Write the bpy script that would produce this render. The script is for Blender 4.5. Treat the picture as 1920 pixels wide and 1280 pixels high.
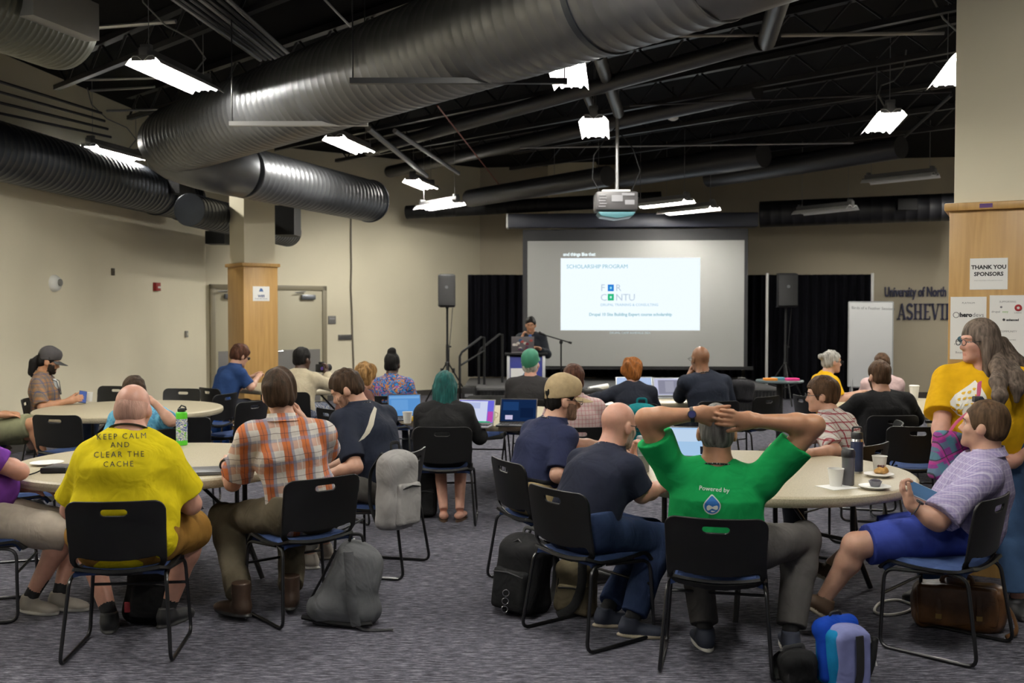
import bpy, bmesh, math, random
import numpy as np
from mathutils import Vector, Matrix
from mathutils.bvhtree import BVHTree

for _o in list(bpy.data.objects):
    bpy.data.objects.remove(_o)
SC = bpy.context.scene
COL = SC.collection
PI = math.pi
random.seed(7)

# ------------------------------------------------------------ camera, world, exposure
CAM_Z = 1.70
FPX = 1880.0
PITCH = math.atan(55.0 / FPX)
cam_d = bpy.data.cameras.new('camera')
cam_d.sensor_fit = 'HORIZONTAL'
cam_d.sensor_width = 36.0
cam_d.lens = 36.0 * FPX / 1920.0
cam_d.clip_start = 0.05
cam_d.clip_end = 120
cam_d.dof.use_dof = True
cam_d.dof.focus_distance = 5.8
cam_d.dof.aperture_fstop = 3.2
cam = bpy.data.objects.new('camera', cam_d)
COL.objects.link(cam)
cam.location = (0, 0, CAM_Z)
cam.rotation_euler = (PI / 2 - PITCH, 0, 0)
SC.camera = cam

world = bpy.data.worlds.new('world')
SC.world = world
world.use_nodes = True
world.node_tree.nodes['Background'].inputs[0].default_value = (0.93, 0.96, 1.0, 1)
world.node_tree.nodes['Background'].inputs[1].default_value = 0.17

SC.view_settings.view_transform = 'Standard'
SC.view_settings.look = 'None'
SC.view_settings.gamma = 1.0
SC.view_settings.use_curve_mapping = False
SC.view_settings.exposure = 0.0
LAMP_W = 240.0          # radiance of the tubes of one hanging fluorescent fixture
LAMP_COL = (1.0, 0.965, 0.875)


def ray(px, py):
    u = (px - 960.0) / FPX
    v = (640.0 - py) / FPX
    c, s = math.cos(PITCH), math.sin(PITCH)
    return Vector((u, c + v * s, -s + v * c))


def P(px, py, Y):
    d = ray(px, py)
    return Vector((0, 0, CAM_Z)) + d * (Y / d.y)


def Zp(px, py, z):
    d = ray(px, py)
    return Vector((0, 0, CAM_Z)) + d * ((z - CAM_Z) / d.z)


def proj(w):
    v = Vector(w) - Vector((0, 0, CAM_Z))
    c, s = math.cos(PITCH), math.sin(PITCH)
    zf = v.y * c - v.z * s
    yu = v.y * s + v.z * c
    return (960 + FPX * v.x / zf, 640 - FPX * yu / zf)


# ------------------------------------------------------------ materials
def lin(c):
    if isinstance(c, str):
        c = c.lstrip('#')
        c = [int(c[i:i + 2], 16) / 255.0 for i in (0, 2, 4)]
        c = [x / 12.92 if x <= 0.04045 else ((x + 0.055) / 1.055) ** 2.4 for x in c]
    return (c[0], c[1], c[2], 1.0)


MATS = {}


def mat(name, col, rough=0.6, metal=0.0, var=0.0, vscale=8.0, bump=0.0, bscale=60.0, stretch=(1, 1, 1),
        emit=0.0, trans=0.0, spec=0.5, sheen=0.0, sss=0.0, coat=0.0):
    if name in MATS:
        return MATS[name]
    m = bpy.data.materials.new(name)
    m.use_nodes = True
    nt = m.node_tree
    b = nt.nodes['Principled BSDF']
    c = lin(col)
    b.inputs['Base Color'].default_value = c
    b.inputs['Roughness'].default_value = rough
    b.inputs['Metallic'].default_value = metal
    b.inputs['Specular IOR Level'].default_value = spec
    if trans:
        b.inputs['Transmission Weight'].default_value = trans
    if sheen:
        b.inputs['Sheen Weight'].default_value = sheen
    if coat:
        b.inputs['Coat Weight'].default_value = coat
    if emit:
        b.inputs['Emission Color'].default_value = c
        b.inputs['Emission Strength'].default_value = emit
    tc = None
    if var or bump:
        tc = nt.nodes.new('ShaderNodeTexCoord')
        mp = nt.nodes.new('ShaderNodeMapping')
        mp.inputs['Scale'].default_value = stretch
        nt.links.new(tc.outputs['Object'], mp.inputs[0])
    if var:
        n = nt.nodes.new('ShaderNodeTexNoise')
        n.inputs['Scale'].default_value = vscale
        n.inputs['Detail'].default_value = 4
        nt.links.new(mp.outputs[0], n.inputs[0])
        r = nt.nodes.new('ShaderNodeValToRGB')
        r.color_ramp.elements[0].position = 0.3
        r.color_ramp.elements[1].position = 0.7
        r.color_ramp.elements[0].color = (c[0] * (1 - var), c[1] * (1 - var), c[2] * (1 - var), 1)
        r.color_ramp.elements[1].color = tuple(min(1, x * (1 + var)) for x in c[:3]) + (1,)
        nt.links.new(n.outputs[0], r.inputs[0])
        nt.links.new(r.outputs[0], b.inputs['Base Color'])
    if bump:
        n2 = nt.nodes.new('ShaderNodeTexNoise')
        n2.inputs['Scale'].default_value = bscale
        n2.inputs['Detail'].default_value = 3
        nt.links.new(mp.outputs[0], n2.inputs[0])
        bp = nt.nodes.new('ShaderNodeBump')
        bp.inputs['Strength'].default_value = bump
        bp.inputs['Distance'].default_value = 0.01
        nt.links.new(n2.outputs[0], bp.inputs['Height'])
        nt.links.new(bp.outputs[0], b.inputs['Normal'])
    MATS[name] = m
    return m


def emat(name, col, strength):
    if name in MATS:
        return MATS[name]
    m = bpy.data.materials.new(name)
    m.use_nodes = True
    nt = m.node_tree
    nt.nodes.remove(nt.nodes['Principled BSDF'])
    e = nt.nodes.new('ShaderNodeEmission')
    e.inputs[0].default_value = lin(col)
    e.inputs[1].default_value = strength
    nt.links.new(e.outputs[0], nt.nodes['Material Output'].inputs[0])
    MATS[name] = m
    return m


def cloth(name, col, rough=0.85, wr=0.35, var=0.10):
    """woven fabric: fine weave plus soft folds in the bump"""
    if name in MATS:
        return MATS[name]
    m = mat(name, col, rough, var=var, vscale=14, spec=0.08, sheen=0.0)
    nt = m.node_tree
    b = nt.nodes['Principled BSDF']
    add_folds(nt, b, wr)
    return m


def add_folds(nt, b, wr):
    tc = nt.nodes.new('ShaderNodeTexCoord')
    mp = nt.nodes.new('ShaderNodeMapping')
    mp.inputs['Scale'].default_value = (7, 9, 6)
    mp.inputs['Rotation'].default_value = (0.5, 0.9, 0.4)
    nt.links.new(tc.outputs['Object'], mp.inputs[0])
    n = nt.nodes.new('ShaderNodeTexNoise')
    n.inputs['Scale'].default_value = 1.0
    n.inputs['Detail'].default_value = 2.5
    n.inputs['Distortion'].default_value = 1.2
    nt.links.new(mp.outputs[0], n.inputs[0])
    bp = nt.nodes.new('ShaderNodeBump')
    bp.inputs['Strength'].default_value = wr
    bp.inputs['Distance'].default_value = 0.04
    nt.links.new(n.outputs[0], bp.inputs['Height'])
    nt.links.new(bp.outputs[0], b.inputs['Normal'])


def plaid(name, base, stripes, wob=0.006, wr=0.3, rot=(0, 0, 0)):
    """stripes: (axis, period, phase, width fraction, colour, alpha)"""
    if name in MATS:
        return MATS[name]
    m = mat(name, base, 0.85, spec=0.2)
    nt = m.node_tree
    b = nt.nodes['Principled BSDF']
    tc = nt.nodes.new('ShaderNodeTexCoord')
    mp = nt.nodes.new('ShaderNodeMapping')
    mp.inputs['Rotation'].default_value = rot
    nt.links.new(tc.outputs['Object'], mp.inputs[0])
    nz = nt.nodes.new('ShaderNodeTexNoise')
    nz.inputs['Scale'].default_value = 7
    nt.links.new(mp.outputs[0], nz.inputs[0])
    sc = nt.nodes.new('ShaderNodeVectorMath'); sc.operation = 'SCALE'
    sc.inputs['Scale'].default_value = wob * 4
    nt.links.new(nz.outputs['Color'], sc.inputs[0])
    ad = nt.nodes.new('ShaderNodeVectorMath'); ad.operation = 'ADD'
    nt.links.new(mp.outputs[0], ad.inputs[0]); nt.links.new(sc.outputs[0], ad.inputs[1])
    sp = nt.nodes.new('ShaderNodeSeparateXYZ')
    nt.links.new(ad.outputs[0], sp.inputs[0])
    cur = None
    for ax, per, ph, w, colr, al in stripes:
        mu = nt.nodes.new('ShaderNodeMath'); mu.operation = 'MULTIPLY_ADD'
        nt.links.new(sp.outputs['XYZ'.index(ax)], mu.inputs[0])
        mu.inputs[1].default_value = 1.0 / per; mu.inputs[2].default_value = ph + 50
        fr = nt.nodes.new('ShaderNodeMath'); fr.operation = 'FRACT'
        nt.links.new(mu.outputs[0], fr.inputs[0])
        lt = nt.nodes.new('ShaderNodeMath'); lt.operation = 'LESS_THAN'
        nt.links.new(fr.outputs[0], lt.inputs[0]); lt.inputs[1].default_value = w
        am = nt.nodes.new('ShaderNodeMath'); am.operation = 'MULTIPLY'
        nt.links.new(lt.outputs[0], am.inputs[0]); am.inputs[1].default_value = al
        mx = nt.nodes.new('ShaderNodeMix'); mx.data_type = 'RGBA'
        nt.links.new(am.outputs[0], mx.inputs[0])
        if cur is None:
            mx.inputs[6].default_value = lin(base)
        else:
            nt.links.new(cur, mx.inputs[6])
        mx.inputs[7].default_value = lin(colr)
        cur = mx.outputs[2]
    nt.links.new(cur, b.inputs['Base Color'])
    add_folds(nt, b, wr)
    return m


def patches(name, cols, scale=14, wr=0.3):
    """printed fabric in irregular colour patches"""
    if name in MATS:
        return MATS[name]
    m = mat(name, cols[0], 0.8, spec=0.2)
    nt = m.node_tree
    b = nt.nodes['Principled BSDF']
    tc = nt.nodes.new('ShaderNodeTexCoord')
    nz = nt.nodes.new('ShaderNodeTexNoise'); nz.inputs['Scale'].default_value = scale
    nz.inputs['Distortion'].default_value = 1.5
    nt.links.new(tc.outputs['Object'], nz.inputs[0])
    r = nt.nodes.new('ShaderNodeValToRGB')
    r.color_ramp.interpolation = 'CONSTANT'
    els = r.color_ramp.elements
    n = len(cols)
    while len(els) < n:
        els.new(0.5)
    for i, c in enumerate(cols):
        els[i].position = 0.28 + 0.44 * i / n if i else 0.0
        els[i].color = lin(c)
    nt.links.new(nz.outputs[0], r.inputs[0])
    nt.links.new(r.outputs[0], b.inputs['Base Color'])
    add_folds(nt, b, wr)
    return m


# ------------------------------------------------------------ mesh helpers
def put_mesh(me, V, F4=None, faces=None, mi=None, smooth=True):
    if F4 is not None:
        nv, nf = len(V), len(F4)
        me.vertices.add(nv)
        me.vertices.foreach_set('co', np.asarray(V, np.float32).ravel())
        me.loops.add(nf * 4)
        me.loops.foreach_set('vertex_index', np.asarray(F4, np.int32).ravel())
        me.polygons.add(nf)
        me.polygons.foreach_set('loop_start', np.arange(nf, dtype=np.int32) * 4)
        if mi is not None:
            me.polygons.foreach_set('material_index', np.asarray(mi, np.int32))
        me.update(calc_edges=True)
        me.validate()
    else:
        me.from_pydata(V, [], faces)
        me.update()
    me.polygons.foreach_set('use_smooth', np.full(len(me.polygons), smooth, dtype=bool))


class MB:
    """collects simple shapes and links them as one mesh object"""

    def __init__(s):
        s.v = []; s.f = []; s.m = []; s.cur = 0

    def _add(s, vs, fs):
        o = len(s.v)
        s.v += [tuple(v) for v in vs]
        s.f += [tuple(i + o for i in f) for f in fs]
        s.m += [s.cur] * len(fs)
        return s

    def box(s, c, d, R=None):
        x, y, z = d[0] / 2, d[1] / 2, d[2] / 2
        vs = [Vector((a, b, e)) for e in (-z, z) for b in (-y, y) for a in (-x, x)]
        if R is not None:
            vs = [R @ v for v in vs]
        c = Vector(c)
        return s._add([v + c for v in vs], [(0, 2, 3, 1), (4, 5, 7, 6), (0, 1, 5, 4), (2, 6, 7, 3), (0, 4, 6, 2), (1, 3, 7, 5)])

    def cyl(s, a, b, r1, r2=None, n=16, caps=True):
        r2 = r1 if r2 is None else r2
        return s.tube([a, b], [r1, r2], n, caps)

    def tube(s, pts, r, n=10, caps=True, closed=False, flat=None):
        pts = [Vector(p) for p in pts]
        k = len(pts)
        if not hasattr(r, '__len__'):
            r = [r] * k
        tang = []
        for i in range(k):
            if closed:
                t = pts[(i + 1) % k] - pts[i - 1]
            else:
                t = pts[min(i + 1, k - 1)] - pts[max(i - 1, 0)]
            tang.append(t.normalized() if t.length > 1e-9 else Vector((0, 0, 1)))
        up = Vector((0, 0, 1)) if abs(tang[0].z) < 0.9 else Vector((0, 1, 0))
        x = tang[0].cross(up).normalized()
        vs = []
        for i in range(k):
            t = tang[i]
            x = (x - t * x.dot(t))
            x = x.normalized() if x.length > 1e-6 else t.orthogonal().normalized()
            y = t.cross(x)
            fx, fy = flat if flat else (1, 1)
            # mitre: keep the tube's width at bends
            for j in range(n):
                a = 2 * PI * j / n
                vs.append(pts[i] + (x * math.cos(a) * fx + y * math.sin(a) * fy) * r[i])
        fs = []
        for i in range(k if closed else k - 1):
            i2 = (i + 1) % k
            for j in range(n):
                j2 = (j + 1) % n
                fs.append((i * n + j, i * n + j2, i2 * n + j2, i2 * n + j))
        if caps and not closed:
            fs.append(tuple(range(n))[::-1])
            fs.append(tuple((k - 1) * n + j for j in range(n)))
        return s._add(vs, fs)

    def lathe(s, prof, n=24, c=(0, 0, 0), axis=None):
        """prof: (r, z) from bottom to top, closed with caps when r > 0"""
        vs = []
        for r, z in prof:
            for j in range(n):
                a = 2 * PI * j / n
                vs.append(Vector((r * math.cos(a), r * math.sin(a), z)))
        if axis is not None:
            q = Vector((0, 0, 1)).rotation_difference(Vector(axis)).to_matrix()
            vs = [q @ v for v in vs]
        c = Vector(c)
        vs = [v + c for v in vs]
        fs = []
        for i in range(len(prof) - 1):
            for j in range(n):
                j2 = (j + 1) % n
                fs.append((i * n + j, i * n + j2, (i + 1) * n + j2, (i + 1) * n + j))
        if prof[0][0] > 1e-6:
            fs.append(tuple(range(n))[::-1])
        if prof[-1][0] > 1e-6:
            fs.append(tuple((len(prof) - 1) * n + j for j in range(n)))
        return s._add(vs, fs)

    def ell(s, c, r, n=16, m=10, R=None):
        vs = []; fs = []
        for i in range(m + 1):
            th = PI * i / m
            for j in range(n):
                a = 2 * PI * j / n
                v = Vector((r[0] * math.sin(th) * math.cos(a), r[1] * math.sin(th) * math.sin(a), -r[2] * math.cos(th)))
                vs.append((R @ v if R is not None else v) + Vector(c))
        for i in range(m):
            for j in range(n):
                j2 = (j + 1) % n
                fs.append((i * n + j, i * n + j2, (i + 1) * n + j2, (i + 1) * n + j))
        return s._add(vs, fs)

    def prism(s, outline, h0, h1, M=None):
        """outline in local xy, extruded along z from h0 to h1, then placed by matrix M"""
        n = len(outline)
        vs = [Vector((x, y, h0)) for x, y in outline] + [Vector((x, y, h1)) for x, y in outline]
        if M is not None:
            vs = [M @ v for v in vs]
        fs = [tuple(range(n))[::-1], tuple(range(n, 2 * n))] + [(i, (i + 1) % n, n + (i + 1) % n, n + i) for i in range(n)]
        return s._add(vs, fs)

    def grid(s, fn, nu, nv, thick=0.0):
        """surface fn(u, v) -> point, u, v in 0..1; a second skin when thick"""
        pts = [[Vector(fn(i / nu, j / nv)) for j in range(nv + 1)] for i in range(nu + 1)]
        W = nv + 1
        vs = [p for row in pts for p in row]
        fs = [(i * W + j, (i + 1) * W + j, (i + 1) * W + j + 1, i * W + j + 1) for i in range(nu) for j in range(nv)]
        if thick:
            nrm = []
            for i in range(nu + 1):
                for j in range(nv + 1):
                    du = pts[min(i + 1, nu)][j] - pts[max(i - 1, 0)][j]
                    dv = pts[i][min(j + 1, nv)] - pts[i][max(j - 1, 0)]
                    nn = du.cross(dv)
                    nrm.append(nn.normalized() if nn.length > 1e-12 else Vector((0, 0, 1)))
            o = len(vs)
            vs = vs + [v - n_ * thick for v, n_ in zip(vs, nrm)]
            fs = fs + [tuple(i + o for i in f[::-1]) for f in list(fs)]
            bd = [i * W for i in range(nu + 1)] + [nu * W + j for j in range(1, W)] + [i * W + nv for i in range(nu - 1, -1, -1)] + [j for j in range(nv - 1, 0, -1)]
            for a, b in zip(bd, bd[1:] + bd[:1]):
                fs.append((b, a, a + o, b + o))
        return s._add(vs, fs)

    def build(s, name, m, parent=None, bevel=0.0, seg=2, smooth=True, autos=35, fixn=True):
        me = bpy.data.meshes.new(name)
        bm = bmesh.new()
        bv = [bm.verts.new(v) for v in s.v]
        for f, mi in zip(s.f, s.m):
            try:
                fc = bm.faces.new([bv[i] for i in f])
                fc.material_index = mi
            except ValueError:
                pass
        if fixn:
            bmesh.ops.recalc_face_normals(bm, faces=bm.faces)
        if bevel:
            es = [e for e in bm.edges if len(e.link_faces) == 2 and e.calc_face_angle(0) > 0.5]
            bmesh.ops.bevel(bm, geom=es, offset=bevel, segments=seg, affect='EDGES', profile=0.5, clamp_overlap=True)
        ca = math.radians(autos)
        for e in bm.edges:
            if len(e.link_faces) == 2 and e.calc_face_angle(0) > ca:
                e.smooth = False
        for f in bm.faces:
            f.smooth = smooth
        bm.to_mesh(me)
        bm.free()
        for mm in (m if isinstance(m, (list, tuple)) else [m]):
            me.materials.append(mm)
        return link(name, me, parent)


def link(name, me, parent=None):
    o = bpy.data.objects.new(name, me)
    COL.objects.link(o)
    if parent is not None:
        o.parent = parent
    return o


def thing(name, label, cat, loc=(0, 0, 0), rz=0.0, group=None):
    o = bpy.data.objects.new(name, None)
    COL.objects.link(o)
    o.empty_display_size = 0.1
    o.location = loc
    o.rotation_euler = (0, 0, rz)
    return tag(o, label, cat, group)


def tag(o, label, cat, group=None):
    o['label'] = label
    o['category'] = cat
    if group:
        o['group'] = group
    return o


def struct(o, label=None):
    o['kind'] = 'structure'
    if label:
        o['label'] = label
    return o


def dup(root, loc, rz, label, group=None):
    r = root.copy()
    COL.objects.link(r)
    r.location = loc
    r.rotation_euler = (0, 0, rz)
    r['label'] = label
    if group:
        r['group'] = group
    for ch in list(root.children):
        c = ch.copy(); COL.objects.link(c); c.parent = r
        for g in list(ch.children):
            d = g.copy(); COL.objects.link(d); d.parent = c
    return r


def frame_M(o, x, y):
    """matrix with origin o, local x and y axes given (z = x cross y)"""
    x = Vector(x).normalized(); y = Vector(y).normalized()
    z = x.cross(y).normalized(); y = z.cross(x)
    M = Matrix((x, y, z)).transposed().to_4x4()
    M.translation = Vector(o)
    return M


def text_mesh(body, size, extrude=0.0, align='CENTER', spacing=1.0, wx=1.0, bold=0.0, res=3):
    cu = bpy.data.curves.new('lettering', 'FONT')
    cu.body = body; cu.size = size; cu.extrude = extrude
    cu.align_x = align; cu.align_y = 'CENTER'
    cu.space_character = spacing
    cu.resolution_u = res
    cu.offset = 0.0 if 'M' in body else bold
    ob = bpy.data.objects.new('lettering', cu)
    COL.objects.link(ob)
    dg = bpy.context.evaluated_depsgraph_get()
    me = bpy.data.meshes.new_from_object(ob.evaluated_get(dg))
    bpy.data.objects.remove(ob)
    bpy.data.curves.remove(cu)
    if wx != 1.0:
        for v in me.vertices:
            v.co.x *= wx
    return me


def text(name, body, size, m, M, parent=None, extrude=0.0005, align='CENTER', spacing=1.0, wx=1.0, bold=0.0):
    me = text_mesh(body, size, extrude, align, spacing, wx, bold)
    me.transform(M)
    me.materials.clear(); me.materials.append(m)
    me.name = name
    return link(name, me, parent)


def merge_text(name, items, m, parent=None):
    """several lines of lettering in one mesh: (body, size, M, align, spacing, bold)"""
    bm = bmesh.new()
    for it in items:
        body, size, M = it[0], it[1], it[2]
        al = it[3] if len(it) > 3 else 'CENTER'
        sp = it[4] if len(it) > 4 else 1.0
        bo = it[5] if len(it) > 5 else 0.0
        me = text_mesh(body, size, 0.0004, al, sp, 1.0, bo, 2)
        me.transform(M)
        bm.from_mesh(me)
        bpy.data.meshes.remove(me)
    me = bpy.data.meshes.new(name)
    bm.to_mesh(me); bm.free()
    me.materials.append(m)
    return link(name, me, parent)


def wrap_on(me, target_obj, direction, off=0.003):
    """push the vertices of a mesh (in the target's space) onto the target surface along direction"""
    tm = target_obj.data
    vs = [v.co.copy() for v in tm.vertices]
    ps = [tuple(p.vertices) for p in tm.polygons]
    bvh = BVHTree.FromPolygons(vs, ps)
    d = Vector(direction).normalized()
    bm = bmesh.new(); bm.from_mesh(me)
    bmesh.ops.triangulate(bm, faces=bm.faces)
    for it in range(2):
        es = [e for e in bm.edges if e.calc_length() > 0.02]
        if es:
            bmesh.ops.subdivide_edges(bm, edges=es, cuts=1)
            bmesh.ops.triangulate(bm, faces=bm.faces)
    for v in bm.verts:
        h = bvh.ray_cast(v.co - d * 1.5, d)
        if h[0] is not None:
            v.co = h[0] - d * off
    bm.to_mesh(me); bm.free()
    me.update()
# ------------------------------------------------------------ the room
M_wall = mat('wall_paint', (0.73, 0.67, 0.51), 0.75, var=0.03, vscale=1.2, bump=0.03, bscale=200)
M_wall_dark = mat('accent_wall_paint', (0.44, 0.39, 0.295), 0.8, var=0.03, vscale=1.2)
M_black = mat('black_paint', (0.007, 0.007, 0.008), 0.6, spec=.25)
M_deck = mat('ceiling_black', (0.005, 0.005, 0.006), 0.9, spec=.1)
M_steel_dark = mat('painted_steel_dark', (0.013, 0.013, 0.016), 0.42)
M_blackpl = mat('black_plastic', (0.007, 0.007, 0.008), 0.42, bump=0.05, bscale=400, spec=.3)
M_white = mat('white_paint', (0.75, 0.75, 0.73), 0.5)
M_offwhite = mat('cream_plastic', (0.62, 0.58, 0.47), 0.45)
M_grey = mat('grey_metal', (0.30, 0.30, 0.31), 0.4, metal=0.6)
M_chrome = mat('chrome', (0.55, 0.55, 0.56), 0.25, metal=1.0)
M_paper = mat('paper_white', (0.78, 0.78, 0.77), 0.8)
M_ink = mat('ink_black', (0.03, 0.03, 0.035), 0.8)
M_inkgrey = mat('ink_grey', (0.2, 0.2, 0.22), 0.8)


def carpet():
    m = mat('carpet', (0.1, 0.1, 0.12), 0.95, spec=0.1)
    nt = m.node_tree; b = nt.nodes['Principled BSDF']
    tc = nt.nodes.new('ShaderNodeTexCoord')
    mp = nt.nodes.new('ShaderNodeMapping'); mp.inputs['Scale'].default_value = (12, 75, 1)
    nt.links.new(tc.outputs['Object'], mp.inputs[0])
    n = nt.nodes.new('ShaderNodeTexNoise'); n.inputs['Scale'].default_value = 1.0; n.inputs['Detail'].default_value = 5
    n.inputs['Roughness'].default_value = 0.75
    nt.links.new(mp.outputs[0], n.inputs[0])
    r = nt.nodes.new('ShaderNodeValToRGB')
    e = r.color_ramp.elements
    e[0].position = 0.38; e[0].color = (0.020, 0.020, 0.027, 1)
    e[1].position = 0.66; e[1].color = (0.25, 0.245, 0.29, 1)
    x = e.new(0.5); x.color = (0.070, 0.069, 0.088, 1)
    nt.links.new(n.outputs[0], r.inputs[0])
    nt.links.new(r.outputs[0], b.inputs['Base Color'])
    bp = nt.nodes.new('ShaderNodeBump'); bp.inputs['Strength'].default_value = 0.4; bp.inputs['Distance'].default_value = 0.01
    nt.links.new(n.outputs[0], bp.inputs['Height']); nt.links.new(bp.outputs[0], b.inputs['Normal'])
    return m


def wood():
    m = mat('maple_veneer', (0.5, 0.3, 0.1), 0.38)
    nt = m.node_tree; b = nt.nodes['Principled BSDF']
    tc = nt.nodes.new('ShaderNodeTexCoord')
    mp = nt.nodes.new('ShaderNodeMapping'); mp.inputs['Scale'].default_value = (26, 26, 1.6)
    nt.links.new(tc.outputs['Object'], mp.inputs[0])
    n = nt.nodes.new('ShaderNodeTexNoise'); n.inputs['Scale'].default_value = 1.0; n.inputs['Detail'].default_value = 6
    n.inputs['Distortion'].default_value = 0.8
    nt.links.new(mp.outputs[0], n.inputs[0])
    r = nt.nodes.new('ShaderNodeValToRGB')
    r.color_ramp.elements[0].position = 0.3; r.color_ramp.elements[0].color = (0.40, 0.225, 0.070, 1)
    r.color_ramp.elements[1].position = 0.75; r.color_ramp.elements[1].color = (0.52, 0.315, 0.110, 1)
    nt.links.new(n.outputs[0], r.inputs[0]); nt.links.new(r.outputs[0], b.inputs['Base Color'])
    return m


M_carpet = carpet()
M_wood = wood()
UP = Vector((0, 0, 1))
CEIL = 4.75

f = MB().box((1.5, 9.0, -0.05), (20, 27.5, 0.1)).build('floor', M_carpet)
struct(f, 'grey blue heathered carpet floor')
c = MB().box((1.5, 9.0, CEIL + 0.05), (20, 27.5, 0.1)).build('ceiling', M_deck)
struct(c, 'black painted exposed ceiling deck')


def wall_between(name, a, b, m, z0=0.0, z1=CEIL, t=0.2, label=None):
    a = Vector((a[0], a[1], 0)); b = Vector((b[0], b[1], 0))
    M = frame_M(a, b - a, UP)       # local z points to the right-hand side of a->b seen from above = into the room
    L = (b - a).length
    o = MB().prism([(0, z0), (L, z0), (L, z1), (0, z1)], -t, 0.0, M).build(name, m)
    struct(o, label)
    return M, L


CW0 = P(386, 585, 17.8); CW1 = P(900, 585, 21.3)
WL0 = (CW0.x - 0.1 * (CW0.y + 4.0), -4.0)
WR1 = (10.9, 21.3 - 0.155 * (10.9 - CW1.x))
MW_L, LL = wall_between('wall_left', WL0, CW0, M_wall, label='cream painted left wall')
MW_A, LA = wall_between('wall_back_left', CW0, CW1, M_wall, label='cream painted back wall with double door')
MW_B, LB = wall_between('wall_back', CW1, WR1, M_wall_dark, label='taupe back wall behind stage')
MW_R, LR = wall_between('wall_right', WR1, (10.9, -4.0), M_wall, label='cream painted right wall')


def on_wall(px, py, M):
    """pixel to local (x, y) on a vertical plane given by its frame"""
    o = M.translation; n = M.to_3x3().col[2]
    d = ray(px, py); c0 = Vector((0, 0, CAM_Z))
    t = (o - c0).dot(n) / d.dot(n)
    l = M.inverted() @ (c0 + d * t)
    return l.x, l.y


def base_strip(name, M, L, x0=0.0, x1=None):
    x1 = L if x1 is None else x1
    o = MB().prism([(x0, 0.0), (x1, 0.0), (x1, 0.11), (x0, 0.11)], 0.0, 0.012, M).build(name, mat('rubber_base', (0.05, 0.045, 0.04), 0.6))
    struct(o, 'dark rubber base strip')


base_strip('baseboard_left', MW_L, LL)
base_strip('baseboard_back', MW_B, LB)

# double door in the angled back wall
M_door = mat('door_paint', (0.47, 0.43, 0.31), 0.5)
M_frame = mat('door_frame_paint', (0.22, 0.19, 0.125), 0.5)
dx1 = on_wall(610, 560, MW_A)[0]; dz = on_wall(600, 536, MW_A)[1]
dx0 = 0.06
mid = (dx0 + dx1) / 2
fr = MB()
for a, b_, z0, z1 in ((dx0, dx0 + .09, 0, dz), (dx1 - .09, dx1, 0, dz), (dx0, dx1, dz - .09, dz)):
    fr.prism([(a, z0), (b_, z0), (b_, z1), (a, z1)], 0.0, 0.07, MW_A)
struct(fr.build('trim_1', M_frame, bevel=0.006), 'taupe steel frame around the double door')
base_strip('baseboard_back_left', MW_A, LA, dx1)
M_kick = mat('kick_plate_steel', (0.30, 0.29, 0.28), 0.35, metal=0.7)
for i, (a, b_, hx) in enumerate(((dx0 + .09, mid - .004, 1), (mid + .004, dx1 - .09, -1))):
    d = MB().prism([(a, 0.01), (b_, 0.01), (b_, dz - .095), (a, dz - .095)], 0.012, 0.05, MW_A).build('door_%d' % (i + 1), M_door, bevel=0.003)
    struct(d, 'cream door leaf with tall steel kick plate')
    MB().prism([(a + .05, .02), (b_ - .05, .02), (b_ - .05, 1.0), (a + .05, 1.0)], 0.05, 0.054, MW_A).build('kick_plate', M_kick, d)
    cx = b_ - .30 if i else a + .30
    cl = MB().prism([(cx - .14, dz - .26), (cx + .14, dz - .26), (cx + .14, dz - .17), (cx - .14, dz - .17)], 0.05, 0.12, MW_A).build('door_closer', mat('closer_grey', (0.16, 0.17, 0.19), 0.35, metal=0.6), d, bevel=0.012)
    MB().tube([MW_A @ Vector((cx - .1, dz - .15, .09)), MW_A @ Vector((cx - .28, dz - .13, .14)), MW_A @ Vector((cx - .05, dz - .11, .08))], .009, 8).build('closer_arm', M_grey, cl)
    hxp = b_ - .1 if i == 0 else a + .1
    MB().tube([MW_A @ Vector((hxp, .98, .05)), MW_A @ Vector((hxp, .98, .10)), MW_A @ Vector((hxp + (-.12 if i == 0 else .12), .98, .10))], .011, 8).build('door_handle', M_chrome, d)


def wall_plate(name, px0, py0, px1, py1, M, depth, m, label, cat, bevel=.004):
    x0, y0 = on_wall(px0, py1, M); x1, y1 = on_wall(px1, py0, M)
    t = thing(name, label, cat, M @ Vector(((x0 + x1) / 2, (y0 + y1) / 2, 0)))
    Ml = M.to_3x3().to_4x4()
    w, h = (x1 - x0) / 2, (y1 - y0) / 2
    MB().prism([(-w, -h), (w, -h), (w, h), (-w, h)], 0, depth, Ml).build('cover_plate', m, t, bevel=bevel)
    return t, Ml, w, h


t, Ml, w, h = wall_plate('fire_alarm_pull', 287, 530, 296, 545, MW_L, .05, mat('alarm_red', (0.30, 0.012, 0.012), 0.4), 'small red fire alarm box on the left wall', 'fire alarm')
MB().prism([(-w * .2, -h * .35), (w * .8, -h * .35), (w * .8, h * .1), (-w * .2, h * .1)], .05, .055, Ml).build('pull_handle', M_paper, t)
t, Ml, w, h = wall_plate('thermostat', 346, 620, 350, 632, MW_L, .03, mat('plate_grey', (0.25, 0.24, 0.22), 0.5), 'small grey switch plate on the left wall near the corner', 'switch')
MB().prism([(-w * .3, -h * .4), (w * .3, -h * .4), (w * .3, h * .4), (-w * .3, h * .4)], .03, .036, Ml).build('toggle', M_offwhite, t)
t, Ml, w, h = wall_plate('wall_sensor', 208, 503, 212, 516, MW_L, .03, mat('bronze_plate', (0.07, 0.06, 0.04), 0.4), 'narrow dark plate high on the left wall', 'plate')
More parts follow.
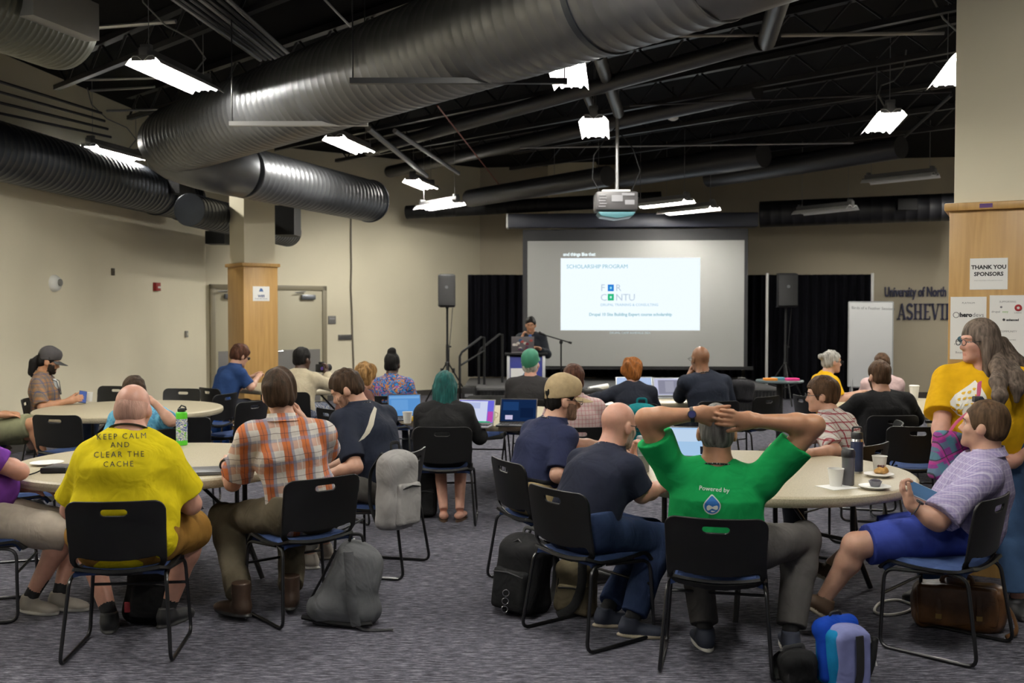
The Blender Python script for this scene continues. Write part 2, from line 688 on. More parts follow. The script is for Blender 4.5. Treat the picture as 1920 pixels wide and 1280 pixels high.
MB().lathe([(.008, 0), (.008, .008)], 10, Ml @ Vector((0, 0, .03)), MW_L.to_3x3().col[2]).build('sensor_eye', M_ink, t)
lx, ly = on_wall(100, 531, MW_L)
t = thing('wall_strobe', 'white round strobe with grey speaker grille on the left wall', 'alarm', MW_L @ Vector((lx, ly, 0)))
nrm = MW_L.to_3x3().col[2]
MB().lathe([(.11, 0), (.11, .03), (.085, .07), (.05, .085), (0, .086)], 24, (0, 0, 0), nrm).build('dome', mat('strobe_white', (0.7, 0.7, 0.66), 0.3), t)
MB().lathe([(.045, .0), (.045, .03), (0, .034)], 20, nrm * .075 + Vector((0, 0, 0.01)), nrm).build('grille', mat('strobe_grey', (0.18, 0.18, 0.17), 0.4), t)
MB().box(Vector((0, .10, .02)) + nrm * .03, (.03, .06, .05)).build('flash_lens', M_white, t, bevel=.005)

t, Ml, w, h = wall_plate('room_sign', 615, 592, 629, 607, MW_A, .02, mat('sign_grey', (0.16, 0.155, 0.15), 0.5), 'square grey wall plate beside the double door', 'sign')
MB().prism([(-w * .7, h * .1), (w * .7, h * .1), (w * .7, h * .5), (-w * .7, h * .5)], .02, .023, Ml).build('label_strip', mat('strip_grey', (0.3, 0.3, 0.3), 0.5), t)
t, Ml, w, h = wall_plate('wall_box', 634, 627, 658, 637, MW_A, .03, mat('box_dark', (0.09, 0.085, 0.08), 0.5), 'long dark wall box beside the hanging cord', 'wall box')
MB().prism([(-w * .8, -h * .5), (w * .8, -h * .5), (w * .8, h * .5), (-w * .8, h * .5)], .03, .034, Ml).build('face_panel', mat('box_dark_face', (0.06, 0.06, 0.06), 0.4), t)
pts = []
for i, (px, py) in enumerate(((657, 400), (657, 450), (658, 500), (657, 540), (659, 590), (660, 630), (662, 680), (662, 740))):
    x, y = on_wall(px, py, MW_A)
    pts.append(MW_A @ Vector((x, y, .02)))
o = MB().tube(pts, .016, 8).build('hanging_cord', mat('cord_grey', (0.14, 0.12, 0.09), 0.5))
tag(o, 'long cord running down the cream wall right of the double door', 'cord')

# wall outlets low behind the left speaker stand
for px in (828, 850):
    t, Ml, w, h = wall_plate('wall_outlet', px - 2.5, 690, px + 2.5, 699, MW_A, .012, mat('outlet_dark', (0.05, 0.045, 0.04), 0.5),
                             'small dark wall outlet low on the cream wall %s of the left speaker stand' % ('left' if px == 828 else 'right'), 'outlet')
    MB().prism([(-w * .5, -h * .6), (w * .5, -h * .6), (w * .5, h * .6), (-w * .5, h * .6)], .012, .015, Ml).build('socket_face', M_ink, t)

# ---------------------------------------------------- columns
def column(name, V, th, w, zw, label):
    """V nearest/left corner of the front face; th: how much the front face turns away to the right"""
    X = Vector((math.cos(th), math.sin(th), 0))
    M = frame_M((V.x, V.y, 0), X, UP)
    # local: x along the face, y up, z towards the room (camera)
    t = thing(name, label, 'column', (0, 0, 0))
    t['kind'] = 'structure'
    MB().prism([(.025, zw - .02), (w - .025, zw - .02), (w - .025, CEIL), (.025, CEIL)], -w + .025, -.025, M).build('painted_shaft', M_wall, t)
    MB().prism([(0, .0), (w, .0), (w, zw - .05), (0, zw - .05)], -w, 0, M).build('wood_panel', M_wood, t, bevel=.004)
    MB().prism([(-.03, zw - .05), (w + .03, zw - .05), (w + .03, zw), (-.03, zw)], -w - .03, .03, M).build('wood_cap', M_wood, t, bevel=.008)
    return M


M_colL = column('pillar', P(457, 585, 14.2), math.radians(40), .528, 2.40, 'cream and maple clad pillar in front of the double door')
M_colR = column('pillar', P(1778, 585, 6.5), math.radians(-27), .66, 2.40, 'cream and maple clad pillar behind the standing woman')
# painted pilaster behind the top of the screen
pl0 = on_wall(1032, 380, MW_B)[0]; pl1 = on_wall(1120, 380, MW_B)[0]
struct(MB().prism([(pl0, 0), (pl1, 0), (pl1, CEIL), (pl0, CEIL)], 0, .45, MW_B).build('wall_pilaster', M_wall), 'cream pilaster above the screen housing')


def poster(name, px0, py0, px1, py1, M, label, z=.002, pin=True):
    x0, y0 = on_wall(px0, py1, M); x1, y1 = on_wall(px1, py0, M)
    t = thing(name, label, 'sign', M @ Vector(((x0 + x1) / 2, (y0 + y1) / 2, z)))
    Ml = M.to_3x3().to_4x4()
    w, h = (x1 - x0) / 2, (y1 - y0) / 2
    MB().prism([(-w, -h), (w, -h), (w, h), (-w, h)], 0, .0015, Ml).build('sheet', M_paper, t)

    def at(u, v, zz=.0022):   # u, v in -1..1
        Q = Ml.copy(); Q.translation = Ml @ Vector((u * w, v * h, zz)); return Q
    return t, at, w, h, Ml


t, at, w, h, Ml = poster('paper_sign', 1818, 483, 1890, 543, M_colR, 'white thank you sign above the two sponsor posters on the maple pillar')
merge_text('lettering', [('THANK YOU', w * .315, at(0, .42), 'CENTER', 1.0, .0014), ('SPONSORS', w * .315, at(0, -.02), 'CENTER', 1.0, .0012)], M_ink, t)
merge_text('small_print', [('Drupal Camp Asheville is made possible by our sponsors', w * .065, at(0, -.42))], M_inkgrey, t)
t, at, w, h, Ml = poster('sponsor_poster', 1781, 556, 1850, 673, M_colR, 'white sponsor poster nearest the pillar edge, behind the standing woman')
merge_text('lettering', [('PLATINUM', w * .15, at(0, .80)), ('GOLD', w * .13, at(0, -.17)), ('Palantir', w * .16, at(-.52, -.52)), ('Bounteous', w * .18, at(-.3, -.78))], M_inkgrey, t)
merge_text('logo_name', [('hero', w * .36, at(-.48, .42), 'LEFT', 1.0, .002)], M_ink, t)
merge_text('logo_name', [('devs', w * .36, at(.22, .42), 'LEFT')], M_inkgrey, t)
MB().tube([at(-.68, .42) @ Vector((.16 * w * math.cos(a), .16 * w * math.sin(a), 0)) for a in np.linspace(0, 2 * PI, 25)[:-1]], .0022, 6, closed=True).build('logo_ring', M_inkgrey, t)
MB().lathe([(.17 * w, 0), (.17 * w, .001)], 20, at(-.42, -.35).translation, Ml.to_3x3().col[2]).build('logo_disc', mat('logo_teal', (0.05, 0.13, 0.18), 0.7), t)
t, at, w, h, Ml = poster('sponsor_poster', 1854, 553, 1932, 676, M_colR, 'white sponsor poster farther from the pillar edge, beside the hair of the standing woman')
merge_text('lettering', [('SUPPORTING', w * .14, at(-.1, .80)), ('COMMUNITY', w * .14, at(-.05, -.10)), ('Lullabot', w * .11, at(.4, .47)), ('Mediacurrent', w * .12, at(0, -.35))], M_inkgrey, t)
merge_text('logo_name', [('drupal', w * .17, at(-.9, .50), 'LEFT')], M_inkgrey, t)
merge_text('logo_name', [('easy', w * .17, at(-.36, .50), 'LEFT')], mat('ink_green', (0.20, 0.42, 0.10), 0.7), t)
merge_text('logo_name', [('\u25cf enhanced', w * .16, at(.05, .25), 'CENTER', 1.0, .001)], M_ink, t)
MB().tube([at(.42, .62) @ Vector((.13 * w * math.cos(a), .13 * w * math.sin(a), 0)) for a in np.linspace(0, 2 * PI, 25)[:-1]], .007, 6, closed=True, ).build('logo_ring', mat('logo_red', (0.40, 0.03, 0.04), 0.6), t)
MB().lathe([(.06 * w, 0), (.06 * w, .001)], 16, at(-.42, .64).translation, Ml.to_3x3().col[2]).build('logo_disc', M_inkgrey, t)
x0, y0 = on_wall(1837, 383, M_colR)
o = MB().prism([(x0, 2.362), (x0 + .075, 2.362), (x0 + .075, 2.388), (x0, 2.388)], .03, .032, M_colR).build('tape_strip', mat('purple_tape', (0.09, 0.03, 0.16), 0.5))
tag(o, 'short strip of purple tape on the cap of the maple pillar', 'tape')
t, at, w, h, Ml = poster('paper_sign', 474, 537, 505, 564, M_colL, 'small white notice taped to the pillar by the double door')
MB().prism([(-.3, -.1), (.3, -.1), (.15, .25), (-.1, .32), (-.2, .15)], 0, .0008, at(0, .4, .002) @ Matrix.Diagonal((w * .9, w * .9, 1, 1))).build('emblem', mat('emblem_blue', (0.06, 0.13, 0.32), 0.7), t)
merge_text('lettering', [('WIFI', w * .4, at(0, -.35), 'CENTER', 1, .002), ('Drupal Camp Asheville', w * .16, at(0, -.68))], mat('ink_blue', (0.07, 0.10, 0.22), 0.7), t)

# raised lettering on the back wall
M_navy = mat('letter_navy', (0.018, 0.020, 0.060), 0.45)
MB_ = MW_B
def serif_word(word, cap, x, y, depth=.04):
    """block capitals with slab feet on the wall frame, left aligned at x, baseline y"""
    MQ = MW_B @ Matrix.Translation((x, 0, 0)) @ Matrix.Diagonal((.61, 1, 1, 1)) @ Matrix.Translation((-x, 0, 0))
    bm = MB(); s = cap; th = .16 * s; tn = .07 * s
    def bar(x0, y0, x1, y1, wd):
        a = Vector((x0, y0)); b = Vector((x1, y1)); d = (b - a).normalized(); n = Vector((-d.y, d.x)) * wd / 2
        bm.prism([tuple(a - n), tuple(b - n), tuple(b + n), tuple(a + n)], 0.0, depth, MQ)
    def foot(cx, cy, wd):
        bm.prism([(cx - wd / 2, cy), (cx + wd / 2, cy), (cx + wd / 2, cy + tn), (cx - wd / 2, cy + tn)], 0.0, depth, MQ)
    for ch in word:
        if ch == 'A':
            W = .85 * s; bar(x + .12 * s, y, x + W / 2, y + s, tn); bar(x + W / 2, y + s, x + W - .12 * s, y, th); bar(x + .25 * s, y + .33 * s, x + .62 * s, y + .33 * s, tn)
            foot(x + .12 * s, y, .3 * s); foot(x + W - .12 * s, y, .34 * s)
        elif ch == 'S':
            W = .6 * s
            pts = [(x + W * (.5 + .42 * math.cos(a)), y + s * .74 + s * .22 * math.sin(a)) for a in np.linspace(.3, PI * 1.3, 9)] + [(x + W * (.5 + .42 * math.cos(a)), y + s * .26 + s * .22 * math.sin(a)) for a in np.linspace(PI * .3, -PI * .9, 9)]
            for p, q in zip(pts, pts[1:]): bar(p[0], p[1], q[0], q[1], th * .9)
        elif ch in 'HNIVEL':
            if ch == 'I': W = .4 * s
            elif ch == 'V': W = .85 * s
            elif ch == 'H': W = .9 * s
            else: W = .68 * s
            if ch == 'V':
                bar(x + .12 * s, y + s, x + W / 2, y, th); bar(x + W / 2, y, x + W - .12 * s, y + s, tn)
                foot(x + .12 * s, y + s - tn, .34 * s); foot(x + W - .12 * s, y + s - tn, .3 * s)
            else:
                sx = x + (W / 2 if ch == 'I' else .2 * s)
                bar(sx, y, sx, y + s, th); foot(sx, y, .34 * s); foot(sx, y + s - tn, .34 * s)
                if ch == 'H':
                    bar(x + W - .2 * s, y, x + W - .2 * s, y + s, th); foot(x + W - .2 * s, y, .34 * s); foot(x + W - .2 * s, y + s - tn, .34 * s)
                    bar(sx, y + .5 * s, x + W - .2 * s, y + .5 * s, tn)
                if ch == 'E':
                    bar(sx, y + tn / 2, x + W - .03 * s, y + tn / 2, tn); bar(sx, y + s - tn / 2, x + W - .06 * s, y + s - tn / 2, tn); bar(sx, y + .5 * s, x + W - .15 * s, y + .5 * s, tn)
                    bar(x + W - .04 * s, y, x + W - .04 * s, y + .22 * s, tn); bar(x + W - .06 * s, y + .8 * s, x + W - .06 * s, y + s, tn)
                if ch == 'L':
                    bar(sx, y + tn / 2, x + W - .03 * s, y + tn / 2, tn); bar(x + W - .04 * s, y, x + W - .04 * s, y + .25 * s, tn)
        x += W + .06 * s
    return bm


x0, y0 = on_wall(1682, 599, MW_B); x1, y1 = on_wall(1720, 569, MW_B)
t = thing('wall_lettering', 'raised navy capital lettering under the smaller line on the taupe back wall', 'lettering', (0, 0, 0))
serif_word('ASHEVILLE', y1 - y0, x0, y0).build('letters', M_navy, t)
x0, y0 = on_wall(1658, 548, MW_B)
t = thing('wall_lettering', 'smaller raised navy upper line of lettering on the taupe back wall', 'lettering', (0, 0, 0))
Q = MW_B.copy(); Q.translation = MW_B @ Vector((x0, y0, .02))
o = text('letters', 'University of North Carolina', .27, M_navy, Q, t, extrude=.02, align='LEFT', wx=.54, bold=.006)

# ---------------------------------------------------- stage, drapes, screen
st = thing('stage_platform', 'low black stage platform under the projection screen', 'stage', (0, 0, 0))
sx0 = P(868, 700, 17.2).x; sx1 = 4.6
MB().box(((sx0 + sx1) / 2, 18.5, .37), (sx1 - sx0, 2.6, .06)).build('deck', mat('stage_deck', (0.05, 0.05, 0.052), 0.6, var=.2), st, bevel=.005)
nfold = 90
MB().grid(lambda u, v: (sx0 + (sx1 - sx0) * u, 17.2 + .012 * math.sin(u * nfold * 2 * PI), .345 * v), 540, 2, .01).build('skirt', mat('skirt_black', (0.012, 0.012, 0.014), 0.9), st)
MB().box(((sx0 + sx1) / 2, 17.19, .375), (sx1 - sx0, .02, .03)).build('edge_trim', mat('edge_alu', (0.22, 0.22, 0.22), 0.4, metal=.8), st)
MB().box(((sx0 + sx1) / 2, 18.5, .17), (sx1 - sx0 - .3, 2.2, .33)).build('platform_frame', M_black, st)

# stair rail at the left of the stage
rl = thing('stair_rail', 'black tube handrail at the left end of the stage', 'railing', (0, 0, 0))
p = [P(862, 706, 17.6), P(862, 668, 17.6), P(866, 660, 17.6), P(902, 632, 17.9), P(908, 632, 18.0), P(908, 716, 18.0)]
MB().tube(p, .022, 8).build('top_rail', M_black, rl)
MB().tube([P(863, 685, 17.6), P(908, 657, 18.0)], .018, 8).build('mid_rail', M_black, rl)
q = [v + Vector((.32, .5, .04)) for v in p]
MB().tube(q, .022, 8).build('top_rail', M_black, rl)
for b_ in (p[0], p[-1]):
    MB().cyl((b_.x, b_.y, 0.0), (b_.x, b_.y, b_.z + .02), .022, n=8).build('rail_post', M_black, rl)
for b_ in (q[0], q[-1]):
    MB().cyl((b_.x, b_.y, 0.0), (b_.x, b_.y, b_.z + .02), .022, n=8).build('rail_post', M_black, rl)

M_drape = cloth('drape_black', (0.0035, 0.0035, 0.005), .95, .3)
M_drape.node_tree.nodes['Principled BSDF'].inputs['Specular IOR Level'].default_value = .03


def drape(a, b, z0, z1, label, amp=.05, per=.17):
    a = Vector(a); b = Vector(b); L = (b - a).length; X = (b - a) / L; N = Vector((-X.y, X.x, 0))
    rnd = random.Random(int(L * 1000)); ph = rnd.random() * 6

    def fn(u, v):
        s = u * L
        o_ = amp * math.sin(2 * PI * s / per + ph + .7 * math.sin(3.1 * s)) * (.65 + .35 * (1 - v)) + .02 * math.sin(5 * s + 2 * v)
        p_ = a + X * s + N * o_
        return (p_.x, p_.y, z0 + (z1 - z0) * v)
    o = MB().grid(fn, max(60, int(L / per * 14)), 6, .006).build('stage_drape', M_drape)
    return tag(o, label, 'curtain', 'black drapes behind the stage')


zt = 1.7 + 70 * 20.0 / 1880
drape(P(877, 600, 20.0).xy.to_3d(), P(998, 600, 20.0).xy.to_3d(), .41, zt, 'black pleated drape left of the projection screen')
drape(P(1003, 600, 20.0).xy.to_3d(), P(1392, 600, 19.75).xy.to_3d(), .41, zt, 'black pleated drape seen below the projection screen')
drape(P(1398, 600, 19.6).xy.to_3d(), P(1634, 600, 19.3).xy.to_3d(), .02, 1.7 + 70 * 19.5 / 1880, 'black pleated drape right of the projection screen')
M_pole = mat('drape_pole', (0.55, 0.55, 0.55), 0.35, metal=.4)
for px, yy, lb in ((1438, 19.1, 'thin white drape pole just right of the projection screen'), (1635, 19.0, 'thin white drape pole behind the whiteboard')):
    t = thing('drape_pole', lb, 'pole', P(px, 600, yy).xy.to_3d(), group=None)
    MB().cyl((0, 0, .02), (0, 0, 1.7 + 73 * yy / 1880), .028, n=12).build('upright', M_pole, t)
    MB().box((0, 0, .012), (.4, .4, .02)).build('base_plate', M_black, t)

# screen
scr = thing('projection_screen', 'large pull down projection screen showing a bright slide', 'screen', (0, 0, 0))
A = P(987, 690, 19.0); B = P(1397, 690, 18.75)
MS = frame_M((A.x, A.y, 0), Vector((B.x - A.x, B.y - A.y, 0)), UP)
def sxy(px, py): return on_wall(px, py, MS)
def srect(px0, py0, px1, py1):
    x0, y0 = sxy(px0, py1); x1, y1 = sxy(px1, py0); return x0, y0, x1, y1
def quad(r): return [(r[0], r[1]), (r[2], r[1]), (r[2], r[3]), (r[0], r[3])]
r = srect(980, 428, 1403, 690)
MB().prism(quad(r), -.02, -.004, MS).build('black_border', mat('screen_border', (0.008, 0.008, 0.01), 0.7), scr)
r = srect(989, 450, 1396, 687)
MB().prism(quad(r), -.004, 0, MS).build('screen_fabric', mat('screen_white', (0.25, 0.25, 0.245), 0.85), scr)
r = srect(992, 687, 1412, 692)
MB().prism(quad(r), -.03, .02, MS).build('weight_bar', M_black, scr)
r = srect(953, 399, 1420, 428)
hs = MB().prism(quad(r), -.17, .14, MS).build('housing', mat('housing_dark', (0.016, 0.019, 0.035), 0.45), scr, bevel=.02)
MB().prism([(r[0] - .03, r[1]), (r[0], r[1]), (r[0], r[3]), (r[0] - .03, r[3])], -.17, .14, MS).build('end_cap', M_white, scr)
E_slide = emat('slide_light', (0.86, 0.95, 1.0), 1.05)
r = srect(1051, 483, 1313, 619)
sl = MB().prism(quad(r), .0, .002, MS).build('projected_slide', E_slide, scr)
def sat(px, py, z=.004):
    x, y = sxy(px, py); Q = MS.copy(); Q.translation = MS @ Vector((x, y, z)); return Q
pm = 19.0 / 1880
def slide_text(nm, body, px, py, cap, col, align='LEFT', bold=0.0, spacing=1.0):
    m = emat(nm, col, 1.0)
    me = text_mesh(body, cap * pm / .72, .0004, align, spacing, 1.0, bold, 2)
    me.transform(sat(px, py)); me.materials.clear(); me.materials.append(m); me.name = 'slide_text'
    return link('slide_text', me, sl)
slide_text('slide_caption', 'and things like that', 1056, 477, 6.2, (0.85, 0.95, 0.97), 'LEFT', .004, .93)
slide_text('slide_title', 'SCHOLARSHIP PROGRAM', 1062, 500, 7.5, (0.22, 0.50, 0.60), 'LEFT', .006, .95)
slide_text('slide_logo', 'F', 1126, 540, 13, (0.50, 0.60, 0.70))
slide_text('slide_logo', 'R', 1154, 540, 13, (0.50, 0.60, 0.70))
slide_text('slide_logo', 'C', 1125.5, 558, 13, (0.50, 0.60, 0.70))
slide_text('slide_logo', 'NTU', 1154, 558, 13, (0.50, 0.60, 0.70), 'LEFT', 0, .95)
slide_text('slide_tag', 'DRUPAL TRAINING & CONSULTING', 1126, 571.5, 4.75, (0.42, 0.62, 0.76), 'LEFT', .001, 1.0)
slide_text('slide_line', 'Drupal 10 Site Building Expert course scholarship', 1182, 589.5, 5.65, (0.28, 0.52, 0.60), 'CENTER', .002, .98)
slide_text('slide_foot', 'DRUPAL CAMP ASHEVILLE 2024', 1181, 624, 3.9, (0.55, 0.66, 0.70), 'CENTER', .001, 1.0)
for (cy, colr) in ((539.5, (0.02, 0.22, 0.68)), (557, (0.02, 0.50, 0.22))):
    o_ = MB()
    a_ = srect(1139.5, cy - 6.3, 1151, cy + 6.3)
    o_.prism(quad(a_), .003, .0045, MS).build('slide_square', emat('sq%d' % cy, colr, 1.0), sl)
    a_ = srect(1143.5, cy - 2.2, 1147, cy + 2.2)
    MB().prism(quad(a_), .0046, .005, MS).build('slide_square', emat('sqc%d' % cy, (0.3, 0.75, 0.9) if cy < 550 else (0.55, 0.9, 0.8), 1.0), sl)

# projector on its ceiling pole
pr = thing('projector', 'grey ceiling projector hanging on a pole in front of the screen', 'projector', P(1154, 378, 13.0))
MB().box((0, 0, -.01), (.54, .42, .24)).build('body', mat('projector_grey', (0.06, 0.058, 0.062), 0.5), pr, bevel=.03)
MB().prism([(-.24, -.02), (.24, -.02), (.20, -.07), (0, -.10), (-.20, -.07)], -.2, .2, Matrix.Translation((0, 0, -.13)) @ Matrix.Rotation(PI / 2, 4, 'X')).build('lower_tray', mat('tray_cyan', (0.10, 0.24, 0.28), 0.3), pr, bevel=.008)
rp = MB()
for i in range(5):
    rp.box((-.19 + .012 * (i % 2), -.213, .06 - .035 * i), (.09, .01, .012))
rp.box((.0, -.213, .02), (.14, .01, .08)); rp.box((.16, -.213, -.03), (.12, .01, .06)); rp.box((.14, -.213, .07), (.16, .01, .03))
rp.build('port_panel', mat('ports_light', (0.26, 0.26, 0.28), 0.4), pr)
MB().box((0, 0, .13), (.36, .2, .03)).build('mount_plate', M_white, pr, bevel=.006)
MB().cyl((0.02, 0, .14), (0.02, 0, CEIL - P(1154, 378, 13.0).z), .022, n=12).build('mount_pole', M_grey, pr)
MB().lathe([(.06, 0), (.065, .05), (.05, .06)], 20, (.12, .2, 0), (0, 1, 0)).build('lens', mat('lens_glass', (0.02, 0.03, 0.05), 0.1), pr)
pts = [Vector((-.2, 0, .12)), Vector((-.3, .02, .3)), Vector((-.28, .03, .6)), Vector((-.1, .02, .85)), Vector((.0, .02, .95))]
MB().tube(pts, .008, 6).build('cable', M_black, pr)
MB().tube([Vector((.2, 0, .12)), Vector((.32, .02, .4)), Vector((.22, .03, .7)), Vector((.04, .02, .9))], .008, 6).build('cable', M_black, pr)

# ---------------------------------------------------- hanging lights
E_tube = emat('tube_light', LAMP_COL, LAMP_W)
M_refl = mat('reflector_white', (0.80, 0.80, 0.78), 0.35)
M_reflm = mat('housing_grey', (0.10, 0.10, 0.105), 0.5)
M_tube_off = mat('tube_off', (0.6, 0.6, 0.58), 0.3)
LZ = 3.9


def light_fixture(px, py, yaw, label, lit=True, cord=None, z=LZ, world_xy=None, group='lit ceiling lights'):
    p = Zp(px, py, z) if world_xy is None else Vector((world_xy[0], world_xy[1], z))
    t = thing('ceiling_light', label, 'ceiling light', p, math.radians(yaw), group)
    L = 1.2
    hb = MB().box((0, 0, .055), (.085, L, .07)).box((0, L / 2 - .06, .10), (.10, .05, .05)).box((0, -L / 2 + .06, .10), (.10, .05, .05))
    hb.build('housing', M_reflm, t, bevel=.006)
    prof = [(-.17, -.055), (-.13, -.01), (-.09, .016), (-.05, .012), (-.02, -.012), (0, -.03), (.02, -.012), (.05, .012), (.09, .016), (.13, -.01), (.17, -.055)]
    def fn(u, v):
        k = u * (len(prof) - 1); i = min(int(k), len(prof) - 2); f_ = k - i
        x = prof[i][0] * (1 - f_) + prof[i + 1][0] * f_; zz = prof[i][1] * (1 - f_) + prof[i + 1][1] * f_
        return (x, (v - .5) * L, zz)
    MB().grid(fn, len(prof) - 1, 1, .004).build('reflector', M_refl, t)
    for sx in (-.088, .088):
        MB().cyl((sx, -L / 2 + .02, -.022), (sx, L / 2 - .02, -.022), .016, n=8).build('tube', E_tube if lit else M_tube_off, t)
    for e in (-1, 1):
        MB().box((0, e * (L / 2 - .008), .0), (.22, .012, .05)).build('end_bracket', M_reflm, t, bevel=.003)
        MB().cyl((0, e * (L / 2 - .1), .09), (0, e * (L / 2 - .1), CEIL - z), .004, n=6).build('suspension_wire', M_grey, t)
    if cord:
        MB().tube([Vector(q) for q in cord], .009, 6).build('power_cord', mat('cord_pale', (0.18, 0.18, 0.18), 0.5), t)
    return t


whip = [(.02, .3, .09), (.10, .35, .22), (.05, .2, .36), (-.12, .0, .45), (-.25, -.15, .62), (-.28, -.2, .84)]
light_fixture(333, 138, -10, 'lit ceiling light left of the big duct and nearest to it', cord=whip)
light_fixture(216, 284, -12, 'lit ceiling light beside the left wall duct', cord=whip)
light_fixture(660, 268, -12, 'lit ceiling light under the middle of the big duct', cord=None)
light_fixture(792, 343, -12, 'lit ceiling light beyond the short side duct', cord=None)
light_fixture(823, 383, 36, 'lit ceiling light left of the screen housing', z=3.56)
light_fixture(1066, 131, -6, 'lit ceiling light close beside the upper end of the big duct', cord=None)
light_fixture(1115, 236, -6, 'lit ceiling light above the projector', cord=None)
light_fixture(1655, 226, -12, 'lit ceiling light hanging left of the maple pillar', cord=[(a * -1, -b, c_) for a, b, c_ in whip])
light_fixture(1795, 128, -14, 'lit ceiling light half hidden behind the top of the maple pillar', cord=whip)
light_fixture(1241, 379, 39, 'lit ceiling light right of the projector', z=3.56)
light_fixture(1290, 392, 39, 'lit ceiling light seen edge on above the screen housing', z=3.5)
light_fixture(598, 430, 39, 'lit ceiling light half hidden under the short side duct', z=3.35)
light_fixture(1080, 343, 45, 'unlit ceiling light left of the projector pole', lit=False, group='unlit ceiling lights')
light_fixture(1687, 332, 42, 'unlit ceiling light right of the projector, higher of the pair by the taupe wall', lit=False, group='unlit ceiling lights')
light_fixture(1546, 392, 33, 'unlit ceiling light over the taupe back wall, lower of the pair', z=3.5, lit=False, group='unlit ceiling lights')
for k, (x, y) in enumerate(((-3.7, 5.3), (0.0, 5.0), (2.2, 3.4), (-.8, .9), (6.9, 9.6), (7.3, 13.5), (8.3, 17.2), (-5.6, 7.6), (-6.2, 4.0))):  # unseen fixtures: some carry on the rows, others added to brighten the walls
    light_fixture(0, 0, -9, 'lit ceiling light outside the picture over the near tables', world_xy=(x, y), group='lit ceiling lights outside the picture')

# ---------------------------------------------------- ducts, pipes, joists
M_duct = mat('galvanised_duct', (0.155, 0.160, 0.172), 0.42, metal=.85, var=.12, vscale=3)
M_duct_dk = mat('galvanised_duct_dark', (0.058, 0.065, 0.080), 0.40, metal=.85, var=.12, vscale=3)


def spiral(mb, a, b, r0, r1, rib=.12, n=40, amp=.007, cap0=True, cap1=True):
    a = Vector(a); b = Vector(b); L = (b - a).length
    d = (b - a) / L; k = int(L / rib)
    prof = []
    for i in range(k + 1):
        z = i * rib
        for dz_, h_ in ((0, 0), (.008, amp), (.018, amp), (.026, 0)):
            if z + dz_ < L:
                prof.append((r0 + (r1 - r0) * (z + dz_) / L + h_, z + dz_))
    prof.append((r1, L))
    if not cap0:
        pass
    mb.lathe(prof, n, a, d)
    return mb


bd = thing('main_duct', 'large spiral metal duct crossing the ceiling diagonally to an elbow and side run', 'duct', (0, 0, 0))
hz = 3.78
A0 = Zp(1352, -92, hz); A1 = Zp(427, 226, hz); A2 = Zp(330, 262, hz)
spiral(MB(), A0, A2, .40, .40, .115, 48, .0035).build('duct_run', M_duct, bd)
D0 = Zp(455, 322, 3.44); D1 = Zp(694, 377, 3.44)
# elbow
e0 = A2; dirA = (A2 - A0).normalized(); dirB = (D1 - D0).normalized()
pts = []
p0 = A2; p3 = D0
for i in range(9):
    t_ = i / 8
    c1 = p0 + dirA * .75; c2 = p3 - dirB * .6
    pts.append(p0 * (1 - t_) ** 3 + c1 * 3 * t_ * (1 - t_) ** 2 + c2 * 3 * t_ * t_ * (1 - t_) + p3 * t_ ** 3)
MB().tube(pts, [.40 + (.32 - .40) * i / 8 for i in range(9)], 40).build('elbow', M_duct, bd)
spiral(MB(), D0, D1, .32, .32, .115, 40, .004).build('duct_run', M_duct, bd)
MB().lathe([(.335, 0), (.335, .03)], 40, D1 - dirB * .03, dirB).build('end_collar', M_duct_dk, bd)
MB().lathe([(.412, 0), (.412, .05)], 48, A0 + dirA * .9, dirA).build('seam_band', M_duct_dk, bd)
e_ = A0 - dirA * .01
MB().tube([A0, A0 - dirA * .35, A0 - dirA * .62 + Vector((0, 0, .18))], [.40, .40, .37], 12).build('end_elbow', M_duct, bd)
# flat hanger straps under the big duct
for px, py, n_ in ((560, 232, 0), (860, 152, 1)):
    c_ = Zp(px, py, 3.40)
    s_ = thing('duct_hanger', 'flat bar hanger under the big duct, %s' % ('pale one farther along' if n_ == 0 else 'dark one nearer the screen light'), 'hanger', c_)
    m_ = mat('hanger_pale', (0.55, 0.55, 0.55), .5) if n_ == 0 else M_steel_dark
    MB().box((0, 0, 0), (1.25 if n_ == 0 else 1.6, .05, .04)).build('cross_bar', m_, s_)
    for e in (-1, 1):
        MB().cyl((e * (.6 if n_ == 0 else .78), 0, 0), (e * (.6 if n_ == 0 else .78), 0, CEIL - 3.40), .006, n=6).build('rod', M_steel_dark, s_)

wd = thing('wall_duct', 'long dark spiral duct running along the top of the left wall', 'duct', (0, 0, 0))
W0 = Zp(-60, 268, 3.5); W1 = Zp(345, 374, 3.5); 
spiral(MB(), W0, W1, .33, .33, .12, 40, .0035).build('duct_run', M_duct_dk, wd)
dW = (W1 - W0).normalized()
MB().lathe([(.35, 0), (.35, .06)], 40, W1 - dW * .06, dW).build('end_collar', M_duct_dk, wd)
MB().lathe([(.33, 0), (.30, .18), (.18, .28), (0, .30)], 40, W1, dW).build('end_cap', M_duct_dk, wd)
MB().box(W1 - dW * .9 + Vector((.28, 0, .1)), (.3, .7, .3)).build('grille_box', M_black, wd)
MB().lathe([(.345, 0), (.345, .05)], 40, W0 + dW * 4.4, dW).build('seam_band', M_duct_dk, wd)
w2 = thing('branch_duct', 'smaller dark duct behind the cream pillar by the corner', 'duct', (0, 0, 0))
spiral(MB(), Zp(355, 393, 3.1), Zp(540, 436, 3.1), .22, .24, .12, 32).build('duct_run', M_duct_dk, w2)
MB().box(Zp(408, 446, 2.86), (.30, .30, .2)).build('grille_box', M_black, w2)
MB().box(Zp(540, 415, 3.12), (.3, .5, .45)).build('grille_box', M_black, w2)

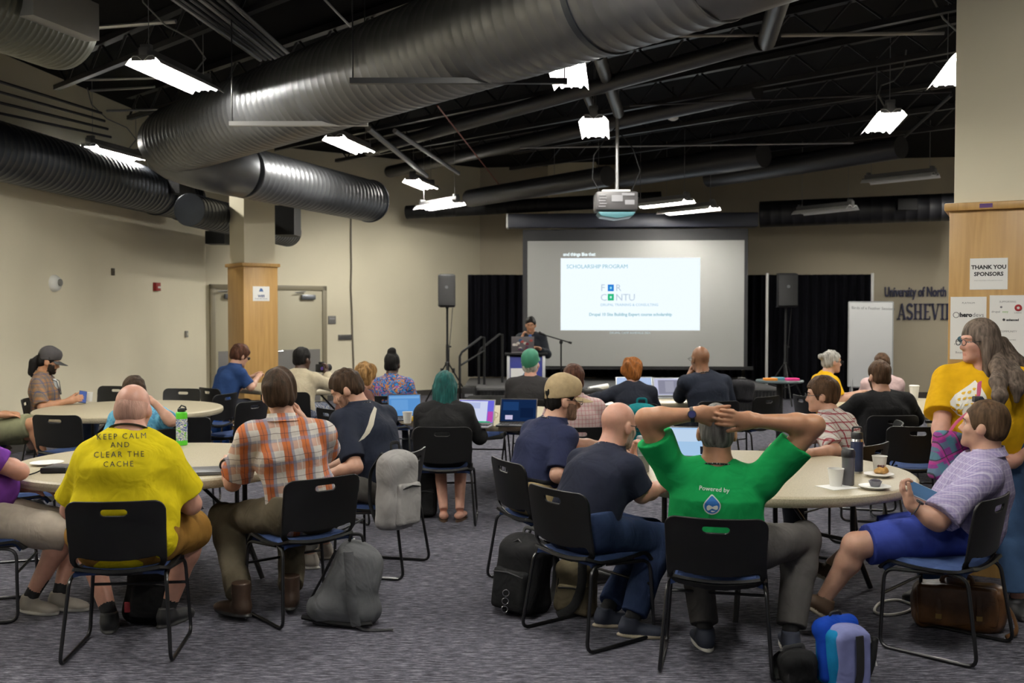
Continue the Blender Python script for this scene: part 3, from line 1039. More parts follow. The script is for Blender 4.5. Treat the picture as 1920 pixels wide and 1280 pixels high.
td = thing('ceiling_duct', 'round duct end with a rectangular vent at the top corner above the left wall', 'duct', (0, 0, 0))
T0 = Zp(-170, -60, 4.1); T1 = Zp(112, 50, 4.1); dT = (T1 - T0).normalized()
spiral(MB(), T0, T1, .36, .36, .06, 40, .004).build('duct_run', mat('duct_olive', (0.13, 0.135, 0.11), .45, metal=.6), td)
MB().lathe([(.36, 0), (.35, .05), (0, .06)], 40, T1, dT).build('end_cap', mat('duct_olive', 0), td)
sd = Vector((dT.y, -dT.x, 0))
Rb = Matrix((dT, -sd, UP)).transposed()
MB().box(T1 - dT * .45 + sd * .30 + Vector((0, 0, -.02)), (.75, .3, .3), Rb).build('vent_box', mat('vent_grey', (0.30, 0.30, 0.28), .5), td, bevel=.005)

# wall to wall duct over the back wall
rd = thing('back_duct', 'long dark round duct running above the stage to the pillar', 'duct', (0, 0, 0))
spiral(MB(), P(762, 398, 19.6), P(1240, 372, 18.6), .13, .13, .2, 24, .003).build('duct_run', M_black, rd)
spiral(MB(), P(1425, 402, 19.4), P(1830, 386, 18.2), .25, .25, .2, 28, .004).build('duct_run', M_steel_dark, rd)
MB().box(P(1700, 383, 18.2), (.35, .1, .2)).build('grille_box', M_black, rd)

M_pipe = mat('pipe_dark', (0.035, 0.035, 0.04), 0.38, metal=.3)
def pipe(name, a, b, r, z, label, m=None, n=14, cat='pipe', group=None, z2=None):
    a = Zp(a[0], a[1], z); b = Zp(b[0], b[1], z2 or z)
    o = MB().cyl(a, b, r, n=n).build(name, m or M_pipe)
    return tag(o, label, cat, group)

pipe('ceiling_pipe', (690, 282), (1424, 78), .085, 4.2, 'fat dark pipe running up from under the big duct to the bracket at the top')
pipe('ceiling_pipe', (1437, 78), (1474, -40), .085, 4.2, 'short thick pipe pointing down at the top edge right of the big duct')
pipe('ceiling_pipe', (1122, 100), (1160, 212), .07, 4.25, 'short dark pipe beside the light near the projector')
pipe('ceiling_pipe', (1088, 148), (1112, 208), .05, 4.25, 'thin dark pipe leading to the light above the projector')
pipe('ceiling_pipe', (730, 322), (1420, 170), .11, 4.35, 'thick dark pipe passing behind the light above the projector')
pipe('ceiling_duct_round', (1165, 330), (1432, 290), .2, 4.15, 'short dark round duct right of the projector pole', cat='duct')
pipe('ceiling_duct_round', (1330, 334), (1690, 276), .17, 4.15, 'long dark round duct above the taupe back wall', cat='duct')
pipe('ceiling_duct_round', (880, 372), (1140, 330), .16, 3.8, 'dark round duct left of the projector above the screen', cat='duct')
pipe('conduit', (1465, 66), (1770, 62), .018, 4.25, 'pale thin conduit running level to the top of the pillar', mat('conduit_pale', (.34, .33, .31), .5), 8)
pipe('conduit', (1215, 68), (1425, 66), .014, 4.25, 'pale thin conduit just right of the big duct end', mat('conduit_pale', 0), 8)
pipe('conduit', (975, 277), (1600, 268), .014, 4.2, 'thin conduit crossing behind the projector pole', M_grey, 8)
pipe('conduit', (1180, 198), (1784, 172), .012, 4.16, 'thin conduit above the light left of the pillar', M_pipe, 8)
pipe('conduit', (1690, 262), (1784, 178), .02, 4.36, 'slanting strut left of the pillar', M_pipe, 8)
pipe('conduit', (820, 198), (935, 345), .010, 4.08, 'thin red cord slanting under the joists', mat('red_cord', (.22, .035, .02), .5), 6)
pipe('conduit', (740, 245), (860, 325), .03, 4.0, 'grey strut beyond the light under the big duct', M_grey, 8)
pipe('conduit', (690, 240), (800, 330), .04, 4.0, 'grey strut beside the light under the big duct', M_grey, 8)
pipe('conduit', (600, -10), (662, 55), .012, 4.4, 'thin line above the big duct', M_grey, 6)
# cable tray and conduits at the upper left
tr = thing('conduit_rack', 'rack of parallel conduits at the top left of the big duct', 'conduits', (0, 0, 0))
for i in range(7):
    MB().cyl(Zp(322 + 17 * i, -4, 4.35), Zp(488 + 9.5 * i, 112 - 1.2 * i, 4.35), .022, n=8).build('conduit', M_pipe if i % 3 else M_grey, tr)
tr = thing('conduit_rack', 'rack of parallel conduits above the left wall duct', 'conduits', (0, 0, 0))
for i in range(4):
    MB().cyl(Zp(-10, 150 + 20 * i, 3.95), Zp(190 + 6 * i, 212 + 15 * i, 3.95), .016, n=8).build('conduit', M_pipe if i % 2 else M_steel_dark, tr)
pipe('beam_rail', (150, 54), (330, 40), .02, 4.4, 'level pale rod beside the nearest light', M_grey, 8)
pipe('beam_rail', (150, 150), (300, 146), .015, 4.4, 'level thin rod over the left wall lights', M_grey, 8)
pipe('beam_rail', (170, 170), (290, 163), .015, 4.35, 'level thin rod just below another over the left wall lights', M_grey, 8)
pipe('beam_rail', (200, 208), (330, 204), .015, 4.3, 'level thin rod above the light by the left wall duct', M_grey, 8)

jd = Vector((-1.016, 1, 0)).normalized(); jn = Vector((jd.y, -jd.x, 0))
for i in range(11):
    c_ = Vector((1.5, 9.0, 0)) + jn * (-7.0 + 1.45 * i)
    # trim each joist to the room rectangle
    def clip(s):
        t_ = 0.0
        while t_ < 14:
            q = c_ + jd * s * (t_ + .3)
            if not (-6.3 + .1 * (q.y - 6) < q.x < 10.7 and -3.5 < q.y < 19.0 + (-.9 if q.x < -3 else 0)):
                break
            t_ += .3
        return t_
    t0, t1 = clip(-1), clip(1)
    if t0 + t1 < 3: continue
    a_ = c_ - jd * t0; b_ = c_ + jd * t1
    j = thing('roof_joist', 'black open web steel joist under the ceiling deck', 'joist', (0, 0, 0), group='black roof joists')
    for zz, rr in ((4.40, .035), (4.70, .045)):
        MB().box(((a_ + b_) / 2) + Vector((0, 0, zz)), ((b_ - a_).length, rr * 2, rr * 1.6), Matrix((jd, jn, UP)).transposed()).build('chord', M_steel_dark, j)
    n_ = int((b_ - a_).length / .32)
    pts = [a_ + (b_ - a_) * (k / n_) + Vector((0, 0, 4.41 if k % 2 else 4.69)) for k in range(n_ + 1)]
    MB().tube(pts, .016, 5).build('web', M_steel_dark, j)
sm = thing('smoke_detector', 'small white smoke detector among the joists right of the projector light', 'detector', Zp(1262, 226, 4.3))
MB().lathe([(.03, 0), (.07, .02), (.075, .05), (.075, .06)], 20).build('dome', M_white, sm)
MB().cyl((0, 0, .06), (0, 0, .46), .01, n=6).build('stem', M_steel_dark, sm)
# ------------------------------------------------------------ smooth-union surfaces for bodies and clothes
class SDF:
    def __init__(s):
        s.pr = []; s.lo = np.full(3, 1e9); s.hi = np.full(3, -1e9)

    def _bb(s, lo, hi, grow=True):
        lo = np.asarray(lo, float); hi = np.asarray(hi, float)
        if grow:
            s.lo = np.minimum(s.lo, lo); s.hi = np.maximum(s.hi, hi)
        return lo, hi

    def cone(s, a, b, ra, rb, k=.02, u=None, su=1.0, cut=None, op='add'):
        """round cone a->b; radial scale su along unit axis u; cut: 'a', 'b' or 'ab' gives flat ends"""
        a = np.array(a, float); b = np.array(b, float)
        R = max(ra, rb) * max(su, 1.0)
        lo, hi = s._bb(np.minimum(a, b) - R, np.maximum(a, b) + R, op == 'add')
        s.pr.append((op, 'cone', (a, b, ra, rb, None if u is None else np.array(u, float) / np.linalg.norm(u), su, cut), k, lo, hi))
        return s

    def ell(s, c, r, R=None, k=.02, op='add'):
        c = np.array(c, float); r = np.array(r, float)
        ext = np.abs(np.asarray(R)) @ r if R is not None else r
        lo, hi = s._bb(c - ext, c + ext, op == 'add')
        s.pr.append((op, 'ell', (c, r, None if R is None else np.asarray(R, float)), k, lo, hi))
        return s

    def plane(s, o, n, lo=None, hi=None, k=.004):
        """keep the side the normal does not point to, inside the box lo..hi"""
        n = np.array(n, float); n /= np.linalg.norm(n)
        s.pr.append(('sub', 'plane', (np.array(o, float), n), k, None if lo is None else np.array(lo, float), None if hi is None else np.array(hi, float)))
        return s

    @staticmethod
    def _ev(kind, A, x, y, z):
        if kind == 'cone':
            a, b, ra, rb, u, su, cut = A
            ba = b - a; L2 = max(ba @ ba, 1e-12)
            px, py, pz = x - a[0], y - a[1], z - a[2]
            tr = (px * ba[0] + py * ba[1] + pz * ba[2]) / L2
            t = np.clip(tr, 0, 1)
            qx, qy, qz = px - t * ba[0], py - t * ba[1], pz - t * ba[2]
            if u is not None:
                f = (qx * u[0] + qy * u[1] + qz * u[2]) * (1 - 1 / su)
                qx, qy, qz = qx - f * u[0], qy - f * u[1], qz - f * u[2]
            d = np.sqrt(qx * qx + qy * qy + qz * qz) - (ra + (rb - ra) * t)
            if cut:
                L = math.sqrt(L2)
                if 'b' in cut: d = np.maximum(d, (tr - 1) * L)
                if 'a' in cut: d = np.maximum(d, -tr * L)
            return d
        if kind == 'ell':
            c, r, R = A
            px, py, pz = x - c[0], y - c[1], z - c[2]
            if R is not None:
                px, py, pz = (R[0, 0] * px + R[1, 0] * py + R[2, 0] * pz, R[0, 1] * px + R[1, 1] * py + R[2, 1] * pz, R[0, 2] * px + R[1, 2] * py + R[2, 2] * pz)
            k0 = np.sqrt((px / r[0]) ** 2 + (py / r[1]) ** 2 + (pz / r[2]) ** 2)
            k1 = np.sqrt((px / r[0] ** 2) ** 2 + (py / r[1] ** 2) ** 2 + (pz / r[2] ** 2) ** 2)
            return k0 * (k0 - 1) / np.maximum(k1, 1e-9)
        if kind == 'plane':
            o, n = A
            return -((x - o[0]) * n[0] + (y - o[1]) * n[1] + (z - o[2]) * n[2])

    def mesh(s, h, wrinkle=None):
        lo = s.lo - 3 * h; hi = s.hi + 3 * h
        nn = np.ceil((hi - lo) / h).astype(int) + 1
        ax = [(lo[i] + h * np.arange(nn[i])).astype(np.float32) for i in range(3)]
        D = np.full(tuple(nn), .5, np.float32)
        for op, kind, A, k, plo, phi in s.pr:
            if plo is None: plo = lo
            if phi is None: phi = hi
            pad = k + 3 * h
            i0 = np.maximum(np.floor((plo - pad - lo) / h).astype(int), 0)
            i1 = np.minimum(np.ceil((phi + pad - lo) / h).astype(int) + 1, nn)
            if (i1 <= i0).any(): continue
            sl = tuple(slice(i0[i], i1[i]) for i in range(3))
            x = ax[0][sl[0]][:, None, None]; y = ax[1][sl[1]][None, :, None]; z = ax[2][sl[2]][None, None, :]
            d = s._ev(kind, A, x, y, z)
            a = D[sl]
            if op == 'add':
                if k > 0:
                    hh = np.clip(.5 + .5 * (a - d) / k, 0, 1)
                    D[sl] = a * (1 - hh) + d * hh - k * hh * (1 - hh)
                else:
                    D[sl] = np.minimum(a, d)
            else:
                d = -d
                if k > 0:
                    hh = np.clip(.5 - .5 * (a - d) / k, 0, 1)
                    D[sl] = a * (1 - hh) + d * hh + k * hh * (1 - hh)
                else:
                    D[sl] = np.maximum(a, d)
        if wrinkle is not None:
            D += wrinkle(ax[0][:, None, None], ax[1][None, :, None], ax[2][None, None, :]).astype(np.float32)
        return surface_nets(D, lo, h)


def surface_nets(D, lo, h):
    ins = D < 0
    # borders stay outside
    ins[0] = ins[-1] = False; ins[:, 0] = ins[:, -1] = False; ins[:, :, 0] = ins[:, :, -1] = False
    c = ins[:-1, :-1, :-1].astype(np.int8)
    for dx, dy, dz in ((1, 0, 0), (0, 1, 0), (1, 1, 0), (0, 0, 1), (1, 0, 1), (0, 1, 1), (1, 1, 1)):
        c = c + ins[dx:D.shape[0] - 1 + dx, dy:D.shape[1] - 1 + dy, dz:D.shape[2] - 1 + dz]
    act = (c > 0) & (c < 8)
    ci = np.argwhere(act)
    ids = np.full(act.shape, -1, np.int32); ids[act] = np.arange(len(ci))
    offs = np.array([(0, 0, 0), (1, 0, 0), (0, 1, 0), (1, 1, 0), (0, 0, 1), (1, 0, 1), (0, 1, 1), (1, 1, 1)])
    val = np.stack([D[ci[:, 0] + o[0], ci[:, 1] + o[1], ci[:, 2] + o[2]] for o in offs], 1)
    acc = np.zeros((len(ci), 3)); cnt = np.zeros(len(ci))
    for a, b in ((0, 1), (2, 3), (4, 5), (6, 7), (0, 2), (1, 3), (4, 6), (5, 7), (0, 4), (1, 5), (2, 6), (3, 7)):
        va, vb = val[:, a], val[:, b]
        m = (va < 0) != (vb < 0)
        t = np.where(m, va / np.where(m, va - vb, 1), 0)
        p = offs[a] + t[:, None] * (offs[b] - offs[a])
        acc += np.where(m[:, None], p, 0); cnt += m
    V = lo + h * (ci + acc / np.maximum(cnt, 1)[:, None])
    F = []
    for axis in range(3):
        e = [0, 0, 0]; e[axis] = 1
        n0 = [D.shape[i] - e[i] for i in range(3)]
        A = ins[:n0[0], :n0[1], :n0[2]]; B = ins[e[0]:, e[1]:, e[2]:]
        u, v = [(1, 2), (2, 0), (0, 1)][axis]
        q = np.argwhere(A != B)
        if not len(q): continue
        ok = (q[:, u] > 0) & (q[:, v] > 0)
        q = q[ok]
        du = np.zeros(3, int); dv = np.zeros(3, int); du[u] = 1; dv[v] = 1
        g = lambda w: ids[w[:, 0], w[:, 1], w[:, 2]]
        quad = np.stack([g(q - du - dv), g(q - dv), g(q), g(q - du)], 1)
        flip = ~A[q[:, 0], q[:, 1], q[:, 2]]
        quad[flip] = quad[flip][:, ::-1]
        F.append(quad)
    F = np.concatenate(F)
    F = F[(F >= 0).all(1)]
    return V, F


def sdf_object(name, sdf, h, mats, parent=None, zones=None, wrinkle=None, relax=1):
    V, F = sdf.mesh(h, wrinkle)
    for _ in range(relax):      # even out the grid steps
        acc = np.zeros_like(V); cnt = np.zeros(len(V))
        for a, b in ((0, 1), (1, 2), (2, 3), (3, 0)):
            np.add.at(acc, F[:, a], V[F[:, b]]); np.add.at(cnt, F[:, a], 1)
            np.add.at(acc, F[:, b], V[F[:, a]]); np.add.at(cnt, F[:, b], 1)
        V = V * .45 + .55 * acc / np.maximum(cnt, 1)[:, None]
    me = bpy.data.meshes.new(name)
    mi = None
    if zones is not None:
        mi = zones(V[F].mean(1))
    put_mesh(me, V, F, mi=mi)
    for m in (mats if isinstance(mats, (list, tuple)) else [mats]):
        me.materials.append(m)
    return link(name, me, parent)


def folds(amp, seed=0, f=1.0):
    r = np.random.RandomState(seed)
    w = [(r.normal(0, 1, 3) * np.array([16, 16, 11]) * f, r.rand() * 6, r.normal(0, 1, 3) * 9) for _ in range(5)]

    def fn(x, y, z):
        o = 0
        for k, ph, k2 in w:
            o = o + np.sin(k[0] * x + k[1] * y + k[2] * z + ph + 1.1 * np.sin(k2[0] * x + k2[1] * y + k2[2] * z))
        return amp * o * .45
    return fn


def tufts(amp, seed=0, f=1.0):
    r = np.random.RandomState(seed)
    w = [(r.normal(0, 1, 3) * np.array([75, 75, 30]) * f, r.rand() * 6) for _ in range(6)]

    def fn(x, y, z):
        o = 0
        for k, ph in w:
            o = o + np.sin(k[0] * x + k[1] * y + k[2] * z + ph)
        return amp * o * .4
    return fn


# ------------------------------------------------------------ figures
SKIN = {
    'fair': (0.50, 0.285, 0.205), 'pink': (0.53, 0.28, 0.21), 'tan': (0.42, 0.215, 0.125), 'brown': (0.20, 0.095, 0.05), 'dark': (0.06, 0.03, 0.02),
}


def skin_mat(tone):
    m = mat('skin_' + tone, SKIN[tone], 0.42, var=.08, vscale=25, bump=.05, bscale=150, spec=.35)
    b = m.node_tree.nodes['Principled BSDF']
    b.inputs['Subsurface Weight'].default_value = 0.08
    b.inputs['Subsurface Radius'].default_value = (0.02, 0.008, 0.004)
    return m


def hair_mat(name, col, rough=.6, var=.6):
    return mat('hair_' + name, [c * .75 for c in col], rough, var=var, vscale=16, bump=.45, bscale=26, stretch=(4, 4, .6), spec=.12)


def nrm(v):
    v = np.asarray(v, float); return v / max(np.linalg.norm(v), 1e-9)


def rotz(a):
    c, s = math.cos(a), math.sin(a); return np.array([[c, -s, 0], [s, c, 0], [0, 0, 1.0]])


def rotx(a):
    c, s = math.cos(a), math.sin(a); return np.array([[1.0, 0, 0], [0, c, -s], [0, s, c]])


def roty(a):
    c, s = math.cos(a), math.sin(a); return np.array([[c, 0, s], [0, 1.0, 0], [-s, 0, c]])


def axis_rot(v, ax, a):
    ax = nrm(ax); v = np.asarray(v, float)
    return v * math.cos(a) + np.cross(ax, v) * math.sin(a) + ax * (ax @ v) * (1 - math.cos(a))


def ik(S, W, l1, l2, pole):
    S = np.array(S, float); W = np.array(W, float)
    d = W - S; L = np.linalg.norm(d)
    if L > l1 + l2 - .004:
        W = S + d / L * (l1 + l2 - .004); L = l1 + l2 - .004
    dn = d / max(np.linalg.norm(d), 1e-9)
    a = (l1 * l1 - l2 * l2 + L * L) / (2 * L)
    hh = math.sqrt(max(l1 * l1 - a * a, 0))
    p = np.array(pole, float); p = nrm(p - dn * (p @ dn))
    return S + dn * a + p * hh, W


def solve(p):
    """joint positions of a figure in its own space: facing +y, hips above the origin"""
    g = lambda k, d: p.get(k, d)
    sc = g('scale', 1.0); J = {'s': sc}
    H = np.array([0, 0, g('hip_z', .56)])
    a = math.radians(g('lean', 8)); sb = math.radians(g('side', 0)); tw = math.radians(g('twist', 0))
    def dv(k): return nrm([math.sin(sb * k), math.sin(a * k), math.cos(a * k) * math.cos(sb * k)])
    sp = sc * g('spine', .9)
    S1 = H + .17 * sp * dv(.5); S2 = S1 + .19 * sp * dv(g('curve', 1.0)); N = S2 + .17 * sp * dv(g('curve', 1.0) * 1.12)
    ru = rotz(tw) @ np.array([1.0, 0, 0])
    ru = nrm(ru + np.array([0, 0, math.sin(math.radians(g('shoulder_tilt', 0)))]))
    fw = np.cross([0, 0, 1.0], ru)
    sw = .172 * sc * g('shoulder_w', 1.0)
    up = dv(1.0)
    J.update(H=H, S1=S1, S2=S2, N=N, ru=ru, fw=fw, up=up)
    shr = g('shrug', (0, 0)); shf = g('shoulder_fwd', (0, 0))
    SCn = N - .075 * sc * up
    J['SL'] = SCn - ru * sw + up * shr[0] + fw * shf[0]; J['SR'] = SCn + ru * sw + up * shr[1] + fw * shf[1]
    hy, hp, hr = (math.radians(v) for v in g('head', (0, 5, 0)))
    Rh = rotz(tw + hy) @ rotx(-hp) @ roty(hr)
    nk = nrm(dv(.8) + np.array(g('neck', (0, .12, 0))))
    J['HC'] = N + nk * g('neck_len', .072) * sc + Rh @ np.array([0, .025, .080]) * sc * g('head_size', 1.0)
    J['Rh'] = Rh; J['nk'] = nk
    lu, lf = .285 * sc * g('arm', 1.0), .255 * sc * g('arm', 1.0)
    for sd, sg in (('L', -1), ('R', 1)):
        S = J['S' + sd]
        W = np.array(g('wrist' + sd, (sg * .10, .30, H[2] + .10)))
        pole = g('pole' + sd, (sg * .5, -.6, -.8))
        if 'elbow' + sd in p:
            E = np.array(p['elbow' + sd]); E = S + nrm(E - S) * min(np.linalg.norm(E - S), lu * 1.18); W = E + nrm(W - E) * min(np.linalg.norm(W - E), lf * 1.2)
        else:
            E, W = ik(S, W, lu, lf, pole)
        J['E' + sd] = E; J['W' + sd] = W
        J['fd' + sd] = nrm(g('hand' + sd, W - E)); J['pn' + sd] = nrm(g('palm' + sd, (0, 0, -1)))
        J['curl' + sd] = g('curl' + sd, 25)
        J['hip' + sd] = H + np.array([sg * .088 * sc, 0, 0])
        J['K' + sd] = np.array(g('knee' + sd, (sg * .13, .41 * sc, H[2] - .03)))
        J['A' + sd] = np.array(g('ankle' + sd, (sg * .12, .42 * sc, .09)))
        t = nrm(g('toe' + sd, (sg * .15, 1, 0))); J['T' + sd] = t
        su = nrm(g('instep' + sd, np.array([0, 0, 1.0]) if abs(t[2]) < .9 else np.array([0, -1.0, 0])))
        J['U' + sd] = nrm(su - t * (su @ t))
    return J


def torso(S, J, p, c=0.0, arms=True, neck=True, low=True):
    """trunk and shoulders; c = how far the surface stands off the body"""
    s = J['s']; f = p.get('fat', 1.0); bel = p.get('belly', 0.0); ru = J['ru']; fw = J['fw']; X = np.array([1.0, 0, 0])
    if low:
        S.cone(J['H'] + np.array([-.055 * f * s, -.015, .02]), J['H'] + np.array([.055 * f * s, -.015, .02]), .120 * s + c + .02 * (f - 1), .120 * s + c + .02 * (f - 1), .05)
    S.cone(J['H'] + np.array([0, -.005, .05]), J['S1'], .115 * s * (.5 + .5 * f) + c, .112 * s * (.4 + .6 * f) + c, .05, X, 1.36 * (.6 + .4 * f))
    S.cone(J['S1'], J['S2'] - .02 * J['up'], .112 * s * (.4 + .6 * f) + c, .122 * s * (.55 + .45 * f) + c, .05, ru, 1.32)
    S.cone(J['S2'] - .02 * J['up'], J['N'] - .075 * s * J['up'], .122 * s * (.55 + .45 * f) + c, .092 * s + c, .05, ru, 1.38)
    if bel:
        S.ell(J['S1'] + J['fw'] * (.05 + .05 * bel) + np.array([0, 0, -.01]), (.125 * f * s + c, .11 * s * (1 + .25 * bel) + c, .13 * s + c), None, .06)
    if p.get('bust'):
        for sg in (-1, 1):
            S.ell(J['S2'] + fw * .10 + ru * sg * .07 - .03 * J['up'], (.065 + c, .055 + c, .06 + c), None, .05)
    mid = J['N'] - .045 * s * J['up'] - J['fw'] * .005
    for sd in 'LR':
        S.cone(mid - .02 * J['up'], J['S' + sd], .062 * s + c, .056 * s * (.7 + .3 * f) + c, .045)
        S.cone(J['N'] + .012 * s * J['nk'], J['S' + sd] * .6 + mid * .4 + .012 * J['up'], .040 * s + c * .5, .034 * s + c, .05)


def arm_prims(S, J, p, sd, c=0.0, frac=1.0, k=.025, cut=None, flare=0.0, fore=None):
    """upper arm to frac; fore: how much of the forearm is covered (0..1) for long sleeves"""
    s = J['s']; f = .65 + .35 * p.get('fat', 1.0)
    A, E, W = J['S' + sd], J['E' + sd], J['W' + sd]
    r0, r1 = .053 * s * f, .043 * s * f
    if frac < 1.0:
        e = A + (E - A) * frac
        S.cone(A, e, r0 + c, r0 + (r1 - r0) * frac + c + flare, k, cut='b')
    else:
        S.cone(A, E, r0 + c, r1 + c, k)
    if fore is not None or frac >= 1.0:
        ff = 1.0 if fore is None else fore
        e = E + (W - E) * ff
        q0, q1 = .041 * s * f, .0265 * s
        m = E + (W - E) * .28
        S.cone(E, m, q0 + c, q0 * 1.03 + c, k)
        S.cone(m, e, q0 * 1.03 + c, (q0 + (q1 - q0) * ff) + c, k, cut='b' if fore is not None else None)


def hand_prims(S, J, sd):
    s = J['s']; W = J['W' + sd]; fd = J['fd' + sd]; pn = J['pn' + sd]
    pn = nrm(pn - fd * (pn @ fd)); th = np.cross(pn, fd) * (1 if sd == 'L' else -1)
    curl = math.radians(J['curl' + sd])
    S.cone(W - fd * .01, W + fd * .022 * s, .024 * s, .021 * s, .02, th, 1.35)
    S.cone(W + fd * .02 * s, W + fd * .076 * s, .0165 * s, .0135 * s, .018, th, 2.35)
    axis = np.cross(fd, pn)
    for i, (o, L) in enumerate(((.030, .074), (.0105, .083), (-.0095, .077), (-.0285, .060))):
        b = W + (fd * .082 + th * o) * s
        d = nrm(fd + th * o * 1.6)
        d = axis_rot(d, axis, curl * .45)
        segs = (.45, .32, .23); r = .0098 * s if i < 3 else .0088 * s
        for j, q in enumerate(segs):
            e = b + d * L * q * s
            S.cone(b, e, r, r * .93, .006)
            b = e; r *= .93; d = axis_rot(d, axis, curl * (.9, .7, .5)[j])
    b = W + (fd * .026 + th * .026 + pn * .006) * s
    d = nrm(fd * .75 + th * .62 + pn * .25)
    S.cone(b - fd * .01, b + d * .030 * s, .0155 * s, .012 * s, .012)
    e = b + d * .03 * s; d2 = nrm(d + fd * .35 - th * .2)
    S.cone(e, e + d2 * .030 * s, .0118 * s, .0105 * s, .006)
    S.cone(e + d2 * .03 * s, e + d2 * .052 * s, .0105 * s, .009 * s, .005)


def leg_prims(S, J, p, sd, c=0.0, to=1.0, k=.03, flare=0.0):
    """to: 0..1 thigh, 1..2 calf; a partial length ends flat"""
    s = J['s']; f = .6 + .4 * p.get('fat', 1.0)
    Hh, K, A = J['hip' + sd], J['K' + sd], J['A' + sd]
    r = (.092 * s * f, .060 * s * (.5 + .5 * f), .037 * s)
    if to <= 1.0:
        e = Hh + (K - Hh) * to
        S.cone(Hh, e, r[0] + c, r[0] + (r[1] - r[0]) * to + c + flare, k, cut='b'); return
    S.cone(Hh, K, r[0] + c, r[1] + c + flare * .3, k)
    t2 = to - 1.0
    e = K + (A - K) * t2
    kn = nrm(K - Hh); ca = nrm(A - K); back = nrm(-kn - ca * (-kn @ ca)) if abs(kn @ ca) < .98 else np.array([0, -1.0, 0])
    S.cone(K, K + (A - K) * min(.3, t2) + back * .012, r[1] * .96 + c + flare * .3, r[1] * .93 + c + flare * .5, k, cut='b' if t2 <= .3 else None)
    if t2 > .3:
        m = K + (A - K) * .3 + back * .012
        rr = r[1] * .93 + (r[2] - r[1] * .93) * (t2 - .3) / .7
        S.cone(m, e, r[1] * .93 + c + flare * .5, rr + c + flare, k, cut='b' if t2 < 1.99 or c > 0 else None)


def head_prims(S, J, p):
    s = J['s']; R = J['Rh']; C = J['HC']; hs = s * p.get('head_size', 1.0)
    at = lambda x, y, z: C + R @ np.array([x, y, z]) * hs
    E = lambda c, r, k=.02, op='add': S.ell(at(*c), np.array(r) * hs, R, k, op)
    wide = p.get('face_w', 1.0)
    E((0, -.012, .028), (.0765, .097, .090))
    E((0, .022, -.040), (.060 * wide, .070, .074), .03)
    E((0, .045, -.075), (.045 * wide, .042, .036), .03)
    E((0, .080, -.098), (.022, .019, .017), .025)
    E((0, .074, .028), (.050, .020, .016), .02)
    for sg in (-1, 1):
        E((sg * .037, .062, -.028), (.023 * wide, .022, .022), .02)
        E((sg * .080, -.006, -.012), (.010, .020, .033), .010)
        E((sg * .076, .006, -.020), (.012, .012, .018), .012)
        E((sg * .031, .094, .004), (.014, .011, .0075), .009, 'sub')
    S.cone(at(0, .088, .006), at(0, .106, -.026), .0075 * hs, .0125 * hs, .012)
    E((0, .092, -.034), (.019, .012, .010), .012)
    E((0, .083, -.062), (.024, .013, .006), .006)
    E((0, .080, -.073), (.021, .012, .006), .006)
    # neck
    r = .056 * s * (.6 + .4 * p.get('fat', 1.0))
    S.cone(J['N'] - J['nk'] * .04 * s, at(0, -.028, -.045), r * 1.08, r * .95, .03)
    if p.get('fat', 1.0) > 1.15:
        S.cone(J['N'] + J['nk'] * .02, at(0, .012, -.080), .05 * s, .038 * s, .03)


def hair_sdf(J, p, style):
    s = J['s'] * p.get('head_size', 1.0); R = J['Rh']; C = J['HC']
    at = lambda x, y, z: C + R @ np.array([x, y, z]) * s
    S = SDF(); t = p.get('hair_t', .014)
    E = lambda c, r, k=.015, op='add': S.ell(at(*c), np.array(r) * s, R, k, op)
    if style in ('short', 'bun', 'fringe', 'topknot', 'hat_hair'):
        E((0, -.014, .034), (.0775 + t * .55, .098 + t, .090 + t))
        E((0, -.05, -.03), (.066 + t * .4, .052 + t * .6, .055), .03)
        E((0, .112, -.040), (.115, .092, .106), .012, 'sub')          # face
        for sg in (-1, 1):
            E((sg * .092, .012, -.035), (.024, .038, .045), .008, 'sub')  # ears
        S.plane(at(0, -.05, -.066), R @ np.array([0, .25, -1.0]))
    if style == 'fringe':
        E((0, .055, .075), (.065, .042, .028), .02)
    if style == 'bun':
        E((0, -.135, .05), (.034, .032, .034), .01)
    if style == 'topknot':
        E((0, -.03, .145), (.048, .048, .045), .015)
    if style == 'curly':
        E((0, -.02, .035), (.098, .108, .110)); E((0, -.055, -.035), (.088, .065, .070), .04)
        E((0, .115, -.05), (.085, .07, .085), .012, 'sub')
        S.plane(at(0, -.05, -.105), R @ np.array([0, .15, -1.0]))
    if style in ('long', 'bob'):
        L = p.get('hair_len', .30)
        E((0, -.016, .036), (.090, .108, .103)); E((0, -.05, -.05), (.088, .068, .085), .04)
        for x, y in ((-.062, -.035), (-.03, -.07), (.03, -.07), (.062, -.035), (0, -.078)):
            S.cone(at(x, y, -.02), at(x * 1.2, y * 1.05 - .02, -L), .040 * s, .030 * s, .025)
        for sg in (-1, 1):
            S.cone(at(sg * .080, .005, .01), at(sg * .085, .0, -L * .8), .026 * s, .022 * s, .02)
        E((0, .118, -.075), (.080, .085, .125), .012, 'sub')
    if style == 'stubble':
        E((0, -.014, .006), (.079, .099, .083)); E((0, -.05, -.03), (.067, .053, .055), .03)
        E((0, .105, -.045), (.11, .085, .11), .012, 'sub')
        for sg in (-1, 1):
            E((sg * .092, .012, -.035), (.024, .038, .045), .008, 'sub')
        S.plane(at(0, 0, .07), R @ np.array([0, .5, 1.0])); S.plane(at(0, -.05, -.075), R @ np.array([0, .25, -1.0]))
    return S


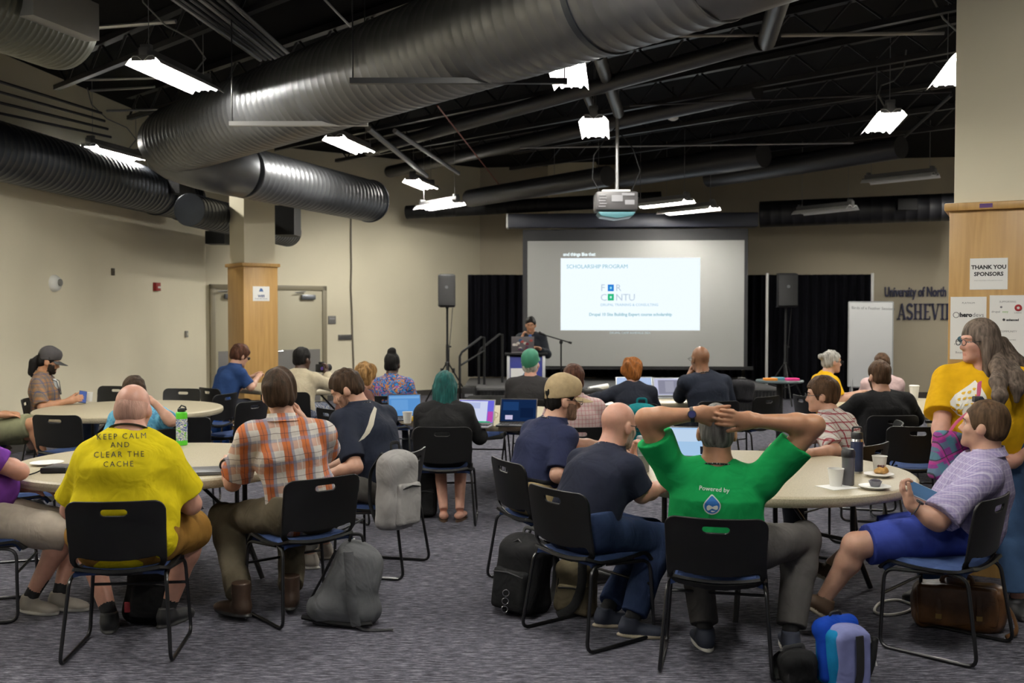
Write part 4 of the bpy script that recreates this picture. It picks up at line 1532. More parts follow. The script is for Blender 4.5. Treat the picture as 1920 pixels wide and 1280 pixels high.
def cap_parts(J, p, parent, m, mb=None, back=False):
    s = J['s'] * p.get('head_size', 1.0); R = J['Rh']; C = J['HC']
    at = lambda x, y, z: C + R @ np.array([x, y, z]) * s
    S = SDF()
    S.ell(at(0, -.012, .058), np.array((.084, .104, .102)) * s, R)
    S.cone(at(0, -.012, -.01), at(0, -.010, .075), .084 * s, .078 * s, .03, R[:, 1], 1.22)
    S.ell(at(0, .06, .085), np.array((.058, .045, .055)) * s, R, .03)
    S.plane(at(0, .07, .036), R @ np.array([0, .24, -1.0]))
    cap = sdf_object('cap', S, .006, m, parent)
    b = MB()
    def fn(u, v):
        x = (u - .5) * 2
        yy = .085 + (.105 * math.sqrt(max(0, 1 - x * x * .92))) * v - .035 * x * x
        q = at(x * .078 * (1 - .12 * v), yy, .036 - .016 * x * x - .022 * v)
        return tuple(q)
    b.grid(fn, 12, 5, .004)
    b.build('cap_brim', mb or m, cap)
    MB().ell(at(0, -.012, .161), np.array((.008, .008, .005)) * s, 8, 6).build('cap_button', mb or m, cap)
    return cap


def glasses_part(J, p, parent, m):
    s = J['s'] * p.get('head_size', 1.0); R = J['Rh']; C = J['HC']
    at = lambda x, y, z: Vector(C + R @ np.array([x, y, z]) * s)
    b = MB()
    for sg in (-1, 1):
        b.tube([at(sg * .032 + .025 * math.cos(a), .112 - .004 * abs(math.cos(a)), .004 + .017 * math.sin(a)) for a in np.linspace(0, 2 * PI, 17)[:-1]], .0022, 6, closed=True)
        b.tube([at(sg * .058, .108, .008), at(sg * .083, .09, .008), at(sg * .086, .0, .006), at(sg * .083, -.018, -.012)], .0022, 6)
    b.tube([at(-.008, .113, .006), at(0, .117, .008), at(.008, .113, .006)], .0022, 6)
    return b.build('glasses', m, parent)


def lanyard_part(J, p, parent, m, hang=True, shirt=None):
    s = J['s']; f = .6 + .4 * p.get('fat', 1.0)
    N = Vector(J['N']); nk = Vector(J['nk']); ru = Vector(J['ru']); fw = Vector(nrm(np.cross(J['nk'], J['ru'])))
    c_ = N + nk * .006 * s; r = .073 * s * f
    pts = []
    for a in np.linspace(-PI * .62, PI * 1.62, 26) - PI / 2 + PI / 2:
        pts.append(c_ + (ru * math.cos(a - PI / 2 + PI) * 1.0 - fw * math.sin(a - PI / 2 + PI) * -.92) * 0)
    pts = []
    for i in range(25):
        a = math.radians(-125 + 250 * i / 24)       # 0 = back of the neck
        pts.append(c_ + (ru * math.sin(a) * 1.05 - fw * math.cos(a) * .95) * r + nk * (.012 * math.cos(a) - .006) * s)
    if hang:
        S2 = Vector(J['S2']); up = Vector(J['up']); F = Vector(J['fw'])
        fr = p.get('lan_front', .155)
        for sg in (-1, 1):
            q = [S2 + F * (fr - .01) + up * .09 + ru * sg * .05, S2 + F * (fr + .01 + .04 * p.get('belly', 0)) - up * .05 + ru * sg * .015]
            if sg < 0: pts = q[::-1] + pts
            else: pts = pts + q
    o = MB().tube(pts, .0075 * s, 6, flat=(1.0, .5), closed=False).build('lanyard', m, parent)
    return o


def shoe_part(J, sd, parent, m_up, m_sole, kind='shoe', size=1.0):
    s = J['s'] * size; A, T, U = J['A' + sd], J['T' + sd], J['U' + sd]; X = np.cross(T, U)
    R = np.stack([X, T, U], 1)
    at = lambda x, y, z: A + R @ np.array([x, y, z]) * s
    S = SDF()
    E = lambda c, r, k=.03, op='add': S.ell(at(*c), np.array(r) * s, R, k, op)
    E((0, -.028, -.045), (.037, .042, .045)); E((0, .06, -.055), (.042, .075, .036)); E((0, .13, -.062), (.043, .055, .028))
    if kind == 'boot':
        S.cone(at(0, -.01, .09), at(0, -.01, -.03), .050 * s, .046 * s, .03, cut='a')
    else:
        S.cone(at(0, -.008, .012), at(0, -.005, -.03), .043 * s, .043 * s, .03, cut='a')
    S.ell(at(0, .055, -.080), np.array((.047, .135, .020)) * s, R, .006)
    S.plane(at(0, 0, -.089), -U)
    lev = -.068

    def zones(c):
        z = (c - A) @ U
        return (z < lev * s).astype(np.int32)
    o = sdf_object('boot' if kind == 'boot' else 'shoe', S, .006, [m_up, m_sole], parent, zones)
    return o


def person(label, loc, rz, p, h=.008, group=None):
    """one figure: a continuous body with clothes and hair as its parts"""
    if p.get('top') is not None:          # slump so far that the top of the head comes where the photo has it
        lo_, hi_ = .60, 1.15
        for _ in range(14):
            p['spine'] = (lo_ + hi_) / 2
            J = solve(p)
            tp = J['HC'] + J['Rh'] @ np.array([0, -.015, .125 + p.get('top_extra', 0)]) * J['s'] * p.get('head_size', 1.0)
            w = rotz(math.radians(rz)) @ tp + np.array([loc[0], loc[1], 0])
            q = proj(w)
            if q[1] > p['top'][1]: lo_ = p['spine']
            else: hi_ = p['spine']
    J = solve(p); J['p'] = p
    tone = p.get('skin', 'fair')
    SK = skin_mat(tone); LIP = mat('lips_' + tone, [c * f for c, f in zip(SKIN[tone], (.92, .72, .72))], .45)
    BEARD = p.get('beard'); BM = hair_mat(*BEARD) if BEARD else SK
    B = SDF()
    torso(B, J, p)
    head_prims(B, J, p)
    for sd in 'LR':
        arm_prims(B, J, p, sd)
        hand_prims(B, J, sd)
        leg_prims(B, J, p, sd, to=2.0)
        if p.get('shoes') is None or p.get('shoes')[0] in ('sandal',):
            A, T, U = J['A' + sd], J['T' + sd], J['U' + sd]
            B.cone(A - U * .045 - T * .03, A - U * .055 + T * .12, .030, .024, .03, np.cross(T, U), 1.3)
        else:
            B.cone(J['A' + sd], J['A' + sd] - J['U' + sd] * .03, .033, .03, .02)
    hs = J['s'] * p.get('head_size', 1.0)
    sole_z = p.get('socks')

    def zones(c):
        q = (c - J['HC']) @ J['Rh'] / hs
        mi = np.zeros(len(c), np.int32)
        lip = (np.abs(q[:, 0]) < .019) & (q[:, 1] > .080) & (q[:, 2] < -.058) & (q[:, 2] > -.077)
        if BEARD:
            bz = (q[:, 2] < -.035 + .02 * (np.abs(q[:, 0]) > .05)) & (q[:, 2] > -.13) & (q[:, 1] > .018) & (np.abs(q[:, 0]) < .09) & ~((q[:, 2] > -.05) & (np.abs(q[:, 0]) < .045))
            mi[bz] = 2
        mi[lip] = 1
        if sole_z:
            for sd in 'LR':
                A = J['A' + sd]; ax = nrm(J['K' + sd] - A)
                t = (c - A) @ ax; r = np.linalg.norm((c - A) - t[:, None] * ax, axis=1)
                mi[(t < sole_z[1]) & (t > -.09) & (r < .11)] = 3
        return mi
    mats = [SK, LIP, BM, mat(*sole_z[0]) if sole_z else SK]
    body = sdf_object('person', B, h, mats, None, zones)
    body.location = (loc[0], loc[1], loc[2] if len(loc) > 2 else 0.0)
    body.rotation_euler = (0, 0, math.radians(rz))
    tag(body, label, 'person', group)
    # eyes
    if p.get('eyes', True):
        for sg in (-1, 1):
            c = J['HC'] + J['Rh'] @ np.array([sg * .030, .0705, .004]) * hs
            ey = MB().ell(c, (.012 * hs,) * 3, 12, 8).build('eye', mat('eye_white', (.6, .58, .55), .2), body)
            ci = J['HC'] + J['Rh'] @ np.array([sg * .030, .0775, .004]) * hs
            MB().ell(ci, (.0056 * hs,) * 3, 10, 6).build('iris', mat('iris_dark', (.03, .02, .015), .15), ey)
            br = [J['HC'] + J['Rh'] @ np.array([sg * x, y, z]) * hs for x, y, z in ((.012, .094, .024), (.03, .092, .029), (.05, .078, .024))]
            MB().tube([Vector(b) for b in br], [.003, .0036, .002], 6, flat=(1, .8)).build('eyebrow', hair_mat(*p.get('brow', ('dark', (.05, .03, .02)))), body)
    # trousers / shorts / skirt
    parts = {'body': body, 'J': J}
    tr = p.get('trousers')
    if tr:
        kind, tm = tr[0], tr[1]
        S = SDF(); c = p.get('trouser_c', .013); f = p.get('fat', 1.0)
        s = J['s']
        S.cone(J['H'] + np.array([-.055 * f * s, -.015, .02]), J['H'] + np.array([.055 * f * s, -.015, .02]), .124 * s + c + .02 * (f - 1), .124 * s + c + .02 * (f - 1), .04)
        S.cone(J['H'] + np.array([0, -.005, .05]), J['S1'], .118 * s * (.5 + .5 * f) + c, .114 * s * (.4 + .6 * f) + c * .6, .04, (1, 0, 0), 1.36 * (.6 + .4 * f))
        for sd in 'LR':
            leg_prims(S, J, p, sd, c + .004, to={'long': 1.93, 'shorts': tr[2] if len(tr) > 2 else .86, 'skirt': .8, 'capri': 1.5}[kind], flare={'long': .012, 'shorts': .022, 'skirt': .02, 'capri': .01}[kind])
        if kind == 'skirt':
            S.cone(J['H'] * 1.0, (J['KL'] + J['KR']) / 2 * .85 + J['H'] * .15, .11, .085, .05, (1, 0, 0), 1.7, cut='b')
        wa = J['S1'] * .45 + J['H'] * .55
        wa = np.array([wa[0], wa[1], max(wa[2], J['H'][2] + .10 + .022 * f)])
        S.plane(wa, (0, -.3 * math.sin(math.radians(p.get('lean', 8))), 1.0), J['H'] - np.array([.4, .4, .1]), J['H'] + np.array([.4, .13, .3]), k=.006)
        sh = sdf_object({'long': 'trousers', 'shorts': 'shorts', 'skirt': 'skirt', 'capri': 'trousers'}[kind], S, h, tm, body, wrinkle=folds(.0045, len(label)))
        parts['trousers'] = sh
        if p.get('belt'):
            d = nrm(J['S1'] - J['H']); bx = []
            rr = .118 * s * (.5 + .5 * f) + c + .004
            for i in range(28):
                a_ = 2 * PI * i / 28
                q = np.array([math.cos(a_) * rr * 1.36 * (.6 + .4 * f), math.sin(a_) * rr, 0])
                bx.append(Vector(wa - d * .018 + q + np.array([0, 0, -(q @ d) / d[2]])))
            MB().tube(bx, .014, 6, closed=True, flat=(.5, 1)).build('belt', M_black, body)
    # shirt
    st = p.get('shirt')
    if st:
        sl, sm = st[0], st[1]          # sleeve fraction (<1 short, 2 long), material
        S = SDF(); c = p.get('shirt_c', .014)
        torso(S, J, p, c)
        for sd in 'LR':
            if sl <= 1.0:
                arm_prims(S, J, p, sd, c + .004, sl, .035, flare=p.get('sleeve_flare', .014))
            else:
                arm_prims(S, J, p, sd, c + .002, 1.0, .03, fore=sl - 1.0)
        hem = J['H'] + np.array([0, 0, p.get('hem', -.02)])
        tilt = p.get('hem_tilt', .25)
        S.plane(hem, (0, tilt, -1.0), J['H'] - np.array([.4, .4, .4]), J['H'] + np.array([.4, .4, .08]))
        # neck opening
        nk = J['nk']; r = .060 * J['s'] * (.6 + .4 * p.get('fat', 1.0)) + p.get('neck_open', .004)
        S.cone(J['N'] + nk * .022, J['N'] + nk * .16, r, r * 1.05, .008, op='sub')
        fwv = nrm(np.cross(nk, J['ru']) * -1) if False else J['fw']
        S.ell(J['N'] + nk * .02 + fwv * .055, (.055, .05, .05), None, .01, 'sub')
        sh = sdf_object(p.get('shirt_name', 'shirt'), S, h, sm, body, wrinkle=folds(p.get('fold', .0055), len(label) + 3))
        parts['shirt'] = sh
        if p.get('collar'):
            cm = p['collar'] if not isinstance(p['collar'], bool) else sm
            ru = Vector(J['ru']); fw = Vector(nrm(np.cross(J['nk'], J['ru'])) * -1) if False else Vector(J['fw']); nkv = Vector(nk); N = Vector(J['N'])
            rr = r + .010

            def fn(u, v):
                a = math.radians(-150 + 300 * u)
                base = N + nkv * .030 + (ru * math.sin(a) - fw * math.cos(a) * .95) * (rr + .024 * v ** 1.5) + nkv * (.028 * (1 - v) - .016 * v) - nkv * .03 * (1 - math.cos(a)) * .35
                return tuple(base)
            MB().grid(fn, 30, 4, .004).build('collar', cm, body)
    # shoes
    shs = p.get('shoes')
    if shs and shs[0] != 'sandal':
        for sd in 'LR':
            shoe_part(J, sd, body, shs[1], shs[2], shs[0])
    if shs and shs[0] == 'sandal':
        for sd in 'LR':
            A, T, U = J['A' + sd], J['T' + sd], J['U' + sd]; X = np.cross(T, U)
            b = MB(); ol = [(.035 * math.cos(a) * (1 + .1 * math.sin(a)), .045 + .125 * math.sin(a)) for a in np.linspace(0, 2 * PI, 20)[:-1]]
            M = Matrix((Vector(X), Vector(T), Vector(U))).transposed().to_4x4(); M.translation = Vector(A - U * .09)
            b.prism(ol, 0, .014, M)
            so = b.build('sandal', shs[1], body)
            MB().tube([Vector(A + R_) for R_ in (X * .042 + T * .07 - U * .075, T * .075 - U * .028, -X * .042 + T * .07 - U * .075)], .008, 6, flat=(1, .5)).build('strap', shs[2], so)
    # hair, cap, glasses
    hr = p.get('hair')
    if hr:
        S = hair_sdf(J, p, hr[0])
        parts['hair'] = sdf_object('hair', S, min(h, .007), hr[1], body, wrinkle=tufts(p.get('tuft', .004), len(label), p.get('tuft_f', 1.0)))
    if p.get('cap'):
        cap_parts(J, p, body, p['cap'][0], p['cap'][1] if len(p['cap']) > 1 else None)
    if p.get('glasses'):
        glasses_part(J, p, body, p['glasses'])
    if p.get('lanyard'):
        lanyard_part(J, p, body, p['lanyard'][0], p['lanyard'][1])
    if p.get('watch'):
        sd, wm = p['watch'][:2]
        E, W = J['E' + sd], J['W' + sd]; d = nrm(W - E); c0 = W - d * .028
        a = nrm(np.cross(d, [0, 0, 1.0])); b_ = np.cross(d, a)
        wt = MB().tube([Vector(c0 + (a * math.cos(t) + b_ * math.sin(t)) * .0325 * J['s']) for t in np.linspace(0, 2 * PI, 21)[:-1]], .0065, 6, closed=True, flat=(1.5, .5)).build('watch', wm, body)
        fdir = nrm(p['watch'][2]) if len(p['watch']) > 2 else np.array([0, 0, 1.0]); fdir = nrm(fdir - d * (fdir @ d))
        MB().lathe([(.021, 0), (.021, .009), (.017, .011)], 20, Vector(c0 + fdir * .029 * J['s']), Vector(fdir)).build('watch_case', M_ink, wt)
        MB().lathe([(.0165, 0), (.0165, .001)], 20, Vector(c0 + fdir * (.029 * J['s'] + .011)), Vector(fdir)).build('watch_face', p['watch'][3] if len(p['watch']) > 3 else M_inkgrey, wt)
    return parts


def to_local(loc, rz, w):
    """world point -> a figure's own space"""
    v = np.array([w[0] - loc[0], w[1] - loc[1], w[2]]) if True else None
    return rotz(-math.radians(rz)) @ v


def dir_local(rz, d):
    return rotz(-math.radians(rz)) @ np.asarray(d, float)
# ------------------------------------------------------------ chairs and tables
M_seatblue = cloth('seat_blue', (0.040, 0.065, 0.16), .9, .15)
M_rod = mat('chair_rod', (0.055, 0.055, 0.058), .3, metal=.9)
M_shell = mat('chair_shell', (0.0065, 0.0065, 0.007), .42, bump=.06, bscale=500, spec=.3)


def round_path(pts, r, n=5):
    pts = [Vector(p) for p in pts]; out = [pts[0]]
    for a, b, c in zip(pts, pts[1:], pts[2:]):
        d1 = (a - b); d2 = (c - b); q = min(r, d1.length * .45, d2.length * .45)
        p1 = b + d1.normalized() * q; p2 = b + d2.normalized() * q
        for i in range(n + 1):
            t = i / n
            out.append(p1 * (1 - t) ** 2 + b * 2 * t * (1 - t) + p2 * t * t)
    out.append(pts[-1]); return out


def chair_back_mesh():
    h = .0062
    x = np.arange(-.25, .2501, h); z = np.arange(.38, .83, h); y = np.arange(-.018, .0181, h / 1.6)
    X, Y, Z = x[:, None, None], y[None, :, None], z[None, None, :]
    def rr(px, pz, cx, cz, hx, hz, r):
        qx = np.abs(px - cx) - hx + r; qz = np.abs(pz - cz) - hz + r
        return np.sqrt(np.maximum(qx, 0) ** 2 + np.maximum(qz, 0) ** 2) + np.minimum(np.maximum(qx, qz), 0) - r
    taper = 1 - .10 * (Z - .62)
    d = rr(X * taper, Z - .035 * (X / .23) ** 2 * (Z < .5), 0, .606, .232, .191, .055)
    slot = rr(X, Z, 0, .742, .062, .0155, .0155)
    # opening behind the sitter's back, between the panel and the seat rim
    op = rr(X, Z - .022 * (X / .2) ** 2, 0, .474, .198, .024, .022)
    d = np.maximum(d, -slot); d = np.maximum(d, -op)
    e = np.abs(Y) - .0065
    D = np.maximum(d, e).astype(np.float32)
    V, F = surface_nets(D, np.array([0, 0, 0]), 1.0)
    V = np.stack([x[0] + V[:, 0] * h, y[0] + V[:, 1] * (h / 1.6), z[0] + V[:, 2] * h], 1)
    yy = V[:, 1]
    V[:, 1] = yy - .215 - (V[:, 2] - .45) * .17 + .035 * (V[:, 0] / .23) ** 2 + .03 * np.maximum(0, .50 - V[:, 2]) / .08
    me = bpy.data.meshes.new('backrest')
    put_mesh(me, V, F[:, ::-1] if False else F)
    me.materials.append(M_shell)
    return me


def make_chair():
    t = thing('stacking_chair', 'black stacking chair with blue seat pad', 'chair')
    link('backrest', chair_back_mesh(), t)
    def sh(u, v):
        x = (u - .5) * .47 * (1 - .06 * v) * (1 - .16 * max(0, (.22 - v) / .22) ** 2); y = -.215 + .46 * v
        z = .437 - .018 * math.sin(PI * v) + .02 * abs(u - .5) ** 2 * 4 - .055 * max(0, (v - .85) / .15) ** 2 + .014 * max(0, (.15 - v) / .15)
        return (x, y, z)
    MB().grid(sh, 12, 16, .014).build('seat_shell', M_shell, t)
    def pad(u, v):
        x = (u - .5) * .425 * (1 - .05 * v); y = -.19 + .42 * v
        eu = min(1, min(u, 1 - u) / .07); ev = min(1, min(v, 1 - v) / .08)
        z = .437 + .028 * (min(eu, ev)) ** .5 - .010 * math.sin(PI * v) - .04 * max(0, (v - .85) / .15) ** 2
        return (x, y, z)
    MB().grid(pad, 14, 16, .022).build('seat_cushion', M_seatblue, t)
    for sg in (-1, 1):
        p = [(sg * .205, -.10, .424), (sg * .226, -.20, .418), (sg * .258, -.262, .0105), (sg * .258, .215, .0105), (sg * .232, .205, .402), (sg * .205, -.08, .418)]
        MB().tube(round_path(p, .055), .0095, 8).build('leg_frame', M_rod, t)
    MB().tube([(-.244, .211, .275), (.244, .211, .275)], .008, 8).build('crossbar', M_rod, t)
    MB().tube([(-.20, -.11, .415), (.20, -.11, .415)], .008, 8).build('crossbar', M_rod, t)
    return t


CHAIR = make_chair()
CHAIR_USED = [False]


def chair(x, y, rz, label, group='black stacking chairs'):
    rz = math.radians(rz)
    if not CHAIR_USED[0]:
        CHAIR_USED[0] = True
        CHAIR.location = (x, y, 0); CHAIR.rotation_euler = (0, 0, rz); CHAIR['label'] = label; CHAIR['group'] = group
        return CHAIR
    return dup(CHAIR, (x, y, 0), rz, label, group)


def chair_under(loc, rz, label, back=.06, **k):
    a = math.radians(rz)
    return chair(loc[0] - math.sin(a) * back, loc[1] + math.cos(a) * back, rz, label, **k)


def speckle():
    m = mat('table_top', (0.55, 0.49, 0.35), .42)
    nt = m.node_tree; b = nt.nodes['Principled BSDF']
    tc = nt.nodes.new('ShaderNodeTexCoord'); n = nt.nodes.new('ShaderNodeTexNoise')
    n.inputs['Scale'].default_value = 160; n.inputs['Detail'].default_value = 3
    nt.links.new(tc.outputs['Object'], n.inputs[0])
    r = nt.nodes.new('ShaderNodeValToRGB')
    r.color_ramp.elements[0].position = .35; r.color_ramp.elements[0].color = (.36, .315, .215, 1)
    r.color_ramp.elements[1].position = .62; r.color_ramp.elements[1].color = (.49, .435, .315, 1)
    nt.links.new(n.outputs[0], r.inputs[0]); nt.links.new(r.outputs[0], b.inputs['Base Color'])
    return m


M_top = speckle()
M_leg = mat('table_leg', (0.012, 0.012, 0.013), .4)


def make_table():
    t = thing('round_table', 'round tan folding table', 'table')
    R = .90
    MB().lathe([(R - .08, .690), (R - .05, .682), (R - .012, .686), (R - .002, .700), (R, .716), (R - .003, .733), (R - .015, .742), (R - .03, .745), (0, .745)], 72).build('table_top', M_top, t)
    MB().lathe([(.3, .675), (R - .09, .675), (R - .09, .694), (0, .694)], 48).build('under_frame', M_leg, t)
    for sx in (-1, 1):
        for sy in (-1, 1):
            MB().tube(round_path([(sx * .50, sy * .30, .69), (sx * .50, sy * .30, .30), (sx * .60, sy * .36, .012)], .1), .016, 8).build('leg', M_leg, t)
        MB().tube([(sx * .50, -.30, .30), (sx * .50, .30, .30)], .013, 8).build('crossbar', M_leg, t)
        MB().tube([(sx * .50, .0, .30), (sx * .14, 0, .68)], .012, 8).build('brace', M_leg, t)
    return t


TABLE = make_table()
TABLE_USED = [False]


def table(x, y, rz, label):
    rz = math.radians(rz)
    if not TABLE_USED[0]:
        TABLE_USED[0] = True
        TABLE.location = (x, y, 0); TABLE.rotation_euler = (0, 0, rz); TABLE['label'] = label; TABLE['group'] = 'round folding tables'
        return TABLE
    return dup(TABLE, (x, y, 0), rz, label, 'round folding tables')


T1 = (-2.27, 6.45); T2 = (-3.82, 10.0); T3 = (-.17, 9.4); T4 = (1.50, 6.05); T5 = (1.55, 11.4); T6 = (-2.7, 13.1); T7 = (4.2, 10.3); T8 = (4.5, 8.5)
table(*T1, 20, 'round tan table in front of the man in the yellow shirt')
table(*T2, 0, 'round tan table where the man in the dark cap sits by the left wall')
table(*T3, 10, 'round tan table holding laptops beside the woman with teal hair')
table(*T4, 35, 'round tan table in front of the man in the green shirt')
table(*T5, 0, 'round tan table in front of the curly red haired woman')
table(*T6, 0, 'round tan table behind the person in a cream jacket by the maple pillar')
table(*T7, 0, 'round tan table holding a cup beside the man in black')
table(*T8, 0, 'round tan table partly hidden behind the standing woman')

# empty chairs
def X(px, Y): return (px - 960) / FPX * Y
chair(X(128, 9.0) , 9.05, -8, 'empty black chair with its back to us, behind the man in the yellow shirt')
chair(X(35, 7.05), 7.0, -72, 'empty chair beside the elbow of the person in purple, seen from its edge')
chair(X(328, 11.7), 11.6, 172, 'empty black chair facing us across the table of the man in the dark cap')
chair(X(352, 8.9), 8.85, 10, 'empty black chair behind the green and white carton')
chair(X(190, 12.0), 12.0, 165, 'empty chair just right of the white cup on the far left table')
chair(X(388, 11.2), 11.2, 72, 'empty chair seen edge on behind the person in the dark blue polo')
chair(X(440, 10.3), 10.3, 62, 'empty grey looking chair seen obliquely below the person in the dark blue polo')
chair(X(612, 8.0), 8.0, 30, 'empty black chair between the orange plaid shirt and the navy polo with a pale stripe')
chair(X(1708, 8.15), 8.15, -8, 'empty black chair left of the standing woman in yellow')
chair(X(1628, 8.3), 8.3, 75, 'empty dark chair between the red checked shirt and the person in black')
chair(X(1405, 10.95), 10.95, 40, 'empty dark chair with a grey bag, right of the bald man in the dark sweater')
chair(X(905, 9.9), 10.6, 175, 'empty chair across the table from the woman with teal hair')
# ------------------------------------------------------------ the people
def WP(px, py, Y):
    v = P(px, py, Y); return np.array([v.x, v.y, v.z])
def WZ(px, py, z):
    v = Zp(px, py, z); return np.array([v.x, v.y, v.z])


class Spot:
    """hip position and heading of a figure; turns world points into its own space"""
    def __init__(s, x, y, rz): s.loc = (x, y); s.rz = rz
    def p(s, px, py, Y): return to_local(s.loc, s.rz, WP(px, py, Y))
    def f(s, px, py, z=.09): return to_local(s.loc, s.rz, WZ(px, py, z))
    def w(s, x, y, z): return to_local(s.loc, s.rz, (x, y, z))
    def d(s, x, y, z): return dir_local(s.rz, (x, y, z))


H_brown = hair_mat('brown', (0.070, 0.038, 0.021)); H_dkbrown = hair_mat('dark_brown', (0.042, 0.024, 0.014)); H_black = hair_mat('black', (0.008, 0.007, 0.007))
H_grey = hair_mat('grey', (0.20, 0.19, 0.18)); H_silver = hair_mat('silver', (0.42, 0.40, 0.37)); H_blond = hair_mat('blond', (0.30, 0.17, 0.065))
H_ginger = hair_mat('ginger', (0.27, 0.095, 0.022)); H_teal = hair_mat('teal', (0.012, 0.085, 0.080)); H_ash = hair_mat('ash', (0.165, 0.125, 0.100))
H_redbrown = hair_mat('red_brown', (0.075, 0.030, 0.018)); H_midbrown = hair_mat('mid_brown', (0.085, 0.050, 0.028)); H_stub = hair_mat('stubble_grey', (0.585, 0.34, 0.265), .6, .15)
H_salt = hair_mat('salt_pepper', (0.17, 0.16, 0.15), var=.6)
M_sole = mat('sole_white', (0.55, 0.53, 0.49), .6); M_soledk = mat('sole_dark', (0.03, 0.03, 0.03), .6); M_soletan = mat('sole_tan', (0.42, 0.36, 0.27), .6)
M_shoeblack = mat('shoe_black', (0.018, 0.018, 0.02), .6); M_shoegrey = mat('shoe_grey', (0.34, 0.31, 0.27), .7, var=.15); M_shoenavy = mat('shoe_navy', (0.02, 0.025, 0.045), .7)
M_boot = mat('boot_brown', (0.045, 0.024, 0.014), .5, var=.2); M_shoebrown = mat('shoe_brown', (0.075, 0.042, 0.022), .6)
M_strap = mat('lanyard_black', (0.012, 0.012, 0.014), .6)


def lan_text():
    m = mat('lanyard_printed', (0.012, 0.012, 0.014), .6)
    nt = m.node_tree; b = nt.nodes['Principled BSDF']
    tc = nt.nodes.new('ShaderNodeTexCoord'); n = nt.nodes.new('ShaderNodeTexNoise'); n.inputs['Scale'].default_value = 90; n.inputs['Detail'].default_value = 1
    nt.links.new(tc.outputs['Object'], n.inputs[0])
    r = nt.nodes.new('ShaderNodeValToRGB'); r.color_ramp.interpolation = 'CONSTANT'
    r.color_ramp.elements[0].color = (.012, .012, .014, 1); r.color_ramp.elements[1].position = .58; r.color_ramp.elements[1].color = (.5, .5, .5, 1)
    nt.links.new(n.outputs[0], r.inputs[0]); nt.links.new(r.outputs[0], b.inputs['Base Color'])
    return m


M_lan = lan_text()
FIG = {}


def seat_label(rest): return 'black chair with blue pad, ' + rest


# man in the yellow shirt
s = Spot(X(231, 4.97), 4.97, 6)
FIG['yellow'] = person('person in a yellow lettered T-shirt sitting with back to us, bald head', s.loc, s.rz, dict(
    top=(240, 718), scale=1.06, fat=1.42, belly=.6, shoulder_w=.98, lean=11, head=(-6, 14, 0), skin='pink', head_size=1.0,
    elbowL=s.p(134, 955, 5.14), wristL=s.p(190, 945, 5.45), elbowR=s.p(358, 945, 5.16), wristR=s.p(318, 925, 5.48), shrug=(-.055, -.055), neck_len=.03, neck=(0, .25, 0), handL=(.5, .8, 0), handR=(-.5, .8, 0),
    kneeL=s.p(158, 1000, 5.52), kneeR=s.p(368, 992, 5.48), ankleL=s.f(205, 1150), ankleR=s.f(315, 1140), toeL=(-.25, 1, 0), toeR=(.55, 1, 0),
    shirt=(.78, cloth('shirt_yellow', (0.62, 0.50, 0.012), .85, .45)), hem=-.10, sleeve_flare=.028, neck_open=.01, shirt_name='t_shirt',
    trousers=('shorts', cloth('shorts_mustard', (0.26, 0.135, 0.030), .85, .3), .97), hair=('stubble', H_stub), hair_t=.002, tuft=.0008,
    shoes=('shoe', M_shoeblack, M_soledk), lanyard=(M_strap, False), socks=(('sock_black', (.015, .015, .017), .9), .05)), h=.0075)
chair_under(s.loc, 6.4, seat_label('under the man in the yellow shirt'))

# person in purple at the left edge
s = Spot(-3.03, 5.62, -78)
FIG['purple'] = person('person in a purple T-shirt and pale shorts cut off by the left edge', s.loc, s.rz, dict(
    scale=1.02, fat=1.25, belly=.8, lean=-4, head=(0, 10, 0), skin='pink', shoulder_w=1.08,
    elbowR=s.p(58, 892, 5.62), wristR=s.p(-22, 850, 5.80), wristL=(-.12, .30, .68), curlR=60,
    kneeR=s.p(128, 1000, 5.66), kneeL=s.p(150, 995, 5.86), ankleR=s.f(58, 1118), ankleL=s.f(112, 1112), toeR=s.d(.9, -.3, 0), toeL=s.d(1, -.25, 0),
    shirt=(.72, cloth('shirt_purple', (0.13, 0.035, 0.24), .85, .4)), hem=-.08, shirt_name='t_shirt', sleeve_flare=.02,
    trousers=('shorts', cloth('shorts_stone', (0.42, 0.37, 0.31), .85, .3), .99), hair=('short', H_brown),
    shoes=('shoe', M_shoegrey, M_sole), socks=(('sock_black', (.015, .015, .017), .9), .05)), h=.0085)
chair_under(s.loc, -76, seat_label('under the person in purple at the left edge'))

